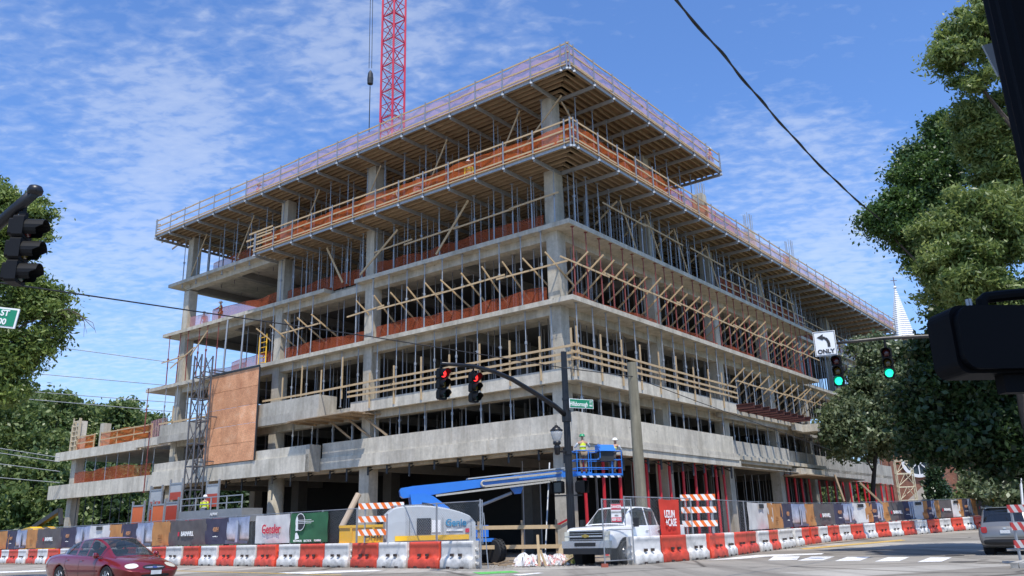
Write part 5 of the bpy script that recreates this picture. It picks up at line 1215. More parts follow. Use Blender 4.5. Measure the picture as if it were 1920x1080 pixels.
# --- silver SUV seen from behind
SV=at(1906,1028,33.0); 
sv=Car('suv_car','silver SUV seen from behind, parked at the right kerb','car',G(SV.x,SV.y),0,carpaint('silver_paint',(.20,.19,.175),.4))
hd=(dR*.97+Vector((0.1,.2,0))).normalized(); sv.o.rotation_euler=(0,0,math.atan2(-hd.x,hd.y))
sv.body([(-2.25,.45,.76,.82,.66,.78,.95,.99),(-2.18,.36,.82,.88,.66,.83,.98,1.02),(-1.7,.24,.86,.90,.66,.85,1.0,1.04),(-.5,.22,.87,.90,.64,.85,.99,1.03),(.8,.22,.87,.90,.62,.84,.96,1.02),(1.5,.22,.84,.89,.6,.78,.90,.98),(2.0,.24,.76,.84,.58,.68,.80,.86),(2.25,.32,.6,.68,.55,.5,.68,.72)],wheels=((1.35,.4,.34),(-1.3,.4,.34)))
sv.cabin([(-2.22,.80,.98,.74,1.0),(-2.12,.80,.98,.70,1.25),(-1.9,.82,.98,.66,1.58),(-1.6,.82,.98,.66,1.66),(-.4,.83,.97,.67,1.70),(.3,.83,.96,.66,1.66),(.85,.82,.95,.63,1.35),(1.3,.78,.94,.66,1.02)],glassmat('dark_car_glass',(.01,.012,.014),.9),(.4,1.24),(-2.18,-1.80),((-1.8,-1.1),(-1.0,-.2),(-.1,.7)))
for x in (-.78,.78):
    for y in (1.35,-1.3): sv.wheel(x,y,.345,.22,mat('alloy_rim',(.40,.40,.41),.3,.8))
for sx in (-1,1): sv.patch('tail_lamp',REDL,oval(sx*.67,.90,.10,.12,20,3),'-y',.012); MB().bar((sx*.6,-1.5,1.72),(sx*.6,.2,1.75),.04,.04).build('roof_rail',TRIM,sv.o,local=True)
sv.patch('rear_bumper',TRIM,oval(0,.46,.74,.10,24,5),'-y',.012); sv.patch('number_plate',PLATE,[(-.16,.76),(.16,.76),(.16,.88),(-.16,.88)],'-y',.02); seam(sv,[(-.68,.62),(.68,.62)],'-y',SEAM,'tailgate_seam'); sv.patch('badge',CHROME,oval(0,.94,.06,.03),'-y',.015)
MB().box((0,-1.75,1.68),(1.2,.25,.03)).build('spoiler',sv.paint,sv.o,local=True)
# ================================================================== signals, poles, signs, wires
def lens(name,col,e): return mat(name,tuple(c*.5 for c in col),.25,coat=.5,emit=col if e else None,estr=e)
LR_ON=lens('red_lens_lit',(1,.03,.03),2.2); LG_ON=lens('green_lens_lit',(.02,1,.55),1.6); LR_OFF=lens('red_lens_dark',(.16,.02,.02),0); LY_OFF=lens('amber_lens_dark',(.20,.14,.02),0); LG_OFF=lens('green_lens_dark',(.02,.06,.05),0)
SIGB=mat('signal_black',(.004,.004,.0045),.55,var=.2,spec=.25)
def signal(loc,faced,label,lit=None,group=None,scale=1.0,hang=True):
    o=thing('traffic_signal',label,'traffic light',loc,face(*faced),group); o.scale=(scale,)*3    # local -Y is the front
    for k in range(3):
        z=.36*(1-k); mb=MB(); e=[(x*.17,zz*.175) for x,zz in ((-.8,-1),(.8,-1),(1,-.8),(1,.8),(.8,1),(-.8,1),(-1,.8),(-1,-.8))]
        mb.prism([Vector((a,0,z+b)) for a,b in e],(0,-.06,0),(0,.10,0)); b2=[(a*.78,b*.78) for a,b in e]; mb.prism([Vector((a,0,z+b)) for a,b in b2],(0,.10,0),(0,.17,0)); mb.build('housing',SIGB,o,local=True)
        v=MB(); n=14; rr=.155
        for i in range(n+1):
            a=R(-50)+R(280)*i/n; ln=.27 if 2<i<n-2 else .17
            for q,rad in ((-.06,rr),(-.06-ln,rr*.98)): v.v.append(Vector((math.cos(a)*rad,q,z+math.sin(a)*rad)))
        v.f=[(2*i,2*i+1,2*i+3,2*i+2) for i in range(n)]
        i0=len(v.v); v.v+=[Vector((p.x*.94,p.y,z+(p.z-z)*.94)) for p in v.v[:i0]]; v.f+=[(i0+2*i,i0+2*i+2,i0+2*i+3,i0+2*i+1) for i in range(n)]+[(2*i+1,i0+2*i+1,i0+2*i+3,2*i+3) for i in range(n)]
        v.build('visor',SIGB,o,local=True)
        m=(LR_ON if lit=='r' else LR_OFF,LY_OFF,LG_ON if lit=='g' else LG_OFF)[k]
        MB().lathe([(.145,0),(.12,.03),(.07,.045),(.001,.05)],18,(0,-.055,z),rot=Matrix.Rotation(PI/2,3,'X')).build('lens',m,o,local=True,smooth=True)
    if hang: MB().tube((0,.03,.53),(0,.03,.86),.035,8).box((0,.03,.6),(.1,.1,.06)).build('hanger',SIGB,o,local=True)
    return o
def V3(p,z=None): return Vector((p.x,p.y,p.z if z is None else z))
pole=at(1063,800,36); px_,py_=pole.x,pole.y; ztop=at(1055,660,36).z; zarm=at(1062,778,36).z
sp=thing('signal_pole','black fluted signal pole with curved mast arm beside the building corner','pole',Vector((px_,py_,0)))
mb=MB(); rs=[(.30,0),(.30,.5),(.20,.62),(.175,.9),(.13,ztop),(.02,ztop+.03)]
i0=len(mb.v); nfl=32
for r_,z in rs: mb.v+=[Vector((px_+math.cos(2*PI*k/nfl)*r_*(1-.07*(k%2)),py_+math.sin(2*PI*k/nfl)*r_*(1-.07*(k%2)),z)) for k in range(nfl)]
for j in range(len(rs)-1): mb.f+=[(j*nfl+k,j*nfl+(k+1)%nfl,(j+1)*nfl+(k+1)%nfl,(j+1)*nfl+k) for k in range(nfl)]
mb.build('pole_shaft',BLACKP,sp)
pts=[Vector((px_,py_,zarm-.05))]+[at(a,b,c) for a,b,c in ((1040,761,35.3),(1000,735,34.1),(960,711,32.9),(925,696,31.9),(885,686,30.6),(828,682,29.0))]
MB().path(pts,.1,10,[.12,.115,.105,.095,.085,.075,.065]).build('mast_arm',BLACKP,sp,smooth=True); MB().lathe([(.2,-.25),(.21,0),(.2,.25)],14,Vector((px_,py_,zarm-.05))).build('arm_collar',BLACKP,sp)
for z,rr in ((ztop*.5,.19),(zarm+.7,.17)): MB().lathe([(rr,-.05),(rr,.05)],16,Vector((px_,py_,z))).build('pole_ring',BLACKP,sp)
for (a,b,c,lb) in ((829,720,29.1,'outer red lit signal hanging from the tip of the curved mast arm'),(889,727,30.7,'inner red lit signal hanging from the curved mast arm')):
    p=at(a,b,c); signal(p,(.62,-.62),lb,'r',None,1.05)
# lantern
lp=Vector((at(1045,850,35.6).x,at(1045,850,35.6).y,0)); zl=at(1045,852,35.6).z; zt_=at(1046,795,35.6).z; h=zt_-zl
ln=thing('street_lantern','black acorn street lantern with clear globe mounted beside the signal pole','street lamp',V3(lp,zl))
lathe=lambda pr,nm,m: MB().lathe([(a,zl+b*h) for a,b in pr],16,(lp.x,lp.y,0)).build(nm,m,ln,smooth=True)
lathe([(.02,-.02),(.11,0),(.12,.16),(.14,.18),(.14,.26),(.10,.30),(.17,.34),(.17,.42)],'lantern_base',BLACKP); lathe([(.15,.42),(.20,.52),(.25,.66),(.26,.76),(.24,.78)],'globe',glassmat('lantern_glass',(.55,.56,.56),.55)); lathe([(.27,.76),(.28,.80),(.18,.86),(.15,.90),(.11,.91),(.07,.95),(.02,.97),(.012,1.04),(.001,1.05)],'lantern_cap',BLACKP)
MB().tube(Vector((lp.x,lp.y,zl+.1*h)),Vector((px_,py_,zl+.1*h)),.04,8).path([Vector((lp.x+.1,lp.y,zl+.25)),Vector((lp.x+.3,lp.y-.02,zl+.1)),Vector((lp.x+.42,lp.y,zl-.9))],.012,5).build('bracket',BLACKP,ln)
def ped(a,b,c,lb,ang,s=1.0):
    p=at(a,b,c); o=thing('pedestrian_signal',lb,'pedestrian signal',p,ang); e=[(x*.24,z*.25) for x,z in ((-.85,-1),(.85,-1),(1,-.85),(1,.85),(.85,1),(-.85,1),(-1,.85),(-1,-.85))]
    MB().prism([Vector((x,0,z)) for x,z in e],(0,-.08,0),(0,.12,0)).prism([Vector((x*.8,0,z*.8)) for x,z in e],(0,.12,0),(0,.18,0)).build('housing',SIGB,o,local=True)
    v=MB(); 
    for q,w_,hh in (((0,-.17,.25),.5,.012),((-.245,-.17,0),.012,.5),((.245,-.17,0),.012,.5)): v.box(q,(w_,.2,hh))
    v.build('visor',SIGB,o,local=True); MB().box((0,-.083,0),(.38,.006,.40)).build('lens',mat('dark_lens',(.02,.02,.022),.25,coat=.4),o,local=True); MB().tube((0,.05,-.28),(0,.05,-.24),.03).build('mount',SIGB,o,local=True); return o
ped(1047,914,35.8,'pedestrian signal on the left of the black signal pole',face(-.5,-1)); ped(1089,913,35.8,'pedestrian signal on the right of the black signal pole',face(.9,-.45))
MB().bar(at(1040,930,35.9),at(1092,928,35.9),.06,.06).build('signal_bracket',BLACKP,sp)
GS=mat('street_sign_green',(.01,.22,.11),.4,var=.06)
def street_sign(a,b,c,w,hh,ang,label,texts):
    o=thing('street_sign',label,'street sign',at(a,b,c),ang); MB().box((0,0,0),(w,.02,hh)).build('plate',LW,o,local=True); MB().box((0,-.012,0),(w-.05,.01,hh-.05)).build('sign_face',GS,o,local=True)
    for t,s_,x,z,sq in texts: text_obj(t,s_,LW,o,(x,-.02,z),(PI/2,0,0),.003,sq)
    return o
o=street_sign(1090,757,35.6,1.22,.40,R(28),'green street name sign on the black signal pole',[('Hillsborough',.27,-.14,-.03,.66),('ST',.14,.47,.08,.8),('400',.11,.47,-.07,.9)])
o.rotation_euler=(0,R(-0),R(28))
street_sign(-62,588,11.2,1.42,.29,R(4),'cropped green street name sign at the left frame edge',[('ST',.12,.53,.06,.95),('00',.12,.52,-.065,.95)]).rotation_euler=(0,R(7),R(4))
# right mast arm with ONLY sign
ra=thing('mast_arm','grey mast arm reaching in from the right carrying two green lit signals','pole',G(at(2010,640,27).x,at(2010,640,27).y))
pr=at(2010,640,27); pts=[at(a,b,c) for a,b,c in ((1562,644,30.2),(1610,639,30.0),(1660,634,29.8),(1750,630,29.3),(1860,633,28.4),(2010,648,27))]
MB().path(pts,.07,10,[.055,.06,.065,.075,.09,.11]).build('arm_tube',mat('weathered_bronze_pole',(.06,.055,.05),.45,.5),ra,smooth=True); MB().tube(V3(pr,-.05),V3(pr,pr.z+1),.15,14,.12).build('pole_shaft',mat('weathered_bronze_pole',(0,0,0)),ra)
signal(at(1571,696,30.1),(-.55,-1),'green lit signal under the left turn sign on the right mast arm','g',None,1.05,True); signal(at(1665,681,29.7),(-.55,-1),'green lit signal farther right on the mast arm, before the dark leaves','g',None,1.05,True)
os_=thing('lane_sign','white left turn only sign at the tip of the right mast arm','sign',at(1547,644,30.1),face(-.5,-1)+R(6))
MB().box((0,0,0),(.78,.012,.94)).build('plate',LW,os_,local=True); fr_=MB()
for q,w_,hh in (((0,-.012,.44),.72,.018),((0,-.012,-.44),.72,.018),((-.36,-.012,0),.018,.88),((.36,-.012,0),.018,.88)): fr_.box(q,(w_,.006,hh))
fr_.build('border',LK,os_,local=True); ar=MB(); cv=[(.13,-.14),(.13,.0),(.10,.12),(.02,.20),(-.08,.23)]
for (a,b),(c,d) in zip(cv,cv[1:]): ar.bar((a,-.014,b),(c,-.014,d),.006,.10,upv=(0,0,1) if abs(c-a)>abs(d-b) else (1,0,0))
ar.prism([Vector((x,0,z)) for x,z in ((-.06,.12),(-.27,.24),(-.04,.36))],(0,-.012,0),(0,-.018,0)); ar.build('arrow',LK,os_,local=True); text_obj('ONLY',.22,LK,os_,(0,-.016,-.31),(PI/2,0,0),.008)
# near pole and pedestrian signal, right edge
np_=at(1912,0,3.0); nb=thing('signal_post','black signal post close to the camera at the right frame edge','pole',V3(np_,-.02))
mb=MB(); i0=0
for r_,z in ((.20,0),(.20,.35),(.135,.45),(.125,7.5)): mb.v+=[Vector((np_.x+math.cos(2*PI*k/36)*r_*(1-.06*(k%2)),np_.y+math.sin(2*PI*k/36)*r_*(1-.06*(k%2)),z)) for k in range(36)]
for j in range(3): mb.f+=[(j*36+k,j*36+(k+1)%36,(j+1)*36+(k+1)%36,(j+1)*36+k) for k in range(36)]
mb.build('post_shaft',NEARB,nb); hc_=at(1884,640,3.0)
o=thing('pedestrian_signal','large black back of a pedestrian signal close to the camera at right','pedestrian signal',hc_,R(4))
def rbox(mb,w,h_,y0,y1,r_,s=1.0):
    e=[]
    for cx,cz,a0 in ((w/2-r_,h_/2-r_,0),(-w/2+r_,h_/2-r_,90),(-w/2+r_,-h_/2+r_,180),(w/2-r_,-h_/2+r_,270)):
        for k in range(6): a=R(a0+90*k/5); e.append(Vector((cx+r_*math.cos(a),0,cz+r_*math.sin(a))))
    mb.prism(e,(0,y0,0),(0,y1,0))
mb=MB(); rbox(mb,.46,.255,-.05,.10,.045); rbox(mb,.44,.235,-.085,-.05,.055); mb.build('housing',NEARB,o,local=True)
MB().path([(-.06,-.0,.12),(-.06,0,.155),(-.04,0,.17),(.06,0,.18),(.34,0,.20)],.022,10).build('arm',NEARB,o,local=True); MB().box((.02,.0,-.16),(.14,.05,.07)).build('lower_bracket',NEARB,o,local=True)
for x in (-.15,.10): MB().tube((x,-.05,.125),(x,-.05,.15),.006).tube((x+.012,-.05,.125),(x+.012,-.05,.152),.006).build('hinge_pin',STEEL,o,local=True)
gp=at(1866,112,3.2); tag(MB().box((0,0,0),(.05,.01,.16),rot=Matrix.Rotation(R(-14),3,'Y')).build('small_sign',mat('grey_plate',(.30,.31,.31),.6),local=True),'small grey plate edge showing behind the near black post','sign').location=gp
# near left signal with its arm
signal(at(38,470,11.6),(.93,.12),'black signal seen from its side under the arm tip at the left edge',None,None,.98)
la=thing('mast_arm','black mast arm with round end cap entering from the left edge','pole',at(-300,620,13)); MB().path([at(68,358,11.5),at(20,400,11.6),at(-60,470,11.9),at(-300,640,13)],.07,12,[.085,.085,.09,.1]).build('arm_tube',BLACKP,la,smooth=True); MB().lathe([(.02,-.1),(.105,-.06),(.115,.0),(.09,.06),(.02,.09)],14,at(66,357,11.5)).build('end_cap',BLACKP,la,smooth=True)
MB().tube(at(-300,640,13),V3(at(-300,640,13),-.1),.16,12).build('pole_shaft',BLACKP,la)
# timber utility pole
up_=at(1190,760,36.2); tag(MB().tube((up_.x,up_.y,-.1),(up_.x,up_.y,at(1186,680,36.2).z),.265,16,.215).build('utility_pole',mat('weathered_pole_wood',(.24,.215,.15),.9,var=.35,scale=2,streak=.4,bump=.4)),'weathered grey green wooden utility pole standing before the right face','utility pole')
WIRE=mat('black_cable',(.012,.012,.014),.6); WIREG=mat('grey_cable',(.26,.27,.28),.6)
def wire(pts,r_,label,m=WIRE,group=None,sag=0,twist=None):
    P_=[at(*p) for p in pts]; out=[]
    for a,b in zip(P_,P_[1:]):
        for k in range(12): t=k/12; out.append(a.lerp(b,t)-ZV*sag*4*t*(1-t))
    out.append(P_[-1]); mb=MB().path(out,r_,5)
    if twist:
        o2=[p+ZV*twist*math.sin(i*.55)*(1 if i%40<26 else .3)+Vector((twist*math.cos(i*.55),0,0)) for i,p in enumerate(out)]; mb.path(o2,r_*.8,5)
    return tag(mb.build('overhead_cable',m),label,'cable',group)
wire([(-60,522,18),(55,538,20),(430,593,26),(700,632,30.5),(1058,690,35.4),(1187,706,36)],.022,'black cable crossing the whole left face down to the wooden pole')
wire([(1190,708,36.2),(1300,750,42),(1560,845,58)],.02,'thin cable running from the wooden pole along the right face')
wire([(1245,-25,13),(1352,98,15.5),(1428,190,17.5),(1506,278,20),(1580,352,23),(1650,412,27)],.022,'thick twisted black cable sweeping down from the top into the right trees',twist=.035)
for k,(a,b) in enumerate((((40,642,95),(400,690,95)),((60,700,95),(420,732,95)),((0,730,95),(420,762,95)),((0,744,95),(420,780,95)))):
    wire([a,b],.045,['highest','second highest','second lowest','lowest'][k]+' of the four thin cables behind the open left end of the frame',WIREG)
for k,(a,b) in enumerate((((-30,836,70),(112,858,70)),((-30,845,70),(112,866,70)),((-30,866,70),(112,884,70)),((-30,893,70),(112,905,70)))): wire([a,b],.03,'pale cable in the bundle before the trees at lower left',WIREG,'pale cables, lower left')
# ================================================================== tower crane
CR=mat('crane_red',(.52,.015,.05),.45,.1,var=.15); cc=at(737,140,76); cx_,cy_=cc.x,cc.y; hw=.86
crn=thing('tower_crane','red lattice tower crane mast rising behind the building','crane',Vector((cx_,cy_,0))); vd=Vector((cx_,cy_,0)).normalized(); vs_=Vector((-vd.y,vd.x,0))
cr=[Vector((cx_,cy_,0))+q*hw*1.414 for q in (-vd,vs_,vd,-vs_)]
TOP=at(737,-60,76).z+6
for q in cr: MB().bar(q+ZV*18,q+ZV*TOP,.2,.2).build('mast_leg',CR,crn)
z=18.0;k=0
while z<TOP-3:
    mb=MB(); zs=3.05
    for i in range(4):
        a,b=cr[i],cr[(i+1)%4]; mb.bar(a+ZV*z,b+ZV*z,.09,.09); mb.bar(a+ZV*(z+zs/2),b+ZV*(z+zs/2),.06,.06)
        mb.bar(a+ZV*z,b+ZV*(z+zs/2),.07,.07) if i%2 else mb.bar(b+ZV*z,a+ZV*(z+zs/2),.07,.07); mb.bar(b+ZV*(z+zs/2),a+ZV*(z+zs),.07,.07) if i%2 else mb.bar(a+ZV*(z+zs/2),b+ZV*(z+zs),.07,.07)
    mb.build('mast_lattice',CR,crn)
    pm=MB(); 
    for t in np.linspace(.08,.92,7): pm.bar(cr[0].lerp(cr[1],t)+ZV*(z+.3),cr[3].lerp(cr[2],t)+ZV*(z+.3),.05,.03)
    pm.build('platform',STEEL,crn)
    lm=MB(); c0=cr[1].lerp(cr[3],.28)
    for dx_ in (-.2,.2): lm.bar(c0+vs_*dx_+ZV*z,c0+vs_*dx_+ZV*(z+zs),.035,.035)
    for q in range(10): lm.bar(c0-vs_*.2+ZV*(z+q*.305),c0+vs_*.2+ZV*(z+q*.305),.03,.03)
    lm.build('ladder',STEEL,crn); z+=zs;k+=1
hk=thing('crane_hook','dark hook block hanging on two cables left of the crane mast','hook',at(693,140,70)); 
MB().tube(at(696,-80,70),at(692,128,70),.03,5).tube(at(700,-80,70),at(697,128,70),.03,5).tube(at(694,162,70),at(692,250,70),.045,5).build('hoist_rope',WIRE,hk); MB().lathe([(.05,0),(.28,.15),(.30,.75),(.24,1.3),(.08,1.6)],10,at(694,160,70)).build('hook_block',DSTEEL,hk)
# ================================================================== hoist mast and platform at the left
q0=B(29.1,-2.0,0); hm_=thing('hoist_mast','grey square lattice hoist mast climbing the left face beside the orange panel','hoist',q0); hw=.42
cs=[q0+dL*a*hw+dR*b*hw for a,b in ((-1,-1),(1,-1),(1,1),(-1,1))]; zt_=13.6; MAST=mat('hoist_grey',(.12,.12,.125),.55,.4)
for q in cs: MB().bar(q,q+ZV*zt_,.09,.09).build('mast_leg',MAST,hm_)
for k in range(9):
    mb=MB(); z=k*1.51
    for i in range(4):
        a,b=cs[i],cs[(i+1)%4]; mb.bar(a+ZV*z,b+ZV*z,.07,.07); mb.bar((a if k%2 else b)+ZV*z,(b if k%2 else a)+ZV*(z+1.51),.05,.05)
    mb.build('mast_lattice',MAST,hm_)
for z in (6.4,9.4,12.6): MB().bar(cs[2]+ZV*z,cs[2]+dR*1.7+ZV*z,.07,.07).bar(cs[3]+ZV*z,cs[3]+dR*1.7+ZV*z,.07,.07).build('wall_tie',MAST,hm_)
pf=thing('hoist_platform','grey hoist platform with guard rails at the foot of the lattice mast','platform',B(24,-3.2,0))
mb=MB().st(20.7,27.2,-4.0,-2.6,2.3,3.05); mb.build('platform_box',mat('platform_grey',(.26,.27,.275),.55,.2),pf); MB().st(22,26.4,-4.03,-4.0,2.33,2.52).build('red_band',LRd,pf); text_obj('ALIMAK',.22,LW,pf,B(23.4,-4.04,2.78)-Vector(pf.location),(PI/2,0,math.atan2(-dL.y,-dL.x)),.004)
for z in (3.4,3.8): MB().bar(B(20.8,-3.95,z),B(27.1,-3.95,z),.06,.06).build('guard_rail',STEEL,pf)
for s in (20.8,22.3,23.9,25.5,27.1): MB().bar(B(s,-3.95,3.0),B(s,-3.95,3.83),.07,.07).build('guard_post',STEEL,pf)
person('person in a yellow jacket standing on the grey hoist platform',B(25.6,-3.3,2.2),face(.2,1),HATW,HIV,HIV,DENIM)
OP=mat('orange_panel',(.62,.13,.03),.6,var=.2); OPR=mat('red_panel',(.42,.06,.03),.6,var=.2)
def gatep(s,t,z0,z1,w,m,label,zf=0):
    o=thing('hoist_gate',label,'gate',B(s,t,z0)); MB().st(s-w/2+.05,s+w/2-.05,t-.02,t+.02,z0,z1-zf).build('mesh_panel',m,o)
    for sg in (-1,1): MB().st(s+sg*w/2-.05,s+sg*w/2+.05,t-.05,t+.05,z0-1.4,z1+.25).build('frame',STEEL,o)
    MB().st(s-w/2,s+w/2,t-.04,t+.04,z1-.1,z1).build('frame',STEEL,o)
    if zf: MB().st(s-w/2+.05,s+w/2-.05,t-.015,t+.015,z1-zf,z1-.1).build('panel_top',mat('grey_panel',(.40,.41,.40),.6),o)
    return o
for s,t,z0,z1,w,m,lb,zf in ((30.9,-4.6,1.2,3.6,1.4,OP,'bright orange hoist gate farthest left behind the fence',0),(30.2,-4.0,1.2,3.5,.8,OPR,'narrow dark red hoist gate between two orange ones',.2),(28.5,-4.6,1.2,3.58,1.35,OP,'bright orange hoist gate with a pale notice, second from left',0),(28.7,-3.6,1.4,3.74,1.4,OPR,'red hoist gate beside the grey platform',.25),
    (31.4,-3.2,3.7,4.66,1.4,OPR,'raised red and grey hoist gate, left one above the orange gates',.8),(29.4,-3.0,3.9,4.98,1.4,OPR,'raised red and grey hoist gate, middle one left of the mast foot',.6),(25.6,-2.8,3.3,4.7,1.3,OPR,'raised red and grey hoist gate right of the lattice mast foot',.6)): gatep(s,t,z0,z1,w,m,lb,zf)
cab=thing('yellow_ladder','yellow frame ladder standing on the fourth slab near the third column','ladder',B(25.9,.4,L4F))
for a in (25.5,26.3): MB().bar(B(a,.4,L4F),B(a,.4,L4F+2.2),.07,.07).build('stile',YEL,cab)
for k in range(6): MB().bar(B(25.5,.4,L4F+.2+k*.36),B(26.3,.4,L4F+.2+k*.36),.05,.05).build('rung',YEL,cab)
for s in (27.5,29.5): tag(MB().bar(B(s,-.2,12.5),B(s,-.1,16.6),.14,.1).build('steel_stud',STEEL),'tall pale steel stud above the orange panel, '+('right one' if s<28 else 'left one'),'stud')
# yellow skip and telehandler
sk=thing('yellow_skip','yellow rubbish skip with dark lettering behind the striped barricade','skip',Vector((-5.9,40.1,0)),-.2)
mb=MB(); e=[(-2.3,.15),(1.9,.15),(2.3,1.75),(-2.3,1.75)]; mb.prism([Vector((a,0,b)) for a,b in e],(0,-.9,0),(0,.9,0)); mb.build('skip_body',YEL,sk,local=True)
for z in (1.72,.95): MB().box((0,-.93,z),(4.6,.07,.12)).build('rim_rail',YEL,sk,local=True)
for x in (-1.7,-.6,.6,1.7): MB().box((x,-.93,.95),(.1,.07,1.5)).build('rib',YEL,sk,local=True)
text_obj('DUMPSTERS',.42,LK,sk,(0,-.975,1.33),(PI/2,0,0),.008,.9)
th=thing('telehandler','yellow telehandler with dark raised arm behind the far fence banners','machine',B(48,-3.0,0),math.atan2(dL.y,dL.x))
MB().prism([Vector((a,0,b)) for a,b in ((-1.6,.9),(1.9,.9),(1.9,2.05),(.9,2.5),(-.4,2.65),(-1.6,2.2))],(0,-.9,0),(0,.9,0)).build('machine_body',YEL,th,local=True); MB().bar((1.0,0,2.6),(-3.0,0,3.8),.35,.32).bar((-3.0,0,3.8),(-3.5,0,2.7),.25,.25).build('lift_arm',DSTEEL,th,local=True)
for x in (-1.2,1.3):
    for y in (-.95,.95): MB().lathe([(.3,-.2),(.6,-.18),(.62,0),(.6,.18),(.3,.2)],20,(x,y,.6),axis='Y').build('wheel',RUB,th,local=True)
# debris heap, spool, timber fence by the gate
def redwhite():
    m,nt,b=nodes('red_and_white_sheeting'); b.inputs['Roughness'].default_value=.5; v=coords(nt); n1=N(nt,'TexNoise',Scale=2.6,Detail=5.0,Distortion=1.2); L(nt,v,n1.inputs['Vector']); L(nt,ramp(nt,n1.outputs['Fac'],[(.30,(.10,.06,.05)),(.36,(.68,.66,.63)),(.55,(.74,.72,.70)),(.60,(.52,.10,.07)),(.66,(.70,.68,.66))]).outputs[0],b.inputs['Base Color']); return m
SHM=redwhite()
hp=thing('rubble_bags','crumpled white and red plastic sheeting heaped beside the boom lift wheel','rubbish heap',Vector((1.0,33.0,0)))
SHW=mat('crumpled_white_plastic',(.70,.68,.66),.5,var=.25,scale=7,streak=.0); SHR=mat('crumpled_red_plastic',(.50,.07,.05),.5,var=.3,scale=7); rr=random.Random(3)
for k in range(16):
    c=Vector((rr.uniform(-.1,1.75),33.1+rr.uniform(-.4,.5),.03)); r_=rr.uniform(.15,.30); mb=MB(); ph=[rr.uniform(0,6) for _ in range(4)]
    def fn(u,v): 
        th_=2*PI*u; el_=v*PI/2; k_=1+.28*math.sin(5*th_+ph[0]+4*v)+.22*math.sin(9*th_+ph[1]-6*v)+.15*math.sin(14*th_+ph[2]); return c+Vector((math.cos(th_)*math.cos(el_)*r_*k_,math.sin(th_)*math.cos(el_)*r_*k_,abs(math.sin(el_))*r_*(1.2 if k<9 else 1.5)*(1+.2*math.sin(7*th_+ph[3]))))
    mb.grid(fn,22,8); mb.build('crumpled_sheet',SHM,hp)
wf=thing('timber_fence','two rail timber fence in front of the dark ground floor','fence',Vector((.8,35,0)))
fa,fb=at(898,1035,36.5),at(1045,1035,36.5)
for x in (fa.x,(fa.x+fb.x)/2+.2,fb.x): MB().bar((x,36.5,-.1),(x,36.5,1.75),.1,.1).build('post',TIMD,wf)
for z in (.65,1.45): MB().bar((fa.x-1,36.42,z+.05),(fb.x+.2,36.42,z),.05,.16,upv=ZV).build('rail',TIM,wf)
spo=thing('cable_spool','pale wooden cable spool standing on edge by the timber fence','spool',Vector((2.0,34.6,.0))); rot=Matrix.Rotation(PI/2,3,'X')
for y in (-.16,.16): MB().lathe([(.001,-.02),(.42,-.02),(.42,.02),(.001,.02)],26,(2.0,34.6+y,.42),rot=rot).build('flange',mat('spool_wood',(.62,.47,.28),.7,var=.2,scale=9),spo)
MB().lathe([(.2,-.15),(.2,.15)],16,(2.0,34.6,.42),rot=rot).build('drum',TIMD,spo); MB().lathe([(.05,-.2),(.05,.2)],10,(2.0,34.6,.42),rot=rot).build('bore',SLOT,spo)
tag(MB().bar((.75,32.6,0),(.72,32.65,1.15),.1,.1).build('timber_stake',TIM),'upright timber stake in front of the white rubbish heap','stake'); tag(MB().bar((1.0,32.5,0),(.8,32.6,.6),.08,.06).build('timber_stake',TIM),'short timber stake leaning beside the upright one','stake')
tag(MB().bar((1.6,33.0,.05),(2.6,34.0,.5),.12,.05).build('timber_plank',TIMD),'weathered plank slanting up beside the cable spool','timber')
tag(MB().bar((-.95,33.2,.1),(-.4,32.9,.25),.08,.05).bar((-.8,32.7,.08),(-.2,33.1,.12),.1,.05).bar((-1.0,33.0,.16),(-.5,33.3,.05),.08,.05).build('timber_scrap',TIMD),'broken timber scraps lying at the lift wheel','timber scraps')
tag(MB().tube((fb.x-.55,36.3,0),(fb.x-.1,38.6,4.3),.035,6).build('metal_rod',STEEL),'thin pale rod leaning against the corner column','rod')
tp_=[B(1.0,.42,1.75),B(1.6,.42,1.95)]; tag(MB().bar(B(1.95,.44,1.5),B(1.05,.44,1.85),.02,.09).build('warning_tape',BRED),'red tape stretched across the corner column','tape')
lg=B(13.4,-2.2,0); tag(MB().tube(at(640,990,43),at(672,927,44),.16,10).build('cardboard_tube',mat('cardboard',(.42,.33,.24),.8,var=.15)),'brown cardboard tube leaning up behind the fence before the ground floor','tube')
# ================================================================== trees
def pydata(name,v,f,m,parent,smooth=False):
    me=bpy.data.meshes.new(name); nf=len(f); me.vertices.add(len(v)); me.vertices.foreach_set('co',np.asarray(v,np.float32).ravel())
    me.loops.add(nf*4); me.loops.foreach_set('vertex_index',np.asarray(f,np.int32).ravel()); me.polygons.add(nf); me.polygons.foreach_set('loop_start',np.arange(0,nf*4,4,dtype=np.int32)); me.update(calc_edges=True)
    me.materials.append(m); o=bpy.data.objects.new(name,me); COL.objects.link(o); o.parent=parent; return o
BARK=mat('tree_bark',(.085,.065,.05),.9,var=.35,scale=5,bump=.5); BARKD=mat('dark_bark',(.035,.03,.026),.9,var=.3,scale=5)
LF={'oak2':leafmat('yellow_green_leaf',(.075,.13,.028),(.27,.34,.085),.45),'maple':leafmat('maple_leaf',(.035,.08,.018),(.13,.22,.055)),'oak':leafmat('willow_oak_leaf',(.085,.14,.03),(.31,.37,.115),.44),'dark':leafmat('shaded_leaf',(.016,.036,.011),(.068,.115,.034),.32),'back':leafmat('background_leaf',(.07,.12,.03),(.24,.30,.10),.42),'street':leafmat('street_tree_leaf',(.05,.09,.03),(.24,.28,.15),.35),'fir':leafmat('conifer_needle',(.012,.035,.012),(.05,.09,.03),.2)}  # shaded_leaf: crown shade is put into the leaf colour
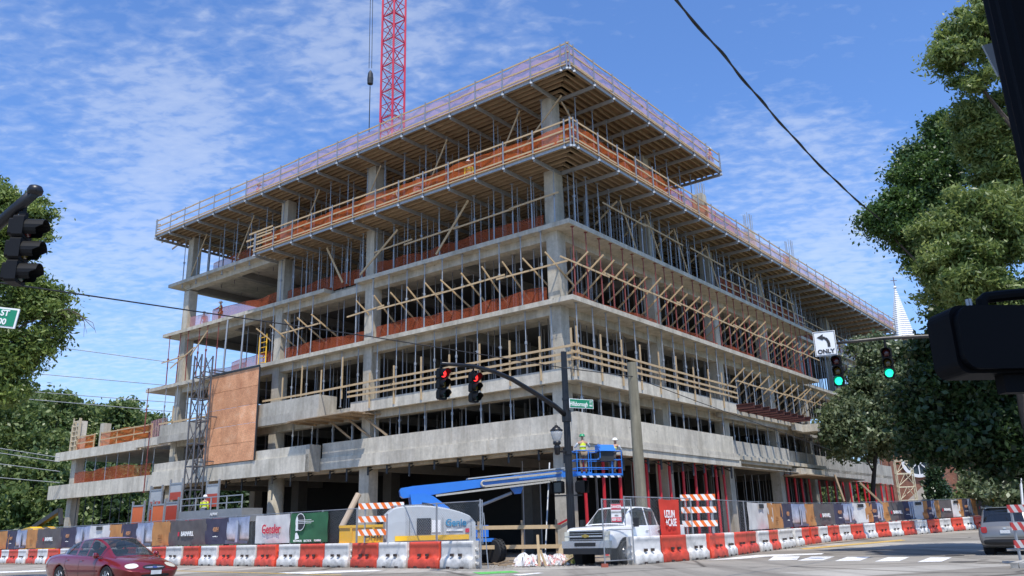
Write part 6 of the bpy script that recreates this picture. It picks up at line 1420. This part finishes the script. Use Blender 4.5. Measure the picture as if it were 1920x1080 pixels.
def tree(label,base,blobs,leaf,kind,ncl,per,lsz,trunk_r=.25,lead=None,group=None,seed=1,spread=.55,limbs=40,flat=.6,name='tree',bark=BARK,asp=1.7):
    """blobs: (centre Vector, (rx,ry,rz), weight); leaf clusters fill the outer part of each blob"""
    g=np.random.default_rng(seed); o=thing(name,label,'tree',base,group=group)
    w=np.array([b[2] for b in blobs],float); w/=w.sum(); ids=g.choice(len(blobs),ncl,p=w); C=np.array([list(b[0]) for b in blobs])[ids]; Rr=np.array([b[1] for b in blobs])[ids]
    d=g.normal(size=(ncl,3)); d/=np.linalg.norm(d,axis=1)[:,None]; rad=g.uniform(.2,1,ncl)**.5; rad=np.where(g.random(ncl)<.16,rad*g.uniform(1.0,1.17,ncl),rad); rad*=1+.13*np.sin(d[:,0]*5+seed)+.10*np.sin(d[:,2]*7+2*seed)+.09*np.sin(d[:,1]*9)
    cl=C+d*rad[:,None]*Rr
    n=ncl*per; ci=np.repeat(np.arange(ncl),per); sz=np.repeat(g.uniform(.6,1.25,ncl),per)*spread
    p=cl[ci]+g.normal(size=(n,3))*np.stack([sz,sz,sz*flat],1)*.6-Vector_np(base)
    a=g.normal(size=(n,3)); a[:,2]-=.25; a/=np.linalg.norm(a,axis=1)[:,None]; b=g.normal(size=(n,3)); b-=a*(a*b).sum(1)[:,None]; b/=np.linalg.norm(b,axis=1)[:,None]
    l=(lsz*g.uniform(.45,1.45,n))[:,None]; a*=l*asp/2; b*=l/2
    v=np.stack([p-a,p+b*.9,p+a,p-b*.9],1).reshape(-1,3); f=np.arange(n*4).reshape(-1,4)
    pydata('crown',v,f,LF[kind],o)
    mb=MB(); top=lead or (blobs[0][0]+ZV*blobs[0][1][2]*.3); base=Vector(base); k=[base,base.lerp(top,.35)+Vector((g.normal()*.1,g.normal()*.1,0)),base.lerp(top,.7)+Vector((g.normal()*.2,g.normal()*.2,0)),top]
    mb.path([base-ZV*.2]+k,trunk_r,10,[trunk_r*1.25,trunk_r*1.1,trunk_r*.85,trunk_r*.55,trunk_r*.2]); mb.build('trunk',bark,o,smooth=True)
    mb=MB()
    for i in g.choice(ncl,min(limbs,ncl),replace=False):
        c=Vector(cl[i]); t=g.uniform(.4,.95); s_=Vector(C[i])-ZV*Rr[i][2]*g.uniform(.1,.6); m_=s_.lerp(c,.5)+Vector((g.normal()*.2,g.normal()*.2,.1+g.normal()*.15)); r0=trunk_r*.2; mb.path([s_,s_.lerp(m_,.5)+Vector((g.normal()*.08,0,.05)),m_,c],r0,5,[r0,r0*.7,r0*.45,r0*.12])
    for b_ in blobs:
        c=Vector(b_[0]); s_=base.lerp(top,g.uniform(.45,.8)); m_=s_.lerp(c,.55)+Vector((g.normal()*.3,g.normal()*.3,-.35)); r0=trunk_r*.42; mb.path([s_,s_.lerp(m_,.5)-ZV*.1,m_,c],r0,6,[r0,r0*.8,r0*.6,r0*.25])
    if limbs: mb.build('limbs',bark,o,smooth=True)
    return o
def Vector_np(b): return np.array([b[0],b[1],b[2]])
def bl(px,py,Y,rpx,rpy,w=1,ry=None):
    c=at(px,py,Y); k=Y/F*1.03; rx=rpx*k; return (c,(rx,ry or rx,rpy*k),w)
# right side of the climbing street
tree('dark leaved maple leaning in over the right street, cable running into it',V3(at(1960,940,35),G(at(1960,940,35).x,at(1960,940,35).y).z),[bl(1735,330,35,62,70,1.2),bl(1690,405,35,58,45,1),bl(1775,265,35,50,60,.8),bl(1740,450,36,55,60,.8),bl(1645,415,35,26,22,.25),bl(1835,560,35,70,80,.8),bl(1785,530,36,45,50,.5)],0,'maple',560,150,.105,.28,seed=3,spread=.46,limbs=60,lead=at(1830,330,35))
tree('pale green willow oak filling the right edge behind the near black post',V3(at(2080,1000,30),G(at(2080,1000,30).x,at(2080,1000,30).y).z),[bl(1850,430,30,85,95,1.6),bl(1800,520,30,70,60,1),bl(1880,300,31,60,80,1),bl(1850,240,31,55,70,.7),bl(1780,470,30,55,60,.8),bl(1900,580,30,70,60,.8),bl(1845,60,29,75,55,.55),bl(1795,105,29,48,32,.26),bl(1875,20,29,60,60,.4),bl(1830,150,29,50,24,.12)],0,'oak',760,190,.085,.26,seed=5,spread=.38,limbs=80,lead=at(1990,60,29.5),asp=2.6)
tree('street tree with slim dark trunk behind the banners, in front of the right face',V3(at(1628,955,66),G(at(1628,955,66).x,at(1628,955,66).y).z-.1),[bl(1640,775,65,80,75,1.6),bl(1600,800,64,62,45,1),bl(1660,700,65,70,62,1.2),bl(1695,790,64,70,64,1),bl(1585,830,64,45,25,.4),bl(1640,655,65,50,25,.3)],0,'street',520,110,.19,.2,seed=8,spread=.7,limbs=45,lead=at(1636,740,65),bark=BARKD)
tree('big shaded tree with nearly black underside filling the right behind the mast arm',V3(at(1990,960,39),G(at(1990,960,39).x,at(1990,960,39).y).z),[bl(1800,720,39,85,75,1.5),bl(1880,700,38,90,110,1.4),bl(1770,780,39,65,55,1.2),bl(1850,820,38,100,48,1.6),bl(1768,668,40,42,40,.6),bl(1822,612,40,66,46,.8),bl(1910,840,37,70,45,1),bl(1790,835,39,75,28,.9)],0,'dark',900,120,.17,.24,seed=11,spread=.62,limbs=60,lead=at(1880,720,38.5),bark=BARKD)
tree('unseen tree added over the camera corner to shade the near black post',Vector((4.6,-3.2,0)),[(Vector((2.5,-.4,8.4)),(2.2,1.9,1.5),1),(Vector((.9,-1.6,9.0)),(2.0,1.8,1.3),.6)],0,'oak',220,110,.14,.2,seed=77,spread=.6,limbs=20)  # crown lies out of frame, added to shade the near post
def conifer(label,px,py0,py1,Y,wpx,seed):
    b=V3(at(px,py0,Y)); t=at(px,py1,Y); h=t.z-b.z; w=wpx*Y/F; b=Vector((b.x,b.y,G(b.x,b.y).z)); h=t.z-b.z
    blobs=[(b+ZV*(h*(.12+.86*k/9)),(w*(1-k/9.3)*.95,w*(1-k/9.3)*.95,h*.07),(1-k/9.5)) for k in range(10)]
    tree(label,b,blobs,0,'fir',240,70,.22,.16,lead=t,seed=seed,spread=.45,limbs=20,name='conifer')
conifer('dark green conifer in front of the brick church gable',1762,948,862,92,38,21)
for k,(px,py,Y,rx,ry,lb) in enumerate(((1880,900,70,60,42,'round leafy bush below the shaded tree, right of the church'),(1835,925,80,26,25,'small light green bush before the church buttresses'),(1925,925,60,40,35,'dark bush at the right frame edge behind the SUV'),(1700,700,120,40,40,'leafy tree in front of the white church spire'),(1745,660,120,36,30,'sunlit tree top beside the white church spire'))):
    b=G(at(px,py,Y).x,at(px,py,Y).y); tree(lb,b,[bl(px,py,Y,rx,ry),bl(px+rx*.4,py+ry*.3,Y,rx*.6,ry*.6,.5)],0,'back' if k in(1,3,4) else 'street',110,80,.25,.12,seed=30+k,spread=.7,limbs=14,name='bush' if k<3 else 'tree')
# left
tree('yellow green tree at the left edge behind the near signal',V3(at(-120,1000,30),0),[bl(0,455,30,55,60,1),bl(60,555,30,50,45,.8),bl(10,650,30,55,60,1.2),bl(70,410,31,28,38,.4),bl(-60,560,30,90,170,1.4),bl(98,585,30,34,18,.22),bl(10,725,30,42,35,.5),bl(75,640,30,26,32,.3),bl(5,375,31,35,38,.4),bl(110,615,30,22,16,.1)],0,'oak2',300,190,.085,.24,seed=41,spread=.40,limbs=70,lead=at(-70,430,30),asp=2.2)
tw=MB(); P_=[at(a,b,29.8) for a,b in ((-10,650),(50,606),(100,585),(130,580),(150,590),(165,605),(178,618))]; tw.path(P_,.03,5,[.05,.04,.03,.025,.018,.012,.008])
for a,b in (((110,583),(140,602)),((125,580),(152,612)),((140,584),(163,625)),((150,590),(157,632)),((158,597),(180,625)),((105,585),(128,610)),((95,587),(112,612))): tw.path([at(*a,29.8),at((a[0]+b[0])/2+5,(a[1]+b[1])/2-6,29.8),at(*b,29.8)],.01,4,[.014,.01,.005])
tag(tw.build('dead_branch',BARK),'bare dead branch arching out of the left tree against the sky','branch')
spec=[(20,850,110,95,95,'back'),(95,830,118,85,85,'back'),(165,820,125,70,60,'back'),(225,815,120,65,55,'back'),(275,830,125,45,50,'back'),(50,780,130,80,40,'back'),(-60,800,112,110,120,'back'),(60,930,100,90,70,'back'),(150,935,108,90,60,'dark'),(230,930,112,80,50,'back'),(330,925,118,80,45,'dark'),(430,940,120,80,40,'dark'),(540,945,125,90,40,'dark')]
lbs=['tall tree in the wood at lower left, beside the pale cables','tall tree in the wood at left behind the wing roof form','rounded tree behind the wing roof stub column','rounded tree in the wood left of the tall frame','low tree top where the wood meets the tall frame','far tree top rising highest in the left wood','broad tree of the wood cut by the left frame edge','dark undergrowth tree behind the far left banners','dark tree seen under the low wing','dark tree seen between the wing props','dark tree seen below the frame left of the hoist','dark tree seen under the frame behind the hoist platform','dark tree seen under the frame right of the round column']
for k,(px,py,Y,rx,ry,kd) in enumerate(spec):
    b=G(at(px,py,Y).x,at(px,py,Y).y); c_=bl(px,py,Y,rx,ry); 
    tree(lbs[k],b,[c_,bl(px-rx*.5,py+ry*.5,Y,rx*.6,ry*.6,.7),bl(px+rx*.5,py+ry*.45,Y,rx*.6,ry*.6,.7),bl(px,py+ry,Y,rx*.9,ry*.6,.8),bl(px+rx*.2,py-ry*.75,Y,rx*.35,ry*.35,.3)],0,kd,380,75,.36,.35,seed=60+k,spread=1.15,limbs=24)
# trees seen past the ground floor at right and far along the street
for k,(px,py,Y,rx,ry) in enumerate(((1600,930,150,60,45),(1650,925,150,60,45),(1480,925,150,70,45),(2010,900,120,120,90),(1870,930,140,80,40))):
    b=G(at(px,py,Y).x,at(px,py,Y).y); tree('leafy tree far up the climbing street, '+['seen through the ground floor by the trunk','seen through the far ground floor bay','seen through the ground floor props','beyond the right frame edge','behind the parked SUV'][k],b,[bl(px,py,Y,rx,ry)],0,'back',120,60,.5,.3,seed=90+k,spread=1.2,limbs=8)
gr=MB(); g_=random.Random(5)
for k in range(420):
    c=Vector((2.35+g_.gauss(0,.16),33.9+g_.gauss(0,.3),0.02)); h=g_.uniform(.12,.42); d=Vector((g_.gauss(0,.14),g_.gauss(0,.14),h)); s_=Vector((g_.uniform(-.02,.02),g_.uniform(-.02,.02),0)); gr.quad(c-s_,c+s_,c+d*.6+s_*.7,c+d)
tag(gr.build('weeds',LF['oak']),'tuft of weeds growing by the pickup bumper','weeds',kind='stuff')
# ================================================================== church
def brick():
    m,nt,b=nodes('red_church_brick'); b.inputs['Roughness'].default_value=.85; v=coords(nt); br=N(nt,'TexBrick'); br.inputs['Scale'].default_value=2.6; br.inputs['Color1'].default_value=(.27,.105,.06,1); br.inputs['Color2'].default_value=(.20,.075,.045,1); br.inputs['Mortar'].default_value=(.28,.22,.17,1); br.inputs['Mortar Size'].default_value=.015
    mp=N(nt,'Mapping'); mp.inputs['Rotation'].default_value=(PI/2,0,0); L(nt,v,mp.inputs[0]); L(nt,mp.outputs[0],br.inputs['Vector']); n1=N(nt,'TexNoise',Scale=1.2,Detail=5.0); L(nt,v,n1.inputs['Vector']); L(nt,mixc(nt,1.0,br.outputs[0],ramp(nt,n1.outputs['Fac'],[(.3,(.7,.7,.7)),(.7,(1.25,1.25,1.25))]).outputs[0],'MULTIPLY'),b.inputs['Base Color']); return m
BRK=brick(); STO=mat('church_stone',(.42,.36,.29),.8); WHT=mat('church_white',(.78,.78,.77),.55,var=.06); SLATE=mat('slate_roof',(.10,.10,.11),.7)
c0=at(1735,950,108); zc=G(c0.x,c0.y).z; ch=thing('brick_church','red brick church with round window and white spire beyond the building','church',Vector((c0.x,c0.y,zc)),R(-26))
rosep=at(1735,866,108); zr=rosep.z-zc; ze=zr+1.2
MB().prism([Vector((a,0,b)) for a,b in ((-5.2,0),(5.2,0),(5.2,ze),(0,ze+5.5),(-5.2,ze))],(0,0,0),(0,24,0)).build('nave_wall',BRK,ch,local=True)
for sg in (-1,1): MB().hexa([Vector((sg*5.6,-.3,ze-.3)),Vector((0,-.3,ze+5.6)),Vector((0,24.3,ze+5.6)),Vector((sg*5.6,24.3,ze-.3)),Vector((sg*5.6,-.3,ze)),Vector((0,-.3,ze+5.9)),Vector((0,24.3,ze+5.9)),Vector((sg*5.6,24.3,ze))]).build('roof',SLATE,ch,local=True)
rot=Matrix.Rotation(PI/2,3,'X'); rw=MB().lathe([(1.55,0),(1.55,.3),(1.95,.3),(1.95,0)],30,(0,-.02,zr),rot=rot).build('rose_window',WHT,ch,local=True); MB().lathe([(1.55,0),(1.55,.05),(.01,.05)],30,(0,-.01,zr),rot=rot).build('window_glass',glassmat('church_glass',(.05,.07,.08),.9),rw,local=True)
sp_=MB().lathe([(.4,.05),(.4,.2),(.25,.2),(.25,.05)],16,(0,-.02,zr),rot=rot)
for k in range(8): a=2*PI*k/8; sp_.bar((math.cos(a)*.35,-.12,zr+math.sin(a)*.35),(math.cos(a)*1.6,-.12,zr+math.sin(a)*1.6),.14,.12)
sp_.build('tracery',WHT,rw,local=True)
MB().prism([Vector((a,0,b)) for a,b in ((-1.8,0),(1.8,0),(1.8,2.4),(0,3.9),(-1.8,2.4))],(0,-1.2,0),(0,-.02,0)).build('porch',STO,ch,local=True)
for x in (-5.3,5.3,2.9,-2.9): MB().box((x,-.35,ze*.45),(.9,.7,ze*.9)).box((x,-.2,ze*.95),(.6,.5,ze*.25)).build('buttress',BRK,ch,local=True)
for k in range(6):
    y=1.5+k*3.9; MB().box((5.6,y,ze*.42),(.9,.9,ze*.84)).box((-5.6,y,ze*.42),(.9,.9,ze*.84)).build('buttress',BRK,ch,local=True); MB().tube((5.35,y+1.0,.3),(5.35,y+1.0,ze),.11,8).build('downpipe',WHT,ch,local=True)
    if k<5: MB().box((5.22,y+1.95,ze*.48),(.12,1.2,ze*.6)).build('window',mat('dark_window',(.03,.035,.04),.2),ch,local=True)
tip=at(1684,541,112); bs_=at(1690,612,112); w_=19*112/F
st_=thing('church_spire','white slatted octagonal church spire with a cross rising above the leaves','spire',Vector((bs_.x,bs_.y,zc)))
zb=bs_.z-2.2; mb=MB()
for k in range(26):
    t0,t1=k/26,(k+1)/26; r0=w_*1.15*(1-t0)+.08; r1=w_*1.15*(1-t1)+.08; z0=zb+(tip.z-zb)*t0; z1=zb+(tip.z-zb)*t1; mb.lathe([(r0+.07,z0),(r1+.0,z1-.03),(r1-.03,z1)],8,(bs_.x,bs_.y,0))
mb.build('spire_roof',WHT,st_); MB().st(0,1,0,1,0,1) if False else None
MB().box((bs_.x,bs_.y,(zc+zb)/2),(w_*2.3,w_*2.3,zb-zc),rz=.4).build('tower_wall',BRK,st_); MB().lathe([(.05,tip.z-.1),(.28,tip.z+.15),(.05,tip.z+.4)],10,(bs_.x,bs_.y,0)).build('ball_finial',WHT,st_); MB().bar((bs_.x,bs_.y,tip.z+.3),(bs_.x,bs_.y,tip.z+1.7),.09,.09).bar((bs_.x-.45,bs_.y,tip.z+1.2),(bs_.x+.45,bs_.y,tip.z+1.2),.08,.08).build('cross',mat('iron_cross',(.16,.13,.12),.6),st_)
# scaffold tower in front of the church
sa,sb=at(1690,945,76),at(1722,945,76); zg=G(sa.x,sa.y).z; stw=thing('scaffold_tower','pale yellow scaffold tower at the far end of the right face','scaffold',Vector(((sa.x+sb.x)/2,sa.y,zg))); YS=mat('pale_yellow_scaffold',(.62,.56,.40),.5,.1); wv=Vector((sb.x-sa.x,0,0)); dv=Vector((.5,1.4,0)); ztop_=at(1680,862,76).z
lg_=[Vector((sa.x,sa.y,0)),Vector((sb.x,sa.y,0)),Vector((sb.x,sa.y,0))+dv,Vector((sa.x,sa.y,0))+dv]
for q in lg_: MB().tube(q+ZV*zg,q+ZV*ztop_,.05,6).build('standard',YS,stw)
nz=5
for k in range(nz+1):
    z=zg+.15+(ztop_-zg-.2)*k/nz; mb=MB()
    for i in range(4): mb.tube(lg_[i]+ZV*z,lg_[(i+1)%4]+ZV*z,.035,6)
    mb.build('ledger',YS,stw)
    if k<nz: zz=z+(ztop_-zg-.2)/nz; [MB().tube(p_+ZV*z,q_+ZV*zz,.03,5).build('brace',YS,stw) for p_,q_ in ((lg_[0],lg_[0].lerp(lg_[1],.5)),(lg_[1],lg_[0].lerp(lg_[1],.5)),(lg_[3],lg_[2]))]
tag(MB().tube(G(at(1800,950,85).x,at(1800,950,85).y),at(1797,862,85),.28,12,.24).build('utility_pole',mat('brown_pole_wood',(.16,.105,.07),.9,var=.3,streak=.3)),'thick brown wooden pole in front of the church side','utility pole')
sn=at(1868,930,70); o=tag(MB().box((0,0,0),(.7,.04,.9)).build('notice_board',mat('yellow_board',(.55,.30,.03),.5,var=.3),local=True),'small yellow notice board standing behind the parked SUV','sign'); o.location=sn
tag(MB().bar(at(1912,880,50),at(1918,955,50),.1,.1).build('white_post',WHT),'slim white post at the right frame edge behind the SUV','post')
tag(MB().bar(at(1612,905,58.5),at(1655,945,58.2),.22,.12).build('timber_plank',TIMD),'pale plank leaning behind the banners at the far right columns','timber')
tag(MB().bar(at(1565,890,55),at(1583,940,54.8),.12,.1).build('timber_plank',TIMD),'thin plank leaning between the far red props','timber')
# thin projecting canopy boards above the far right ground floor
tag(MB().st(-.9,.9,27.5,41,4.72,4.8).build('canopy_boards',TIMD),'thin boarded canopy over the far red props, right face','canopy')
tag(MB().st(.1,.9,29.2,33.6,4.86,5.35).build('concrete_block',CON2),'pale long concrete ledge above the boarded canopy','block')

gv=MB(); g2=random.Random(9); 
def stone(p,r_): 
    k=[Vector((g2.uniform(.6,1)*r_*a,g2.uniform(.6,1)*r_*b,g2.uniform(.5,.9)*r_*c)) for a,b,c in ((1,0,0),(0,1,0),(-1,0,0),(0,-1,0),(0,0,1))]; i=len(gv.v); gv.v+=[p+q for q in k]; gv.f+=[(i,i+1,i+4),(i+1,i+2,i+4),(i+2,i+3,i+4),(i+3,i,i+4)]
for line,n in ((LL,260),(LR,260)):
    for k in range(n):
        p,d,nn=line.at(g2.uniform(0,30),-.42-abs(g2.gauss(0,.22)),.01); stone(p,g2.uniform(.012,.045))
for k in range(420):
    x,y=g2.uniform(-1.2,4.2),g2.uniform(30.7,34.5); stone(G(x,y,.03),g2.uniform(.015,.06))
tag(gv.build('gravel',mat('gravel_stone',(.30,.27,.23),.9,island=.5)),'loose gravel and grit along the barrier feet and the gate opening','gravel',kind='stuff')
